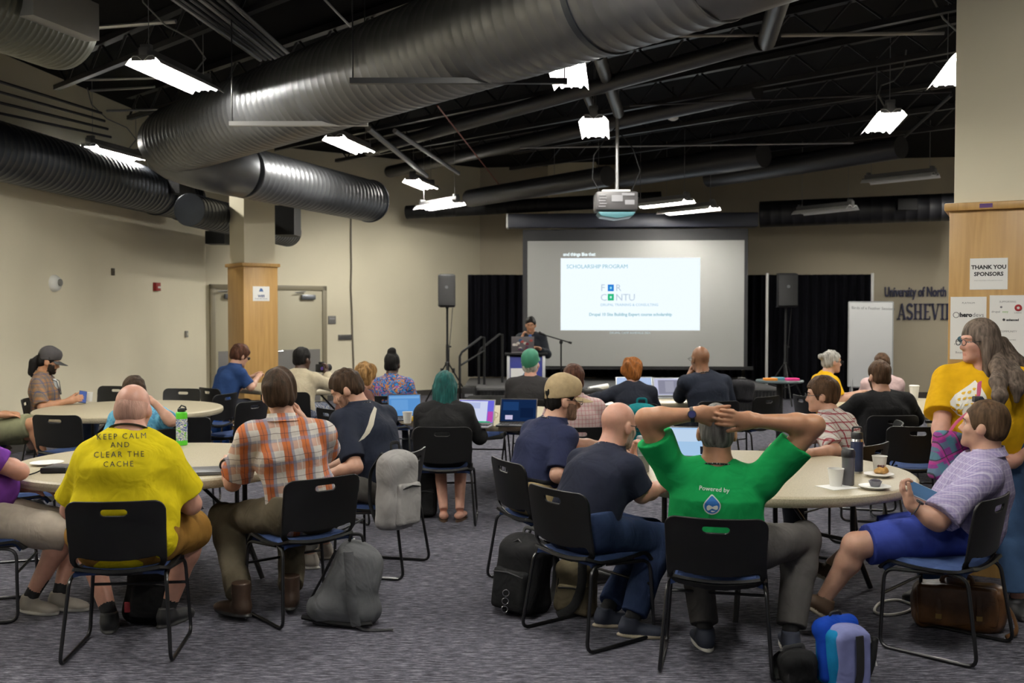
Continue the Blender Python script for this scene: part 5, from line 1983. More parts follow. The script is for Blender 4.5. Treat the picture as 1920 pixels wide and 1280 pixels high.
# man in the orange plaid shirt
s = Spot(-1.19, 5.64, 30)
pl_orange = plaid('plaid_orange', (0.58, 0.54, 0.50), [
    ('X', .105, .1, .40, (0.46, 0.095, 0.008), .88), ('Z', .12, .0, .36, (0.46, 0.12, 0.02), .50), ('X', .105, .72, .16, (0.16, 0.17, 0.26), .65), ('Z', .12, .66, .14, (0.16, 0.17, 0.26), .55),
    ('X', .105, .30, .045, (0.62, 0.58, 0.52), .7), ('Z', .12, .3, .03, (0.08, 0.05, 0.05), .7), ('X', .105, .92, .03, (0.06, 0.05, 0.06), .7)], .007, .4, (0.05, 0.1, 0.1))
FIG['orange'] = person('person in an orange plaid shirt sitting with back to us, chin on hand', s.loc, s.rz, dict(
    top=(513, 694), scale=1.06, lean=4, side=-11, twist=-14, head=(4, 6, -4), skin='fair', shoulder_w=1.08, fat=1.05,
    elbowL=s.p(436, 905, 5.72), wristL=s.p(424, 868, 5.98), handL=s.d(0, .8, .3), curlL=75, elbowR=s.p(612, 852, 5.95), wristR=s.p(566, 786, 6.02), handR=s.d(-.35, 0, .9), palmR=s.d(-1, -.3, 0), curlR=70,
    kneeL=s.p(420, 970, 6.05), ankleL=s.f(450, 1122, .12), kneeR=s.p(545, 975, 6.15), ankleR=s.f(545, 1108, .12), toeL=s.d(-.8, .5, 0), toeR=s.d(-.2, 1, 0),
    shirt=(.82, pl_orange), hem=-.09, collar=True, sleeve_flare=.022, fold=.007,
    trousers=('long', cloth('chinos_olive', (0.095, 0.080, 0.055), .85, .35)), hair=('short', H_dkbrown), hair_t=.020, tuft=.007, tuft_f=.7,
    shoes=('boot', M_boot, M_soledk), lanyard=(M_strap, False), glasses=M_ink, watch=('L', M_rod)), h=.007)
chair(-1.19, 5.66, 40, seat_label('under the man in the orange plaid shirt'))

# dark polo with pale stripe
s = Spot(X(716, 6.6), 6.6, 64)
FIG['polo'] = person('person in a dark navy polo with a pale shoulder stripe looking down', s.loc, s.rz, dict(
    top=(645, 697), scale=1.04, lean=20, twist=-14, curve=1.1, head=(44, 34, 0), skin='fair', fat=1.08, shoulder_w=1.05,
    elbowL=s.p(668, 880, 6.32), wristL=s.p(598, 896, 6.40), wristR=s.p(612, 880, 6.8), curlL=45,
    kneeL=s.w(-1.40, 6.60, .55), kneeR=s.w(-1.33, 6.86, .55), ankleL=s.w(-1.35, 6.62, .09), ankleR=s.w(-1.30, 6.9, .09),
    shirt=(.85, cloth('polo_navy', (0.012, 0.015, 0.026), .75, .35)), hem=-.07, collar=True,
    trousers=('long', cloth('trousers_grey', (0.13, 0.125, 0.12), .85, .3)), hair=('short', H_dkbrown), hair_t=.011,
    shoes=('shoe', M_shoegrey, M_sole), lanyard=(M_lan, False), beard=('beard_brown_short', (.42, .24, .175))), h=.0075)
chair_under(s.loc, 76, seat_label('under the man in the navy polo'), back=.02)

# light blue shirt behind the yellow shirt
s = Spot(X(268, 7.85), 7.85, 38)
FIG['ltblue'] = person('person in a light blue shirt leaning head on hand behind the yellow shirt', s.loc, s.rz, dict(
    top=(262, 708), scale=.94, lean=24, head=(10, 18, 0), skin='fair', elbowR=s.p(327, 793, 7.72), wristR=s.p(292, 758, 7.80), handR=s.d(-.6, .1, .7), curlR=70,
    wristL=(-.15, .35, .72), shirt=(.7, patches('shirt_ltblue', [(0.10, 0.33, 0.50), (0.14, 0.40, 0.56), (0.08, 0.26, 0.42)], 20)), hem=-.06,
    trousers=('long', cloth('jeans_dark', (0.03, 0.04, 0.07))), hair=('short', H_dkbrown), hair_t=.022, shoes=('shoe', M_shoeblack, M_soledk), glasses=M_ink), h=.009)
chair_under(s.loc, 30, seat_label('under the person in light blue behind the yellow shirt'))

# dark cap by the left wall
s = Spot(X(84, 10.5), 10.5, -80)
pl_brown = plaid('plaid_brown', (0.17, 0.115, 0.075), [('X', .07, 0, .3, (0.30, 0.14, 0.055), .7), ('Z', .085, 0, .28, (0.12, 0.10, 0.09), .7), ('X', .07, .5, .1, (0.045, 0.06, 0.13), .9), ('Z', .085, .5, .08, (0.05, 0.06, 0.13), .8)])
FIG['cap'] = person('person in a plaid shirt and dark grey cap sitting by the left wall', s.loc, s.rz, dict(
    top=(88, 655), scale=1.02, lean=-4, head=(4, 18, 0), neck=(0, .25, 0), skin='tan', wristR=s.p(130, 751, 10.3), wristL=s.p(136, 749, 10.55), handR=s.d(1, .3, .25), handL=s.d(1, -.3, .25), palmR=s.d(0, 1, -.2), palmL=s.d(0, -1, -.2), curlR=45, curlL=45, poleR=(.6, -.5, -.8),
    shirt=(.92, pl_brown), collar=True, trousers=('long', cloth('jeans_mid', (0.05, 0.07, 0.13))), hair=('short', H_black), hair_t=.012, cap=(mat('cap_dark', (0.035, 0.032, 0.034), .8, var=.2, vscale=30), mat('cap_brim_dark', (0.015, 0.015, 0.016), .7)),
    beard=('beard_black', (.02, .014, .011)), shoes=('shoe', M_shoeblack, M_soledk), lanyard=(M_strap, True)), h=.009)
J = FIG['cap']['J']; at = lambda x, y, z: J['HC'] + J['Rh'] @ np.array([x, y, z])
S = SDF(); S.cone(at(0, -.10, -.005), at(0, -.13, -.06), .045, .05, .02).cone(at(0, -.13, -.06), at(0, -.125, -.16), .05, .03, .02).cone(at(.02, -.12, -.1), at(.03, -.11, -.19), .03, .015, .02)
sdf_object('ponytail', S, .008, H_black, FIG['cap']['body'], wrinkle=tufts(.006, 3))
S = SDF(); S.ell(J['S2'] + J['fw'] * .10 - .04 * J['up'], (.075, .05, .16), None); sdf_object('undershirt', S, .010, cloth('tee_white', (.5, .52, .52)), FIG['cap']['body'])
chair_under(s.loc, -78, seat_label('under the man in the dark cap by the left wall'))

# crossed legs at the left edge
s = Spot(X(-62, 9.3), 9.3, -84)
FIG['legs'] = person('person in khaki shorts with crossed legs cut off by the left edge', s.loc, s.rz, dict(
    scale=1.03, lean=-6, head=(0, 10, 0), skin='tan', fat=1.1, kneeR=s.p(66, 795, 9.15), ankleR=s.p(82, 858, 9.2), kneeL=s.p(58, 812, 9.4), ankleL=s.f(60, 838), toeR=s.d(.8, -.2, -.5), toeL=s.d(1, 0, 0),
    wristR=s.p(12, 778, 9.1), wristL=s.p(10, 775, 9.5), shirt=(.7, cloth('shirt_grey', (.2, .2, .22))), trousers=('shorts', cloth('shorts_khaki', (0.21, 0.215, 0.13), .85, .3), .92), hair=('short', H_brown),
    shoes=('shoe', M_shoeblack, M_soledk)), h=.010)
chair_under(s.loc, -84, seat_label('under the person with crossed legs at the left edge'))

# dark blue polo by the pillar
s = Spot(X(416, 12.1), 12.1, -42)
FIG['bluepolo'] = person('person in a dark blue polo and dark glasses leaning on a table by the pillar', s.loc, s.rz, dict(
    top=(445, 648), scale=1.02, lean=22, head=(-6, 22, 0), skin='fair', fat=1.12, wristR=s.p(484, 706, 12.35), elbowR=s.p(470, 726, 12.1), wristL=s.p(470, 708, 12.5), curlR=60,
    shirt=(.85, cloth('polo_blue', (0.018, 0.042, 0.125), .8)), collar=True, trousers=('long', cloth('trousers_dark', (0.02, 0.022, 0.03))), hair=('fringe', H_redbrown), hair_t=.026, tuft=.005, shoes=('shoe', M_shoeblack, M_soledk)), h=.0095)
J = FIG['bluepolo']['J']; at = lambda x, y, z: J['HC'] + J['Rh'] @ np.array([x, y, z])
g = MB()
for sg in (-1, 1):
    g.ell(at(sg * .032, .106, .004), (.028, .01, .02), 10, 6, Matrix(J['Rh'].tolist()))
    g.tube([Vector(at(sg * .058, .1, .006)), Vector(at(sg * .086, .0, .004))], .004, 6)
g.build('sunglasses', M_ink, FIG['bluepolo']['body'])
chair_under(s.loc, -42, seat_label('under the person in the dark blue polo by the pillar'))

# cream jacket
s = Spot(X(556, 11.55), 11.55, -12)
FIG['cream'] = person('person in a cream jacket sitting with back to us holding up a camera', s.loc, s.rz, dict(
    top=(563, 652), scale=1.05, lean=12, head=(-20, 5, 0), skin='dark', shoulder_w=1.05, wristR=s.p(612, 702, 11.95), poleR=(.8, -.4, -.6), wristL=s.p(598, 706, 12.1), handR=s.d(.1, .2, 1), palmR=s.d(-1, .2, 0), curlR=60,
    shirt=(1.94, cloth('jacket_cream', (0.47, 0.41, 0.295), .85, .4)), hem=-.14, collar=True, shirt_name='jacket', shirt_c=.022,
    trousers=('long', patches('trousers_print', [(.25, .27, .33), (.07, .09, .16), (.36, .36, .36)], 22)), hair=('short', H_black), hair_t=.016, shoes=('shoe', M_shoegrey, M_sole)), h=.009)
chair_under(s.loc, -12, seat_label('under the person in the cream jacket'))

# curly blond
s = Spot(X(646, 9.5), 9.5, -48)
FIG['blond'] = person('person with curly blond hair in a brown top behind the navy polo', s.loc, s.rz, dict(
    top=(680, 683), scale=.95, lean=26, head=(10, 14, 0), skin='fair', wristR=s.p(735, 780, 9.15), wristL=s.p(728, 772, 9.6), elbowR=s.p(700, 790, 9.25),
    shirt=(.9, cloth('top_brown', (0.075, 0.035, 0.028))), trousers=('long', cloth('jeans_dark', 0)), hair=('curly', H_blond), tuft=.016, tuft_f=.55, shoes=('shoe', M_shoeblack, M_soledk)), h=.0095)
chair_under(s.loc, -50, seat_label('under the curly blond person'))

# colourful shirt
s = Spot(X(732, 11.0), 11.0, -4)
FIG['colour'] = person('person in a blue and orange printed shirt with hair in a high bun', s.loc, s.rz, dict(
    top=(730, 662), scale=1.0, lean=6, head=(-8, 4, 0), skin='dark', wristR=s.p(768, 738, 11.3), wristL=(-.14, .36, .70), face_w=.95, fat=1.0,
    shirt=(1.35, patches('shirt_colours', [(0.02, 0.07, 0.30), (0.02, 0.19, 0.42), (0.42, 0.16, 0.04), (0.015, 0.03, 0.11), (0.02, 0.16, 0.40), (0.25, 0.05, 0.22), (0.5, 0.3, 0.12)], 13)), collar=True, hem=-.12, shirt_c=.02,
    trousers=('long', cloth('trousers_dark', 0)), hair=('topknot', H_black), shoes=('shoe', M_shoeblack, M_soledk)), h=.009)
chair_under(s.loc, -4, seat_label('under the person in the blue and orange print'))

# teal hair
s = Spot(X(832, 8.07), 8.07, 0)
M_hood = cloth('hoodie_black', (0.017, 0.017, 0.018), .9, .4)
FIG['teal'] = person('person with teal hair in a black hooded top sitting with back to us', s.loc, s.rz, dict(
    top=(842, 697), scale=.96, lean=10, head=(0, 8, 0), skin='pink', fat=1.08, wristL=(-.13, .42, .78), wristR=(.2, .40, .78), shirt=(1.96, M_hood), hem=-.10, shirt_c=.022, shirt_name='hooded_top',
    kneeL=(-.07, .36, .54), kneeR=(.12, .36, .54), ankleL=s.f(832, 955), ankleR=s.f(862, 955), toeL=(-.1, 1, 0), toeR=(.25, 1, 0),
    trousers=('skirt', cloth('skirt_black', (.014, .014, .015))), hair=('long', H_teal), hair_len=.24, tuft=.003, shoes=('sandal', M_shoebrown, M_shoeblack)), h=.0085)
J = FIG['teal']['J']
S = SDF(); q = J['N'] - J['fw'] * .075 - np.array([0, 0, .08])
S.ell(q, (.135, .045, .085)).ell(q + np.array([0, -.005, -.09]), (.085, .04, .08)); S.ell(q + np.array([0, -.035, .03]), (.07, .03, .05), None, .02, 'sub')
sdf_object('hood', S, .009, M_hood, FIG['teal']['body'], wrinkle=folds(.004, 5))
chair_under(s.loc, 0, seat_label('under the woman with teal hair'))

# green cap
s = Spot(X(992, 10.55), 10.55, -14)
FIG['gcap'] = person('person in a dark shirt and green cap sitting below the lectern', s.loc, s.rz, dict(
    top=(1000, 661), scale=1.04, lean=10, head=(-8, -16, 0), skin='pink', fat=1.15, wristL=(-.15, .4, .78), wristR=(.18, .4, .78), shirt=(1.9, cloth('shirt_charcoal', (0.022, 0.021, 0.022), .85)), hem=-.08, shirt_c=.02,
    trousers=('long', cloth('trousers_dark', 0)), hair=('short', H_silver), hair_t=.006, cap=(mat('cap_green', (0.012, 0.13, 0.075), .7, var=.1),), shoes=('shoe', M_shoeblack, M_soledk)), h=.009)
chair_under(s.loc, -14, seat_label('under the man in the green cap'))

# pink plaid
s = Spot(X(1080, 8.05), 8.05, 8)
pl_pink = plaid('plaid_pink', (0.56, 0.43, 0.42), [('X', .03, 0, .22, (0.42, 0.15, 0.17), .55), ('Z', .034, 0, .2, (0.42, 0.15, 0.17), .5)], .003, .25)
FIG['pinkplaid'] = person('person in a pink checked shirt seen between the tan cap and the bald man', s.loc, s.rz, dict(
    top=(1068, 683), scale=1.02, lean=9, head=(6, 2, 0), skin='pink', wristL=(-.17, .40, .78), wristR=(.18, .38, .72), shirt=(.9, pl_pink), collar=True, hem=-.08,
    trousers=('long', cloth('jeans_dark', 0)), hair=('short', H_redbrown), hair_t=.013, shoes=('shoe', M_shoeblack, M_soledk)), h=.009)
chair_under(s.loc, 4, seat_label('under the person in the pink checked shirt'))

# curly red hair
s = Spot(X(1188, 10.05), 10.05, 0)
FIG['ginger'] = person('person with curly red hair in a dark top with a blue lanyard', s.loc, s.rz, dict(
    top=(1187, 673), scale=.97, lean=10, head=(-4, 10, 0), skin='fair', elbowL=s.w(.93, 10.1, .84), wristL=s.w(.80, 10.35, .80), wristR=(.2, .4, .78), shirt=(1.9, cloth('top_black', (0.014, 0.016, 0.024), .85)), hem=-.06, shirt_c=.018,
    trousers=('long', cloth('trousers_dark', 0)), hair=('curly', H_ginger), tuft=.016, tuft_f=.6, lanyard=(mat('lanyard_blue', (.03, .07, .25), .6), False), shoes=('shoe', M_shoeblack, M_soledk)), h=.009)
chair_under(s.loc, 0, seat_label('behind the curly red haired woman, teal backpack on it'))

# bald man in the dark sweater
s = Spot(X(1334, 10.35), 10.35, 14)
FIG['bald'] = person('person with bald head in a dark navy sweater, hand at chin, before the screen', s.loc, s.rz, dict(
    top=(1311, 648), scale=1.10, fat=1.12, shoulder_w=1.1, lean=10, side=-7, head=(8, 4, 0), skin='brown', elbowL=s.p(1276, 742, 10.55), wristL=s.p(1292, 705, 10.62), handL=s.d(.2, 0, 1), palmL=s.d(1, 0, 0), curlL=60, wristR=(.2, .38, .76),
    shirt=(1.93, cloth('sweater_navy', (0.015, 0.018, 0.028), .9)), hem=-.08, shirt_c=.02, shirt_name='sweater',
    trousers=('long', cloth('trousers_dark', 0)), lanyard=(M_lan, False), glasses=M_ink, shoes=('shoe', M_shoeblack, M_soledk), watch=('L', M_chrome)), h=.009)
chair_under(s.loc, 14, seat_label('under the bald man in the dark sweater'))

# the speaker at the lectern
s = Spot(X(997, 15.75), 15.75, 168)
FIG['speaker'] = person('person in a dark jacket standing at the lectern with a hand raised to the face', s.loc, s.rz, dict(
    top=(996, 594), scale=.97, hip_z=.87, lean=6, head=(4, 14, 0), skin='tan', wristR=s.p(979, 634, 15.45), elbowR=s.p(968, 655, 15.5), handR=s.d(.2, -.1, 1), palmR=s.d(.9, 0, 0), curlR=70, wristL=s.w(.42, 15.38, 1.14),
    kneeL=(-.10, .03, .46), kneeR=(.10, .03, .46), ankleL=(-.11, .0, .09), ankleR=(.11, 0, .09), shirt=(1.93, cloth('jacket_dark', (0.018, 0.020, 0.026), .8)), hem=-.10, shirt_c=.02, shirt_name='jacket',
    trousers=('long', cloth('trousers_dark', 0)), hair=('short', H_black), hair_t=.011, shoes=('shoe', M_shoeblack, M_soledk)), h=.0095)
J = FIG['speaker']['J']
S = SDF(); S.ell(J['S2'] + J['fw'] * .10 - .02 * J['up'], (.07, .05, .17), None); sdf_object('undershirt', S, .009, cloth('tee_blue', (.06, .12, .30)), FIG['speaker']['body'])

# tan cap
s = Spot(X(1000, 6.2), 6.2, -58)
FIG['tancap'] = person('person in a navy polo and tan cap leaning over the near right table', s.loc, s.rz, dict(
    top=(1062, 710), scale=1.05, lean=19, curve=1.1, head=(-20, 8, 0), neck=(0, .22, 0), skin='fair', fat=1.12, wristR=s.p(1085, 897, 6.05), elbowR=s.p(1046, 890, 5.98), wristL=s.w(.85, 6.55, .78),
    kneeL=s.w(.50, 6.55, .54), kneeR=s.w(.50, 6.22, .54), ankleL=s.w(.45, 6.6, .09), ankleR=s.w(.48, 6.25, .09),
    shirt=(.9, cloth('polo_navy_plain', (0.016, 0.020, 0.048), .8, .3)), hem=-.05, collar=True, belt=True,
    trousers=('long', cloth('chinos_tan', (0.33, 0.255, 0.135), .85, .3)), hair=('short', H_black), hair_t=.008, cap=(mat('cap_tan', (0.36, 0.27, 0.15), .85, var=.12, vscale=40),),
    beard=('beard_short_dark', (.24, .145, .105)), glasses=M_ink, lanyard=(M_lan, True), shoes=('shoe', M_shoeblack, M_soledk)), h=.007)
chair_under(s.loc, -64, seat_label('under the man in the tan cap'))

# bald man with glasses
s = Spot(.37, 5.24, -50)
FIG['glasses'] = person('person with bald head and glasses in a navy polo and jeans, chin on hand', s.loc, s.rz, dict(
    top=(1148, 752), scale=1.04, lean=27, curve=1.12, head=(-4, 12, 0), neck=(0, .2, 0), skin='pink', fat=1.14, elbowR=s.p(1203, 926, 5.22), wristR=s.p(1256, 906, 5.42), curlR=40, palmR=(0, 0, -1),
    wristL=s.p(1186, 862, 5.88), elbowL=s.p(1178, 915, 5.95), handL=s.d(.1, 0, 1), palmL=s.d(.8, -.5, 0), curlL=70,
    kneeR=s.p(1240, 1012, 5.42), ankleR=s.f(1185, 1160), kneeL=s.p(1222, 1000, 5.75), ankleL=s.f(1138, 1142), toeR=s.d(1, -.15, 0), toeL=s.d(1, .1, 0),
    socks=(('sock_black', (.015, .015, .017), .9), .10), shirt=(.86, cloth('polo_black_blue', (0.012, 0.014, 0.026), .75, .35)), hem=-.10, collar=True,
    trousers=('long', cloth('jeans_navy', (0.022, 0.036, 0.085), .85, .35)), beard=('beard_white', (.46, .36, .30)), glasses=M_ink, lanyard=(M_lan, False), shoes=('shoe', M_shoenavy, M_soletan)), h=.0068)
chair_under(s.loc, -52, seat_label('under the bald man in glasses'))

# green shirt, hands behind the head
s = Spot(.985, 4.80, -13)
FIG['green'] = person('person in a green printed T-shirt with hands clasped behind a grey haired head', s.loc, s.rz, dict(
    top=(1356, 757), scale=1.08, lean=1, curve=1.05, head=(6, 6, 0), skin='tan', fat=1.22, shoulder_w=1.14, shrug=(.035, .015), arm=1.0, face_w=1.02,
    elbowL=s.p(1211, 785, 4.78), wristL=s.p(1309, 776, 4.735), elbowR=s.p(1526, 797, 4.72), wristR=s.p(1411, 788, 4.695),
    handL=s.d(1, -.02, .02), palmL=s.d(0, 1, .1), curlL=9, handR=s.d(-1, .02, .10), palmR=s.d(0, 1, .1), curlR=12,
    kneeR=s.p(1506, 1010, 5.22), ankleR=s.f(1482, 1185), kneeL=s.p(1300, 1015, 5.28), ankleL=s.f(1322, 1180), toeR=s.d(.15, 1, 0), toeL=s.d(-.05, 1, 0),
    socks=(('sock_black', (.015, .015, .017), .9), .10), shirt=(.66, cloth('shirt_green', (0.008, 0.26, 0.068), .85, .4)), hem=-.13, neck_open=.006, shirt_name='t_shirt', sleeve_flare=.016, fold=.006,
    trousers=('long', cloth('trousers_slate', (0.085, 0.080, 0.078), .85, .3)), hair=('short', H_salt), hair_t=.006, tuft=.002, lanyard=(M_lan, False), shoes=('shoe', M_shoenavy, M_sole),
    watch=('L', M_ink, s.d(.0, -1, .15), mat('watch_blue', (.03, .035, .14), .3))), h=.0055)
gc = chair(1.0, 4.85, -13, seat_label('under the man in the green shirt'))
for c_ in gc.children:
    if c_.name.startswith('backrest'):       # the back gives under his weight
        c_.rotation_euler.x = .14
        c_.location = (0, .045, .012)

# lavender shirt
s = Spot(2.41, 5.24, 66)
pl_lav = plaid('stripe_lavender', (0.36, 0.31, 0.47), [('X', .016, 0, .35, (0.23, 0.20, 0.37), .7), ('Y', .016, 0, .3, (0.24, 0.21, 0.38), .5), ('Z', .03, 0, .18, (0.50, 0.46, 0.60), .5), ('X', .05, .3, .1, (0.56, 0.52, 0.64), .6)], .003, .5)
FIG['lav'] = person('person in a lavender shirt and blue shorts with outstretched legs at the right', s.loc, s.rz, dict(
    top=(1855, 752), scale=1.04, lean=-12, head=(-10, -4, 0), skin='fair', fat=1.22, belly=.5, shoulder_w=1.05, elbowL=s.p(1754, 982, 4.96), wristL=s.p(1708, 946, 5.0), handL=s.d(-.35, .3, .75), palmL=s.d(1, 0, .4), curlL=70,
    wristR=s.p(1726, 948, 5.26), handR=s.d(-.6, -.3, .6), palmR=s.d(.6, -.5, 0), curlR=40,
    kneeL=s.p(1604, 1022, 5.12), ankleL=s.p(1546, 1120, 5.18), kneeR=s.p(1632, 1006, 5.44), ankleR=s.p(1560, 1058, 5.66), toeL=s.d(-.75, .25, .45), toeR=s.d(-.7, .5, .3),
    shirt=(.9, pl_lav), hem=-.10, collar=True, sleeve_flare=.024, fold=.007, shirt_c=.02,
    trousers=('shorts', cloth('shorts_blue', (0.035, 0.055, 0.27), .8, .3), .90), hair=('short', H_midbrown), hair_t=.010, shoes=('shoe', M_shoebrown, M_soletan), lanyard=(M_lan, False), watch=('L', M_ink)), h=.007)
chair(2.20, 5.08, 46, seat_label('under the man in the lavender shirt'))

# standing woman
s = Spot(X(1846, 5.78), 5.78, 152)
FIG['woman'] = person('person with long grey hair and glasses standing at the right in a yellow printed T-shirt', s.loc, s.rz, dict(
    top=(1843, 600), scale=.985, hip_z=.885, lean=3, head=(-58, 4, 0), skin='pink', fat=1.28, belly=.35, bust=True, shoulder_w=1.12, elbowR=s.p(1757, 850, 5.62), wristR=s.p(1768, 925, 5.50), handR=s.d(.1, 0, -1), palmR=s.d(1, 0, 0),
    elbowL=s.p(1962, 852, 5.8), wristL=s.p(1902, 868, 5.58), handL=s.d(-.8, -.2, -.3), palmL=s.d(-.3, .8, 0), curlL=50,
    kneeL=s.p(1893, 985, 5.70), ankleL=s.f(1908, 1120), kneeR=s.p(1770, 985, 5.95), ankleR=s.f(1742, 1095), toeL=s.d(-.3, -1, 0), toeR=s.d(-1, -.3, 0),
    shirt=(.72, cloth('shirt_amber', (0.64, 0.36, 0.010), .85, .4)), hem=-.02, hem_tilt=0, shirt_name='t_shirt', sleeve_flare=.03, shirt_c=.018,
    trousers=('long', cloth('jeans_blue', (0.055, 0.105, 0.21), .85, .35)), hair=('long', H_ash), hair_len=.66, tuft=.003, glasses=M_ink, brow=('pale', (.2, .15, .12)), shoes=('shoe', M_shoeblack, M_soledk), trouser_c=.02), h=.0055)

J = FIG['woman']['J']
S = SDF()
wx_ = s.d(1, .25, 0)
def lk(rr, *pts):
    q = [s.p(*p_) for p_ in pts]
    for i_ in range(len(q) - 1):
        S.cone(q[i_], q[i_ + 1], rr[i_] * .78, rr[i_ + 1] * .78, .04, wx_, 1.45)
lk([.040, .044, .040, .032, .014], (1868, 645, 5.74), (1872, 688, 5.63), (1872, 716, 5.53), (1874, 742, 5.475), (1876, 776, 5.465))
lk([.040, .044, .042, .030, .014], (1878, 640, 5.78), (1894, 678, 5.72), (1903, 704, 5.60), (1908, 728, 5.55), (1906, 752, 5.535))
lk([.036, .040, .036, .028, .014], (1884, 645, 5.84), (1908, 680, 5.82), (1928, 698, 5.78), (1942, 714, 5.75), (1950, 732, 5.73))
sdf_object('hair_lock', S, .006, H_ash, FIG['woman']['body'], wrinkle=tufts(.0014, 11, .6))

# red and white check
s = Spot(X(1596, 7.0), 7.0, 50)
pl_red = plaid('plaid_red', (0.56, 0.53, 0.50), [('X', .048, 0, .20, (0.24, 0.03, 0.045), .92), ('Z', .052, 0, .18, (0.24, 0.03, 0.045), .9), ('X', .024, .3, .16, (0.30, 0.28, 0.30), .45), ('Z', .026, .3, .16, (0.30, 0.28, 0.30), .45)], .0014, .35)
FIG['redcheck'] = person('person in a red and white checked shirt leaning on the near right table', s.loc, s.rz, dict(
    top=(1545, 707), scale=1.0, lean=22, head=(24, 6, 0), skin='fair', elbowL=s.p(1566, 846, 6.75), wristL=s.p(1512, 849, 6.6), handL=s.d(-1, -.1, 0), wristR=s.w(1.85, 6.95, .78), poleR=(.8, -.2, -.5), shirt=(.86, pl_red), collar=True, hem=-.07,
    kneeL=s.w(1.95, 7.0, .55), kneeR=s.w(2.05, 7.28, .55), ankleL=s.w(2.0, 7.05, .09), ankleR=s.w(2.1, 7.32, .09),
    trousers=('long', cloth('trousers_dark', 0)), hair=('short', H_brown), hair_t=.018, glasses=M_ink, shoes=('shoe', M_shoeblack, M_soledk)), h=.008)
chair_under(s.loc, 46, seat_label('under the person in the red and white checks'))

# silver bun
s = Spot(X(1535, 10.9), 10.9, -82)
FIG['bun'] = person('person with silver hair in a bun wearing a yellow shirt, in profile by the whiteboard', s.loc, s.rz, dict(
    top=(1560, 657), scale=.98, lean=14, head=(2, 4, 0), neck=(0, .2, 0), skin='fair', wristR=s.p(1606, 738, 10.75), elbowR=s.p(1575, 752, 10.7), wristL=s.p(1612, 736, 10.95), shirt=(.75, cloth('shirt_amber', 0)), hem=-.06, shirt_name='t_shirt',
    trousers=('long', cloth('jeans_mid', 0)), hair=('bun', H_silver), hair_t=.010, glasses=M_ink, lanyard=(M_strap, True), shoes=('shoe', M_shoeblack, M_soledk)), h=.009)
chair_under(s.loc, -78, seat_label('under the woman with the silver bun'))

# black shirt
s = Spot(X(1660, 8.95), 8.95, 4)
FIG['black'] = person('person in a black shirt sitting with back to us by the whiteboard', s.loc, s.rz, dict(
    top=(1662, 678), scale=1.06, fat=1.2, shoulder_w=1.18, lean=9, head=(10, 6, 0), skin='fair', wristL=(-.2, .38, .76), wristR=(.2, .38, .78), poleL=(-.9, -.4, -.5), poleR=(.9, -.4, -.5), shirt=(.95, cloth('shirt_black', (0.010, 0.010, 0.011), .85)), hem=-.1,
    shirt_c=.02, trousers=('long', cloth('trousers_dark', 0)), hair=('short', H_brown), hair_t=.015, beard=('beard_dark', (.05, .03, .02)), shoes=('shoe', M_shoeblack, M_soledk)), h=.0085)
chair_under(s.loc, 4, seat_label('under the person in black by the whiteboard'))

# pink shirt
s = Spot(X(1657, 11.6), 11.6, -8)
FIG['pink'] = person('person in a pale pink shirt half hidden behind the person in black', s.loc, s.rz, dict(
    top=(1655, 663), scale=1.0, lean=6, head=(0, 2, 0), skin='fair', wristL=(-.15, .38, .7), wristR=(.15, .38, .7), shirt=(1.9, cloth('shirt_pink', (0.58, 0.42, 0.42), .85)), hem=-.1, trousers=('long', cloth('trousers_dark', 0)),
    hair=('short', H_brown), hair_t=.020, shoes=('shoe', M_shoeblack, M_soledk)), h=.0095)
chair_under(s.loc, -8, seat_label('under the person in pale pink'))
# ------------------------------------------------------------ prints on shirts (real surfaces following the cloth)
def decal_px(me, s, Y, target, off=.0025):
    """mesh whose vertices are photo pixels (x, y, 0): laid on the garment as seen along the line of sight"""
    cx = sum(v.co.x for v in me.vertices) / len(me.vertices); cy = sum(v.co.y for v in me.vertices) / len(me.vertices)
    for v in me.vertices:
        v.co = Vector(s.p(v.co.x, v.co.y, Y))
    d = ray(cx, cy)
    wrap_on(me, target, s.d(*d), off)


def poly_me(loops):
    """filled outline(s) in pixels"""
    bm = bmesh.new()
    for lp in loops:
        vs = [bm.verts.new((x, y, 0)) for x, y in lp]
        bm.faces.new(vs)
    bmesh.ops.triangulate(bm, faces=bm.faces)
    me = bpy.data.meshes.new('print'); bm.to_mesh(me); bm.free(); return me


def put_print(name, me, m, s, Y, body, target, off=.0025, label=None):
    decal_px(me, s, Y, target, off)
    me.materials.clear(); me.materials.append(m); me.name = name
    o = link(name, me, body)
    o['kind'] = 'thing'
    return o


def px_text(body, px, py, cap, align='CENTER', spacing=1.0, bold=0.0, rot=0.0, wx=1.0):
    me = text_mesh(body, cap / .72, 0, align, spacing, wx, bold, 2)
    c, s_ = math.cos(rot), math.sin(rot)
    for v in me.vertices:
        x, y = v.co.x, -v.co.y
        v.co = (px + x * c - y * s_, py + x * s_ + y * c, 0)
    return me


def spot_of(fig):
    b = fig['body']; return Spot(b.location.x, b.location.y, math.degrees(b.rotation_euler.z))


def drop_outline(cx, cy, r, n=32, tip=1.9, lean=0.0):
    pts = []
    for i in range(n):
        a = 2 * PI * i / n
        x, y = math.sin(a), -math.cos(a)
        if y < 0:
            k = abs(y) ** 2.2
            x *= (1 - .55 * k); y = y * (1 + (tip - 1) * k)
        pts.append((cx + r * (x + lean * max(0, -y)), cy + r * y))
    return pts


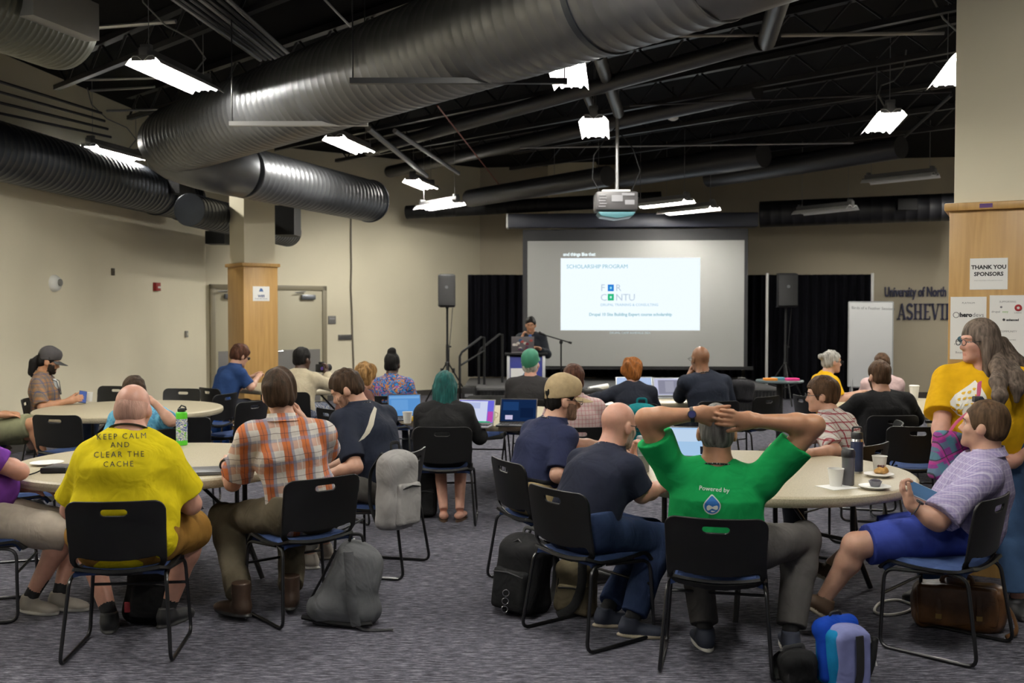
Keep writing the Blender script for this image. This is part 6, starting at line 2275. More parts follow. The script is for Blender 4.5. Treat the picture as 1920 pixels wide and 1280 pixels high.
f = FIG['yellow']; s = spot_of(f)
M_print = mat('print_black', (.02, .02, .012), .8)
for body, px, py, cap, rot in (('KEEP CALM', 228, 818, 11.5, -.03), ('AND', 225, 834, 11, -.02), ('CLEAR THE', 223, 852, 11.5, -.02), ('CACHE', 222, 870, 11, -.02)):
    put_print('printed_line', px_text(body, px, py, cap, spacing=1.32, bold=0, rot=rot, wx=.98), M_print, s, 4.7, f['body'], f['shirt'])
f = FIG['green']; s = spot_of(f)
M_pwhite = mat('print_white', (.62, .64, .62), .8)
put_print('printed_line', px_text('Powered by', 1339, 917, 9.0, bold=.1, rot=.09), M_pwhite, s, 4.4, f['body'], f['shirt'])
put_print('printed_emblem', poly_me([drop_outline(1335, 948, 17.5, tip=1.3)]), M_pwhite, s, 4.4, f['body'], f['shirt'], .002)
put_print('printed_emblem', poly_me([drop_outline(1335, 948, 15.2, tip=1.3)]), mat('print_blue', (.015, .13, .42), .8), s, 4.4, f['body'], f['shirt'], .0035)
sw = [[(1335 + x, 948 + y) for x, y in q] for q in (
    [(-11, 4), (-10, 0), (-6, -2), (-2, 0), (1, 2), (5, 0), (10, -1), (12, 2), (11, 7), (7, 8), (3, 6), (0, 5), (-3, 7), (-7, 9), (-10, 8)],
    [(-3, 10), (0, 9), (4, 10), (7, 10), (3, 12), (-1, 12)])]
put_print('printed_emblem', poly_me(sw), M_pwhite, s, 4.4, f['body'], f['shirt'], .005)
f = FIG['polo']; s = spot_of(f)
band = [(703, 758), (695, 776), (690, 795), (683, 812), (671, 830), (682, 824), (693, 813), (701, 797), (705, 778), (708, 763)]
put_print('shoulder_stripe', poly_me([band]), mat('stripe_pale', (.50, .47, .38), .8), s, 6.0, f['body'], f['shirt'])
f = FIG['woman']; s = spot_of(f)
wd = [(1829, 709), (1842, 724), (1852, 742), (1856, 762), (1848, 780), (1832, 789), (1812, 788), (1793, 780), (1780, 766), (1778, 752), (1788, 738), (1806, 726), (1818, 718)]
put_print('printed_emblem', poly_me([wd]), mat('print_cream', (.72, .70, .64), .8), s, 5.2, f['body'], f['shirt'], .003)
rnd = random.Random(4); dd = []
for (cx, cy, w, h_) in ((1806, 735, 5, 3), (1818, 733, 5, 3), (1828, 727, 4, 3), (1797, 748, 4, 3), (1808, 746, 5, 2.5), (1820, 745, 6, 2.5), (1833, 741, 5, 2.5), (1843, 752, 4, 2.5), (1796, 760, 6, 2.5), (1812, 759, 5, 2), (1826, 757, 6, 2), (1838, 764, 5, 2.5), (1800, 771, 6, 2), (1816, 771, 6, 2), (1830, 775, 6, 2), (1813, 781, 6, 1.8)):
    a = rnd.uniform(-.6, .6); c_, s_ = math.cos(a), math.sin(a)
    q = [(-w, -h_ * .4), (-w * .3, -h_), (w, -h_ * .5), (w * .6, h_ * .3), (0, h_), (-w * .8, h_ * .6)]
    dd.append([(cx + x * c_ - y * s_, cy + x * s_ + y * c_) for x, y in q])
put_print('printed_pattern', poly_me(dd), mat('print_gold', (.66, .40, .03), .8), s, 5.2, f['body'], f['shirt'], .0045)
# ------------------------------------------------------------ things on the tables and floor
def sdf_box(S, c, half, R=None, rad=.02, k=.01, op='add'):
    """rounded box from the same surface family"""
    c = np.array(c, float); half = np.array(half, float); Rm = np.eye(3) if R is None else np.asarray(R, float)
    ext = np.abs(Rm) @ half
    lo, hi = S._bb(c - ext, c + ext, op == 'add')
    S.pr.append((op, 'box', (c, half, Rm, rad), k, lo, hi)); return S


_ev0 = SDF._ev


def _ev_box(kind, A, x, y, z):
    if kind != 'box':
        return _ev0(kind, A, x, y, z)
    c, hf, R, rad = A
    px, py, pz = x - c[0], y - c[1], z - c[2]
    a = np.abs(R[0, 0] * px + R[1, 0] * py + R[2, 0] * pz) - hf[0] + rad
    b = np.abs(R[0, 1] * px + R[1, 1] * py + R[2, 1] * pz) - hf[1] + rad
    e = np.abs(R[0, 2] * px + R[1, 2] * py + R[2, 2] * pz) - hf[2] + rad
    return np.sqrt(np.maximum(a, 0) ** 2 + np.maximum(b, 0) ** 2 + np.maximum(e, 0) ** 2) + np.minimum(np.maximum(np.maximum(a, b), e), 0) - rad


SDF._ev = staticmethod(_ev_box)
TZ = .7455


def tz(px, py, z=TZ):
    return Zp(px, py, z)


def screen_mat(name, base, blocks):
    """blocks: (u0, v0, u1, v1, colour) lit areas on the display"""
    return emat(name, base, .75)


def laptop(name_label, loc, rz, body_col, scr_col, blocks=(), tilt=112, w=.32, d=.215, open_=True):
    t = thing('laptop', name_label, 'laptop', loc, math.radians(rz), 'laptops')
    bc = mat('laptop_' + ''.join('%02x' % int(c * 99) for c in body_col), body_col, .4, metal=.5)
    MB().box((0, 0, .008), (w, d, .014)).build('base', bc, t, bevel=.004)
    if not open_:
        MB().box((0, 0, .0185), (w, d, .007)).build('lid', bc, t, bevel=.003); return t
    kb = MB()
    for r_ in range(5):
        for c_ in range(12):
            kb.box((-w * .42 + c_ * w * .077, d * .28 - r_ * d * .12, .016), (w * .062, d * .09, .003))
    o_ = kb.build('keyboard', M_ink, t); o_['kind'] = 'stuff'
    MB().box((0, -d * .33, .0155), (w * .3, d * .22, .001)).build('touchpad', M_grey, t)
    a = math.radians(tilt - 90)
    M = Matrix.Translation((0, d / 2 - .004, .016)) @ Matrix.Rotation(-a, 4, 'X')
    ld = MB(); ld._add([M @ Vector(v) for v in ((-w / 2, 0, 0), (w / 2, 0, 0), (w / 2, 0, d), (-w / 2, 0, d), (-w / 2, .006, 0), (w / 2, .006, 0), (w / 2, .006, d), (-w / 2, .006, d))],
                       [(0, 1, 2, 3), (5, 4, 7, 6), (4, 0, 3, 7), (1, 5, 6, 2), (3, 2, 6, 7), (4, 5, 1, 0)])
    lid = ld.build('lid', bc, t, bevel=.002)
    def rect(u0, v0, u1, v1, y):
        return [M @ Vector((-w / 2 + u * w, -y, v * d)) for u, v in ((u0, v0), (u1, v0), (u1, v1), (u0, v1))]
    sc_ = MB()._add(rect(.03, .05, .97, .95, .001), [(0, 1, 2, 3)]).build('display', emat('disp_%s' % scr_col, scr_col, .9), lid, smooth=False)
    for i, (u0, v0, u1, v1, c) in enumerate(blocks):
        MB()._add(rect(u0, v0, u1, v1, .0014 + .0002 * i), [(0, 1, 2, 3)]).build('window', emat('disp_%s' % c, c, .9), lid, smooth=False)
    return t


def on_table(px, py): return tz(px, py)


laptop('open laptop with plain blue display left of the woman with teal hair', on_table(762, 787), 12, (.06, .06, .07), '#5c97d6', [(.05, .80, .95, .90, '#79aee3'), (.1, .3, .6, .75, '#6ba3de')], w=.30)
laptop('open laptop with a white page and violet edge, right of the woman with teal hair', on_table(885, 800), -12, (.35, .35, .36), '#6f6ce0', [(.06, .10, .80, .92, '#d5dcf7'), (.10, .62, .60, .86, '#b9c4ec'), (.82, .08, .96, .5, '#c04bb0'), (.05, .05, .9, .10, '#2fae74')])
laptop('open laptop with a dark blue display behind the man in the tan cap', on_table(968, 798), -8, (.05, .05, .055), '#13284c', [(.08, .5, .5, .85, '#1d3d6d'), (.15, .12, .35, .30, '#c9c2e2'), (.55, .2, .9, .6, '#0e1f3f')])
laptop('open laptop before the man in the green shirt, blue white display', on_table(1292, 866), -6, (.10, .10, .11), '#a9cdf0', [(.05, .5, .7, .9, '#c5dcf5'), (.75, .1, .95, .35, '#20242c')], tilt=118)
laptop('open laptop with a grey image, left of the bald man in the dark sweater', on_table(1258, 746), 4, (.40, .42, .45), '#c9cbe6', [(.16, .10, .95, .86, '#8f8fa2'), (.4, .2, .7, .8, '#a3a3b4')], w=.33)
laptop('open laptop mostly hidden behind the curly red haired woman', on_table(1192, 744), 0, (.40, .42, .45), '#b9cdf0', [], w=.42)
laptop('closed grey laptop under the fist of the man in orange plaid', on_table(386, 886), 14, (.13, .13, .14), '#000000', open_=False, w=.33, d=.23)

M_foam = mat('foam_white', (.74, .73, .69), .6)
def cup(px, py, h, r, label, m=M_foam, lid=False):
    t = thing('paper_cup', label, 'cup', on_table(px, py), 0, 'white paper cups')
    MB().lathe([(r * .72, 0), (r * .74, .003), (r, h - .004), (r * 1.05, h - .002), (r * 1.05, h), (r * .96, h), (r * .70, .01), (0, .008)], 28).build('cup_wall', m, t)
    MB().lathe([(r * .88, h * .78), (0, h * .78)], 24).build('drink', mat('coffee', (.10, .05, .02), .2), t)
    if lid:
        MB().lathe([(r * 1.08, h - .002), (r * 1.08, h + .008), (r * .9, h + .014), (0, h + .014)], 28).build('lid', m, t)
    return t


cup(1567, 911, .098, .043, 'white paper cup standing on a napkin on the near right table')
cup(1649, 884, .095, .043, 'white paper cup behind the plate with pastry on the near right table')
cup(167, 752, .095, .042, 'white paper cup beside the phone of the man in the dark cap')
cup(764, 793, .098, .042, 'white paper cup next to the blue laptop')
cup(1714, 750, .15, .05, 'tall white cup with lid on the far table by the taupe wall', lid=True)
cup(1140, 752, .10, .045, 'small white cup left of the curly red haired woman')

o = MB().box((0, 0, .001), (.17, .15, .002), Matrix.Rotation(.4, 3, 'Z')).build('paper_napkin', M_paper); o.location = on_table(1569, 913)
tag(o, 'white napkin under a paper cup on the near right table', 'napkin')


def plate(px, py, r, label):
    t = thing('paper_plate', label, 'plate', on_table(px, py), 0, 'small white plates')
    MB().lathe([(r * .62, 0), (r * .66, .004), (r * .96, .014), (r, .016), (r * .98, .018), (r * .64, .007), (0, .006)], 36).build('dish', mat('plate_white', (.76, .75, .73), .35), t)
    return t


plate(1648, 893, .085, 'white plate holding a fruit pastry on the near right table')
plate(1640, 916, .085, 'white plate holding a dark muffin cup on the near right table')
plate(88, 871, .10, 'empty white plate beside the elbow of the person in purple')
t = thing('pastry', 'golden pastry with dark berries on the white plate', 'pastry', on_table(1652, 890) + Vector((0, 0, .008)))
S = SDF(); S.ell((0, 0, .014), (.042, .034, .018)).ell((.01, .0, .03), (.022, .02, .014)); sdf_object('crust', S, .004, mat('pastry_gold', (.46, .25, .07), .6, var=.3, vscale=60), t, wrinkle=tufts(.002, 1))
for k, (x, y) in enumerate(((0, 0), (.016, .008), (-.012, .01), (.006, -.012))):
    MB().ell((x, y, .042), (.009, .009, .008), 10, 6).build('berry', mat('berry_dark', (.06, .012, .012), .3), t)
t = thing('muffin', 'small dark muffin in its paper cup on the white plate', 'muffin', on_table(1641, 914) + Vector((0, 0, .008)))
MB().lathe([(.024, 0), (.036, .030), (.034, .030), (0, .026)], 24).build('paper_case', mat('case_grey', (.16, .16, .18), .6), t)
MB().ell((0, 0, .028), (.030, .030, .014), 14, 8).build('cake', mat('cake_dark', (.04, .035, .05), .7, bump=.5), t)

# bottles
def bottle(px, py, prof, m, label, name='water_bottle', extra=None):
    t = thing(name, label, 'bottle', on_table(px, py))
    MB().lathe(prof, 32).build('body', m, t)
    return t


M_capb = mat('cap_plastic', (.012, .012, .014), .4)
t = bottle(1606, 886, [(.034, 0), (.0365, .004), (.0365, .185), (.030, .20), (.028, .205), (0, .205)], mat('bottle_navy', (.016, .024, .062), .4, metal=.3), 'tall navy bottle with a black loop cap on the near right table')
MB().lathe([(.0372, .0), (.0372, .012)], 32).build('steel_base', M_chrome, t)
MB().lathe([(.0375, .188), (.034, .200), (.033, .203)], 32).build('steel_band', M_chrome, t)
MB().lathe([(.033, .203), (.034, .206), (.034, .235), (.030, .243), (0, .243)], 28).build('cap', M_capb, t)
MB().tube(round_path([(-.026, 0, .235), (-.026, 0, .272), (.026, 0, .272), (.026, 0, .235)], .012), .006, 8).build('cap_loop', M_capb, t)
t = bottle(1590, 909, [(.030, 0), (.033, .004), (.0345, .15), (.0345, .158)], mat('tumbler_smoke', (.10, .10, .11), .15, spec=.6), 'grey see through tumbler with a black lid on the near right table')
MB().lathe([(.0365, .155), (.0375, .160), (.0375, .185), (.030, .20), (.022, .203), (0, .203)], 28).build('lid', M_capb, t)
MB().box((0, .03, .192), (.022, .02, .02)).build('spout', M_capb, t, bevel=.004)
gl = mat('clear_plastic', (.75, .78, .76), .06, trans=.85, spec=.5)
t = bottle(1205, 884, [(.036, 0), (.040, .006), (.040, .15), (.034, .17), (.031, .178), (.030, .178), (.033, .168), (.0385, .148), (.0385, .01), (0, .008)], gl, 'clear water bottle with grey lid beside the bald man in glasses')
MB().lathe([(.037, .172), (.038, .176), (.038, .205), (.032, .215), (0, .216)], 28).build('lid', mat('lid_grey', (.20, .21, .21), .4), t)
MB().lathe([(.0375, .011), (.0375, .10), (0, .10)], 28).build('water', mat('water_pale', (.5, .52, .46), .05, trans=.6), t)
t = bottle(341, 834, [(.036, 0), (.040, .004), (.040, .035)], mat('bottle_green', (.08, .52, .02), .4), 'green and white patterned bottle with black lid behind the yellow shirt', 'drink_bottle')
MB().lathe([(.0395, .035), (.0395, .19)], 32).build('printed_wrap', patches('wrap_print', [(.62, .63, .6), (.14, .42, .06), (.6, .6, .58), (.10, .15, .34), (.64, .64, .6), (.05, .04, .07)], 22, 0), t)
MB().lathe([(.040, .19), (.040, .232), (.034, .240), (0, .24)], 28).build('green_collar', MATS['bottle_green'], t)
MB().box((0, 0, .252), (.05, .045, .028)).build('lid', M_capb, t, bevel=.008)
MB().tube([(-.02, 0, .262), (0, .0, .285), (.028, .0, .275), (.034, 0, .25)], .006, 6).build('carry_loop', M_capb, t)

# electronics and small things on the front left table
t = thing('power_adapter', 'black power adapter with a cord on the near left table', 'adapter', on_table(103, 886), .1)
MB().box((0, 0, .018), (.15, .07, .034)).build('brick', M_blackpl, t, bevel=.008)
MB().tube([Vector((-.075, 0, .018)), Vector((-.10, -.03, .006)), Vector((-.12, -.10, .004)), Vector((-.135, -.16, .003))], .004, 6).build('cord', M_black, t)
o = MB().box((0, 0, .008), (.20, .15, .014)).build('notebook', mat('note_brown', (.045, .035, .04), .5), None, bevel=.003); o.location = on_table(122, 877); o.rotation_euler.z = -.1
tag(o, 'thin dark closed notebook behind the power adapter', 'notebook')
# phones held or lying
def phone(loc, rot, label, m=None, dim=(.075, .155, .009), face=None):
    t = thing('phone', label, 'phone', loc); t.rotation_euler = rot
    MB().box((0, 0, 0), dim).build('phone_case', m or M_ink, t, bevel=.003)
    MB().box((0, 0, dim[2] / 2), (dim[0] * .92, dim[1] * .94, .001)).build('display', face or mat('glass_dark', (.01, .012, .02), .08), t)
    return t


kr = FIG['yellow']['body'].matrix_world
phone(P(352, 955, 5.28) + Vector((0, 0, .0)), (.12, .08, -1.1), 'dark phone lying on the thigh of the man in yellow')
phone(P(155, 744, 10.38), (.9, .2, .5), 'phone with blue display held by the man in the dark cap', None, (.075, .15, .009), emat('phone_blue', '#5d74b8', .7))
phone(P(1733, 925, 5.06), (.55, -.7, .9), 'slim tablet held by the man in the lavender shirt', mat('tablet_white', (.6, .62, .64), .4), (.085, .165, .008), mat('tablet_blue', (.06, .13, .25), .2))
o = MB().box((0, 0, .012), (.06, .04, .024)).build('badge_clip', M_blackpl, None, bevel=.004); o.location = tz(1742, 793); tag(o, 'small black object on the table behind the standing woman', 'gadget')
o = MB().box((0, 0, .012), (.05, .04, .024)).build('badge_clip', M_blackpl, None, bevel=.004); o.location = tz(1745, 756); tag(o, 'small black object at the right end of the far table by the taupe wall', 'gadget')
o = MB().box((0, 0, .02), (.06, .045, .04)).build('snack_box', mat('snack_yellow', (.55, .33, .02), .6), None, bevel=.004); o.location = tz(778, 789); tag(o, 'small yellow box between the cup and the woman with teal hair', 'box')
t = thing('coffee_mug', 'small cream mug beside the laptop with the white page', 'mug', tz(921, 787))
MB().lathe([(.032, 0), (.036, .004), (.036, .085), (.033, .085), (.033, .01), (0, .01)], 24).build('mug_wall', M_offwhite, t)
MB().tube([(.034, 0, .07), (.058, 0, .06), (.058, 0, .03), (.034, 0, .02)], .006, 6).build('handle', M_offwhite, t)
t = thing('paper_stack', 'rolled white papers and dark pouch left of the curly red haired woman', 'papers', tz(1122, 738), .5)
MB().cyl((-.13, 0, .06), (.13, 0, .09), .028, n=14).build('paper_roll', M_paper, t)
S = SDF(); sdf_box(S, (-.12, -.05, .035), (.15, .07, .035), None, .03); sdf_object('pouch', S, .01, M_black, t, wrinkle=folds(.006, 2))
o = MB().box((0, 0, .002), (.21, .28, .003)).build('paper_sheet', M_paper); o.location = tz(1142, 757); o.rotation_euler.z = .3; tag(o, 'sheet of white paper at the left of the table before the screen', 'paper')
o = MB().box((0, 0, .012), (.13, .06, .024)).build('phone_block', M_blackpl, None, bevel=.006); o.location = tz(1095, 744); tag(o, 'dark gadget beside the papers on the table before the screen', 'gadget')

# ------------------------------------------------------------ bags
def strap(pts, m, parent, w=.022, name='strap'):
    return MB().tube(round_path(pts, .05), w, 6, flat=(1, .28)).build(name, m, parent)


def backpack(label, loc, rz, dim, m, m2, tilt=(0, 0, 0), pocket=True, group=None, seam=None, straps=True):
    t = thing('backpack', label, 'backpack', loc, 0, group)
    t.rotation_euler = (tilt[0], tilt[1], math.radians(rz))
    w, d, h = dim
    S = SDF(); sdf_box(S, (0, 0, h * .46), (w / 2, d / 2, h * .46), None, min(w, d) * .32)
    S.ell((0, 0, h * .82), (w * .44, d * .46, h * .18), None, .05)
    sdf_object('main_compartment', S, .009, m, t, wrinkle=folds(.007, int(h * 1000)))
    if pocket:
        S = SDF(); sdf_box(S, (0, -d * .52, h * .32), (w * .38, d * .16, h * .26), None, d * .12)
        p_ = sdf_object('front_pocket', S, .008, m, t, wrinkle=folds(.005, 4))
        MB().tube([(-w * .34, -d * .66, h * .52), (0, -d * .70, h * .55), (w * .34, -d * .66, h * .52)], .005, 6).build('zip', m2, p_)
    MB().tube(round_path([(-.045, d * .1, h * .96), (-.045, d * .15, h * 1.07), (.045, d * .15, h * 1.07), (.045, d * .1, h * .96)], .03), .011, 8, flat=(1, .5)).build('handle', m2, t)
    if straps:
        for sg in (-1, 1):
            strap([(sg * w * .22, d * .42, h * .94), (sg * w * .30, d * .86, h * .70), (sg * w * .34, d * .80, h * .30), (sg * w * .36, d * .45, h * .08)], m2, t, .03)
    MB().tube([(-w * .42, -d * .38, h * .35), (-w * .36, -d * .40, h * .80), (0, -d * .36, h * .95), (w * .36, -d * .40, h * .80), (w * .42, -d * .38, h * .35)], .005, 6).build('zip', m2, t)
    return t


M_bgrey = cloth('bag_grey', (.115, .118, .125), .85, .4); M_blgrey = cloth('bag_light_grey', (.30, .29, .285), .85, .4); M_bblack = cloth('bag_black', (.014, .014, .015), .8, .4); M_bkhaki = cloth('bag_khaki', (.115, .095, .06), .85, .35)
M_bteal = cloth('bag_teal', (.008, .13, .145), .85, .4)
# slumped grey bag
gb = thing('duffel_backpack', 'grey canvas backpack slumped on the carpet under the orange plaid man', 'backpack', Zp(640, 1178, 0) + Vector((0, .10, 0)), math.radians(-8))
S = SDF()
prof = [(-.215, .03), (-.19, .01), (.17, .01), (.20, .06), (.215, .33), (.15, .42), (.03, .455), (-.02, .44)]
S.cone((-.13, 0, .075), (.12, 0, .075), .085, .085, .05); S.cone((.10, 0, .08), (.125, .02, .31), .085, .075, .05); S.cone((-.06, .0, .10), (.04, .03, .36), .10, .085, .07); S.cone((.0, .0, .12), (.07, .02, .35), .11, .09, .06)
S.plane((0, 0, .0), (0, 0, -1))
sdf_object('canvas_body', S, .008, M_bgrey, gb, wrinkle=folds(.008, 8))
strap([(.06, -.115, .42), (.075, -.13, .28), (.085, -.13, .12), (.10, -.11, .02)], M_bgrey, gb, .028)
MB().tube([(-.215, -.07, .045), (-.05, -.095, .028), (.08, -.10, .02), (.18, -.08, .03)], .014, 6).build('bottom_trim', M_black, gb)
MB().tube([(-.20, -.03, .10), (-.10, -.085, .26), (-.02, -.08, .42)], .007, 6).build('seam', M_black, gb)
strap([(.10, -.11, .02), (.16, -.14, .012), (.30, -.10, .008)], M_black, gb, .012, 'loose_strap')
MB().tube(round_path([(.03, .0, .45), (.04, .0, .49), (.10, .0, .49), (.11, .0, .45)], .02), .009, 6).build('handle', M_black, gb)

backpack('light grey backpack hung on the chair of the navy polo man', P(742, 918, 6.28) - Vector((0, 0, .24)), 62, (.29, .17, .50), M_blgrey, M_bblack, (0, .05, 0))
for k in (0, 1):
    pass
backpack('black backpack with keyrings on the carpet under the tan cap man', Zp(976, 1160, 0) + Vector((0, .14, 0)), -38, (.30, .22, .44), M_bblack, M_strap, (-.08, .05, 0))
for k in range(3):
    o = MB().tube([(.018 * math.cos(a), 0, .018 * math.sin(a)) for a in np.linspace(0, 2 * PI, 15)[:-1]], .0025, 6, closed=True).build('key_ring', M_chrome)
    o.location = Zp(946, 1165, 0) + Vector((.004 * k, .03, .06 + .045 * k)); tag(o, 'steel ring hanging on the side of the black backpack', 'ring', 'steel rings on the black backpack')
t = backpack('khaki shoulder bag beside the black backpack on the carpet', Zp(1082, 1160, 0) + Vector((0, .12, 0)), -20, (.24, .14, .30), M_bkhaki, M_bblack, (0, .04, 0), straps=False)
strap([(.05, -.08, .31), (.06, -.11, .18), (.02, -.12, .06), (-.06, -.15, .012)], M_bblack, t, .026)
backpack('black bag standing on the carpet left of the woman with teal hair', Zp(790, 972, 0) + Vector((0, .10, 0)), 10, (.24, .18, .42), M_bblack, M_strap, (0, 0, 0))
backpack('black backpack on the carpet under the chair of the man in yellow', Zp(262, 1180, 0) + Vector((0, .14, 0)), 15, (.27, .18, .38), M_bblack, M_strap, (-.2, .1, 0))
o = MB().box((0, 0, .0), (.028, .012, .055)).build('bag_tag', mat('tag_red', (.35, .03, .04), .5), None, bevel=.003); o.location = Zp(243, 1180, 0) + Vector((0, -.03, .13)); tag(o, 'small red tag on the black bag under the yellow shirt chair', 'tag')
backpack('teal backpack hung on the chair of the curly red haired woman', P(1203, 800, 9.72) - Vector((0, 0, .26)), 0, (.30, .16, .50), M_bteal, M_bteal, (.05, 0, 0))
o = MB().ell((0, 0, 0), (.036, .03, .036), 14, 10).build('pompom', mat('pompom_pale', (.50, .46, .38), .8)); o.location = P(1193, 795, 9.6); tag(o, 'pale round charm hanging on the teal backpack', 'charm')
backpack('dark grey bag hung on the empty chair right of the bald man', P(1389, 733, 10.6) - Vector((0, 0, .12)), 20, (.26, .16, .24), cloth('bag_charcoal', (.018, .018, .021), .85, .4), M_strap, (0, .1, 0), pocket=False, straps=False)
backpack('blue bag on the carpet beyond the table of the man in the dark cap', Zp(405, 838, 0) + Vector((0, .1, .0)), 0, (.26, .18, .36), cloth('bag_blue', (.02, .075, .30), .8, .4), M_strap, (0, .1, 0), pocket=False, straps=False)

# messenger bag in the front
mb = thing('messenger_bag', 'lavender and blue messenger bag standing at the front right', 'bag', Zp(1592, 1300, 0) + Vector((0, .12, 0)), math.radians(22))
mb.scale = (.86, .86, .86)
S = SDF(); sdf_box(S, (0, 0, .155), (.115, .085, .155), None, .04); sdf_object('main_compartment', S, .007, cloth('bag_cyan', (.010, .19, .40), .7, .35), mb, wrinkle=folds(.006, 2))
S = SDF(); sdf_box(S, (.012, -.075, .145), (.108, .03, .145), None, .025); S.ell((.01, -.03, .29), (.105, .075, .04), None, .03)
sdf_object('flap', S, .007, cloth('bag_lavender', (.215, .235, .47), .75, .35), mb, wrinkle=folds(.005, 6))
S = SDF(); S.cone((-.085, .045, .285), (.085, .045, .30), .055, .055, .02); S.cone((-.115, -.02, .06), (-.10, .02, .29), .035, .04, .02)
sdf_object('top_roll', S, .007, cloth('bag_blue_deep', (.008, .05, .36), .7, .3), mb, wrinkle=folds(.005, 3))
strap([(.03, -.11, .285), (.03, -.118, .20), (.03, -.118, .08), (.02, -.11, .02)], M_strap, mb, .026)
S = SDF(); sdf_box(S, (.135, -.01, .14), (.018, .085, .12), np.array(Matrix.Rotation(.25, 3, 'Y')), .015); sdf_object('side_flap', S, .007, M_bblack, mb, wrinkle=folds(.006, 9))
MB().tube([(.118, -.08, .27), (.15, -.06, .2), (.17, -.08, .10)], .006, 6).build('piping', M_paper, mb)
MB().tube(round_path([(-.03, .05, .33), (-.03, .05, .37), (.04, .05, .37), (.04, .05, .33)], .02), .009, 6, flat=(1, .5)).build('handle', M_strap, mb)
backpack('small black bag beside the lavender messenger bag', Zp(1504, 1292, 0) + Vector((0, .06, 0)), 10, (.15, .12, .16), M_bblack, M_strap, (0, -.1, 0), pocket=False)
# leather bag
lb = thing('leather_satchel', 'brown leather satchel lying on the carpet behind the lavender shirt chair', 'bag', Zp(1812, 1195, 0) + Vector((.03, .16, 0)), math.radians(-14))
M_leather = mat('leather_brown', (.105, .045, .014), .42, var=.4, vscale=9, bump=.3, bscale=30)
S = SDF(); sdf_box(S, (0, 0, .125), (.23, .09, .125), None, .06); S.ell((.12, 0, .10), (.12, .10, .10), None, .04)
sdf_object('leather_body', S, .008, M_leather, lb, wrinkle=folds(.008, 12))
S = SDF(); sdf_box(S, (-.02, -.075, .14), (.20, .028, .11), None, .022); sdf_object('leather_flap', S, .008, M_leather, lb, wrinkle=folds(.005, 2))
MB().tube(round_path([(-.09, 0, .24), (-.08, 0, .285), (.06, 0, .28), (.07, 0, .24)], .03), .012, 8).build('handle', M_leather, lb)
for x in (-.12, .08):
    strap([(x, -.095, .24), (x, -.112, .16), (x, -.112, .07)], M_leather, lb, .014, 'buckle_strap')
    MB().box((x, -.116, .09), (.03, .006, .025)).build('buckle', mat('brass', (.45, .30, .10), .3, metal=1), lb)
strap([(.20, 0, .20), (.26, -.06, .10), (.27, -.10, .03), (.20, -.16, .012)], M_leather, lb, .014, 'shoulder_strap')
# white cable loop
c0 = [P(1640, 1142, 5.35), P(1665, 1126, 5.4), P(1700, 1128, 5.4), P(1716, 1136, 5.4), P(1700, 1147, 5.3), P(1665, 1152, 5.3)]
pts = []
for px, py in ((1770, 1122), (1745, 1118), (1722, 1130), (1700, 1146), (1665, 1152), (1640, 1146), (1650, 1130), (1680, 1124), (1710, 1132), (1735, 1142), (1768, 1138)):
    q = Zp(px, py, .008); pts.append(Vector((q.x, q.y, .008)))
dense = []
for a_, b_, c_, d_ in zip([pts[0]] + pts, pts, pts[1:], pts[2:] + [pts[-1]]):
    for i in range(5):
        t_ = i / 5
        dense.append(.5 * ((2 * b_) + (c_ - a_) * t_ + (2 * a_ - 5 * b_ + 4 * c_ - d_) * t_ * t_ + (3 * b_ - a_ - 3 * c_ + d_) * t_ ** 3))
o = MB().tube(dense, .008, 8).build('charging_cable', mat('cable_white', (.66, .65, .60), .5)); tag(o, 'white cable looped on the carpet beside the leather satchel', 'cable')
# the woman's plaid bag
tb = thing('plaid_tote', 'purple and teal plaid tote held by the standing woman', 'bag', P(1786, 856, 5.40), math.radians(8))
pl_tote = plaid('plaid_tote', (.20, .035, .19), [('X', .10, .1, .34, (.045, .17, .20), .85), ('Z', .11, .2, .34, (.06, .17, .21), .8), ('X', .10, .6, .14, (.36, .04, .22), .8), ('Z', .11, .72, .14, (.36, .03, .20), .8), ('X', .10, .48, .05, (.02, .03, .03), .8), ('Z', .11, .60, .05, (.02, .03, .03), .8)], .004, .3, (0, .5, 0))
S = SDF(); sdf_box(S, (0, 0, .0), (.118, .05, .13), np.array(Matrix.Rotation(.12, 3, 'Y')), .03); S.ell((.02, 0, -.08), (.10, .06, .06), None, .05); sdf_object('cloth_body', S, .007, pl_tote, tb, wrinkle=folds(.006, 3))
strap([(-.03, .0, .12), (.02, .0, .19), (.075, -.06, .26), (.115, -.05, .33), (.165, .02, .40)], mat('strap_magenta', (.30, .02, .08), .7), tb, .016)
MB().box((.115, -.03, .06), (.05, .03, .10)).build('pouch_pocket', mat('pocket_pink', (.42, .03, .09), .7), tb, bevel=.01)
o = thing('clip_microphone', 'small black camera clipped on the strap of the standing woman', 'gadget', P(1833, 748, 5.30))
MB().box((0, 0, 0), (.05, .03, .03)).build('camera_body', M_ink, o, bevel=.005)
MB().lathe([(.012, 0), (.012, .012), (0, .013)], 16, (.012, -.015, 0), (0, -1, 0)).build('lens', mat('lens_glass', 0, .1), o)

# camera in the hands of the cream jacket
cm = thing('camera', 'black camera held up by the person in the cream jacket', 'camera', P(603, 690, 12.0), math.radians(-25))
MB().box((0, 0, 0), (.14, .07, .10)).build('camera_body', M_blackpl, cm, bevel=.012)
MB().box((0, 0, .062), (.05, .06, .03)).build('viewfinder', M_blackpl, cm, bevel=.006)
MB().lathe([(.038, 0), (.042, .03), (.042, .11), (.045, .12)], 24, (0, .03, 0), (0, 1, 0)).build('lens', M_blackpl, cm)
MB().lathe([(.02, 0), (.02, .03)], 16, (.05, -.035, .0), (0, -1, 0)).build('mic_cap', mat('mic_violet', (.10, .05, .30), .5), cm)

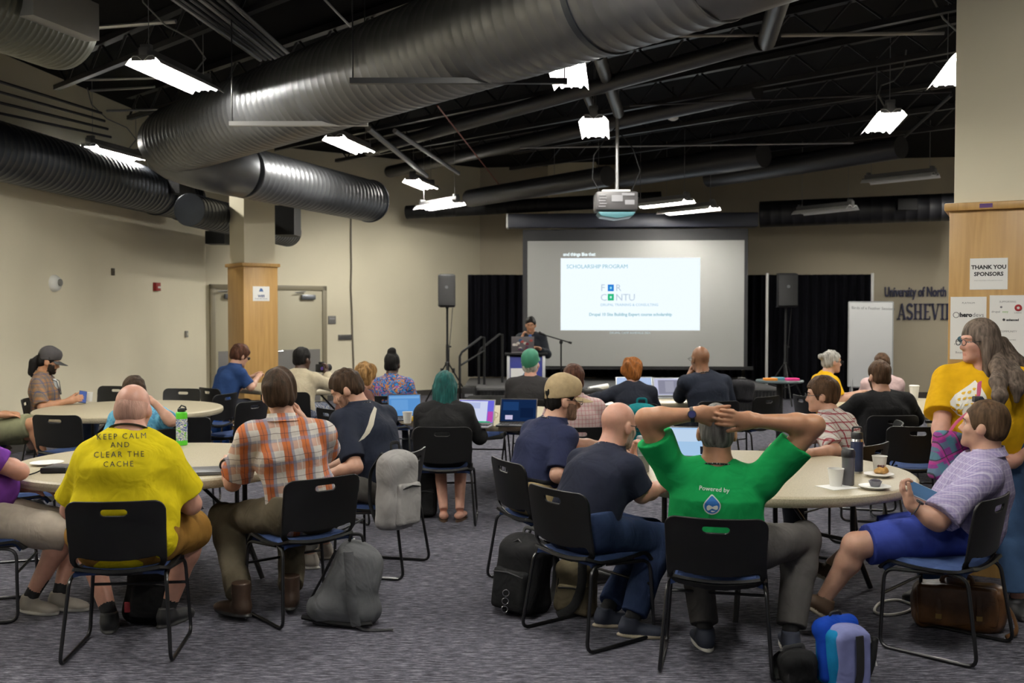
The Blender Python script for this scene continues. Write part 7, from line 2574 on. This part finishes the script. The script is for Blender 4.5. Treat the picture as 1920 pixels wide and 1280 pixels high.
# ------------------------------------------------------------ lectern, stands, speakers, whiteboard
lx = P(986, 700, 15.2)
lc = thing('lectern', 'blue fronted lectern with a white sign before the stage', 'lectern', (lx.x, 15.2, 0))
M_lblue = mat('lectern_blue', (.012, .022, .22), .4); M_lal = mat('lectern_edge', (.50, .51, .53), .35, metal=.5)
MB().box((0, 0, .53), (.50, .40, 1.0)).build('blue_panel', M_lblue, lc, bevel=.006)
for sx in (-1, 1):
    MB().box((sx * .265, -.19, .53), (.045, .05, 1.04)).build('edge_post', M_lal, lc, bevel=.008)
MB().box((0, 0, 1.065), (.64, .50, .035), Matrix.Rotation(-.05, 3, 'X')).build('desk_top', M_black, lc, bevel=.008)
MB().box((0, 0, .02), (.60, .46, .04)).build('base', M_black, lc, bevel=.01)
rim = MB(); rim.tube([(.02 + .085 * max(-1, min(1, 1.5 * math.cos(a))), -.203, .955 + .028 * math.sin(a)) for a in np.linspace(0, 2 * PI, 25)[:-1]], .008, 6, closed=True); rim.build('handle_rim', M_lal, lc)
MB().box((.02, -.2015, .955), (.16, .004, .045)).build('handle_slot', M_ink, lc)
sg_ = MB().box((-.06, -.2035, .75), (.34, .004, .22)).build('paper_sign', M_paper, lc)
MB().prism([(0, -.06), (.05, -.035), (.055, 0), (.02, .05), (0, .085), (-.03, .04), (-.055, 0), (-.05, -.035)], 0, .001, Matrix.Translation((0.0, -.206, .75)) @ Matrix.Rotation(PI / 2, 4, 'X')).build('sign_emblem', mat('emblem_sky', (.10, .25, .45), .7), sg_)
merge_text('sign_lettering', [('ASHEVILLE', .035, Matrix.Translation((-.06, -.206, .665)) @ Matrix.Rotation(PI / 2, 4, 'X'))], M_inkgrey, sg_)
t = laptop('sticker covered laptop open on the lectern', (lx.x - .05, 15.18, 1.087), 180, (.22, .20, .21), '#9fb4d8', [], tilt=105, w=.34, d=.24)
st_ = [c for c in t.children if c.name.startswith('lid')][0]
rnd = random.Random(3)
for k in range(14):
    c_ = ['#7a2d3a', '#c9c2b8', '#3c5f8a', '#b0574f', '#5a3d52', '#d8d2cc'][k % 6]
    x_, z_ = rnd.uniform(-.13, .13), rnd.uniform(.03, .2)
    M = Matrix.Translation((x_, .215 / 2 + .012 + .0125 + z_ * .26, .016 + z_)) @ Matrix.Rotation(PI / 2 - .26, 4, 'X')
    MB().prism([(.026 * math.cos(a), .02 * math.sin(a)) for a in np.linspace(0, 2 * PI, 12)[:-1]], -.004, .001, M).build('sticker', mat('sticker%d' % (k % 6), c_, .5), st_)

ms = P(1052, 640, 15.5)
t = thing('microphone_stand', 'black boom microphone stand right of the lectern', 'stand', (ms.x, 15.5, 0))
MB().cyl((0, 0, .04), (0, 0, ms.z), .012, n=10).build('pole', M_black, t)
for k in range(3):
    a = 2 * PI * k / 3 + .4
    MB().tube([(0, 0, .12), (.32 * math.cos(a), .32 * math.sin(a), .012)], .010, 8).build('leg', M_black, t)
a_ = P(1022, 628, 15.5) - Vector((ms.x, 15.5, 0)); b_ = P(1072, 643, 15.5) - Vector((ms.x, 15.5, 0))
MB().tube([a_, b_], .010, 8).build('boom', M_black, t)
MB().cyl(b_ - (b_ - a_) * .12, b_, .018, n=10).build('counterweight', M_black, t)
MB().cyl(a_, a_ + Vector((-.09, -.03, .04)), .020, .026, n=12).build('microphone', M_blackpl, t)
MB().ell((0, 0, ms.z - .01), (.028, .028, .035), 10, 8).build('clutch', M_black, t)


def pa_speaker(px0, py0, px1, py1, Y, lab, labs, face=0):
    a = P(px0, py0, Y); b = P(px1, py1, Y); cx = (a.x + b.x) / 2; w = b.x - a.x; h = a.z - b.z
    t = thing('loudspeaker', lab, 'loudspeaker', (cx, Y, b.z), face)
    ol = [(-w / 2, -.16), (w / 2, -.16), (w * .34, .17), (-w * .34, .17)]
    MB().prism(ol, .02, h - .02).build('cabinet', M_blackpl, t, bevel=.02)
    MB().grid(lambda u, v: ((u - .5) * w * .9, -.162 - .02 * math.sin(PI * u), .05 + (h - .1) * v), 10, 6, .006).build('grille', mat('grille_black', (.010, .010, .011), .7, bump=.4, bscale=700), t)
    MB().lathe([(.03, 0), (.03, .004)], 16, (0, -.185, h * .60), (0, -1, 0)).build('badge', mat('badge_grey', (.10, .10, .11), .4), t)
    MB().lathe([(.03, -.01), (.03, .03)], 14).build('pole_socket', M_black, t)
    for z in (.02, h - .02):
        MB().box((0, -.0, z), (w * .8, .26, .02)).build('end_plate', M_blackpl, t, bevel=.006)
    s_ = thing('speaker_stand', labs, 'stand', (cx, Y, 0))
    MB().cyl((0, 0, .10), (0, 0, b.z + .01), .02, n=12).build('pole', M_black, s_)
    MB().cyl((0, 0, .5), (0, 0, 1.1), .027, n=12).build('sleeve', M_black, s_)
    MB().box((.045, 0, 1.06), (.06, .03, .03)).build('clamp_knob', M_black, s_, bevel=.006)
    MB().ell((0, 0, .75), (.045, .045, .04), 10, 8).build('collar', M_black, s_)
    for k in range(3):
        an = 2 * PI * k / 3 + .5; c_, q_ = math.cos(an), math.sin(an)
        MB().tube([(.03 * c_, .03 * q_, .74), (.50 * c_, .50 * q_, .015)], .014, 8).build('leg', M_black, s_)
        MB().tube([(.02 * c_, .02 * q_, .30), (.27 * c_, .27 * q_, .37)], .010, 6).build('brace', M_black, s_)
    MB().tube([(.10, -.02, b.z), (.07, -.02, b.z - .4), (.035, -.02, 1.0), (.03, -.02, .6)], .006, 6).build('cable', M_black, s_)


pa_speaker(822, 513, 855, 577, 18.6, 'black loudspeaker on its stand left of the stage', 'black tripod stand of the loudspeaker left of the stage')
pa_speaker(1455, 511, 1492, 577, 18.4, 'black loudspeaker before the drape right of the screen', 'tripod stand of the loudspeaker right of the screen')

wbp = P(1632, 650, 14.2)
wb = thing('whiteboard', 'tall white easel board before the taupe wall with faint writing', 'whiteboard', (wbp.x, 14.2, 0), math.radians(-6))
wz1 = P(1632, 566, 14.2).z; wz0 = P(1632, 724, 14.2).z; ww = X(1672, 14.2) - X(1592, 14.2)
MB().box((0, 0, (wz0 + wz1) / 2), (ww, .025, wz1 - wz0)).build('panel', mat('board_white', (.56, .57, .58), .3), wb, bevel=.003)
fr_ = MB()
for a, b in (((-ww / 2, wz0), (ww / 2, wz0)), ((-ww / 2, wz1), (ww / 2, wz1)), ((-ww / 2, wz0), (-ww / 2, wz1)), ((ww / 2, wz0), (ww / 2, wz1))):
    fr_.tube([(a[0], -.005, a[1]), (b[0], -.005, b[1])], .011, 6)
fr_.build('board_frame', mat('board_alu', (.5, .52, .53), .35, metal=.6), wb)
for sx in (-1, 1):
    for q in (-1, 1):
        MB().tube([(sx * ww * .42, 0, wz0 + .1), (sx * ww * .46, q * .25, .02)], .013, 8).build('leg', M_grey, wb)
MB().box((0, -.04, wz0 - .01), (ww * .9, .06, .015)).build('pen_tray', M_grey, wb)
merge_text('handwriting', [('Birds of a Feather Sessions', .055, Matrix.Translation((.03, -.0135, wz1 - .09)) @ Matrix.Rotation(PI / 2, 4, 'X') @ Matrix.Rotation(-.03, 4, 'Z'))], M_inkgrey, wb)

ct = P(1462, 712, 12.2)
t = thing('cocktail_table', 'small tall black table between the screen and the whiteboard', 'table', (ct.x, 12.2, 0))
MB().lathe([(.27, ct.z - .03), (.285, ct.z - .02), (.285, ct.z - .005), (.28, ct.z), (0, ct.z)], 36).build('table_top', mat('bar_top', (.08, .11, .12), .3), t)
MB().cyl((0, 0, .03), (0, 0, ct.z - .03), .04, n=14).build('column_leg', M_black, t)
MB().lathe([(.24, 0), (.24, .015), (.05, .04), (0, .04)], 28).build('base', M_black, t)
for px, c_, lb_ in ((1443, (.70, .24, .02), 'orange paper pad on the small tall table'), (1484, (.68, .03, .22), 'pink paper pad on the small tall table'), (1463, (.08, .25, .33), 'teal paper pad on the small tall table')):
    o = MB().box((0, 0, .014), (.15, .12, .028)).build('paper_pad', mat('pad_%d' % px, c_, .6), None, bevel=.003)
    o.location = (P(px, 712, 12.15).x, 12.15 + (.1 if px == 1463 else -.03), ct.z); tag(o, lb_, 'paper pad')

t = thing('equipment_case', 'black case on the floor left of the stage', 'case', (X(880, 17.0), 17.0, 0))
MB().box((0, 0, .22), (.24, .35, .44)).build('case_body', M_blackpl, t, bevel=.02)
MB().box((0, -.18, .30), (.14, .01, .05)).build('handle', M_grey, t)
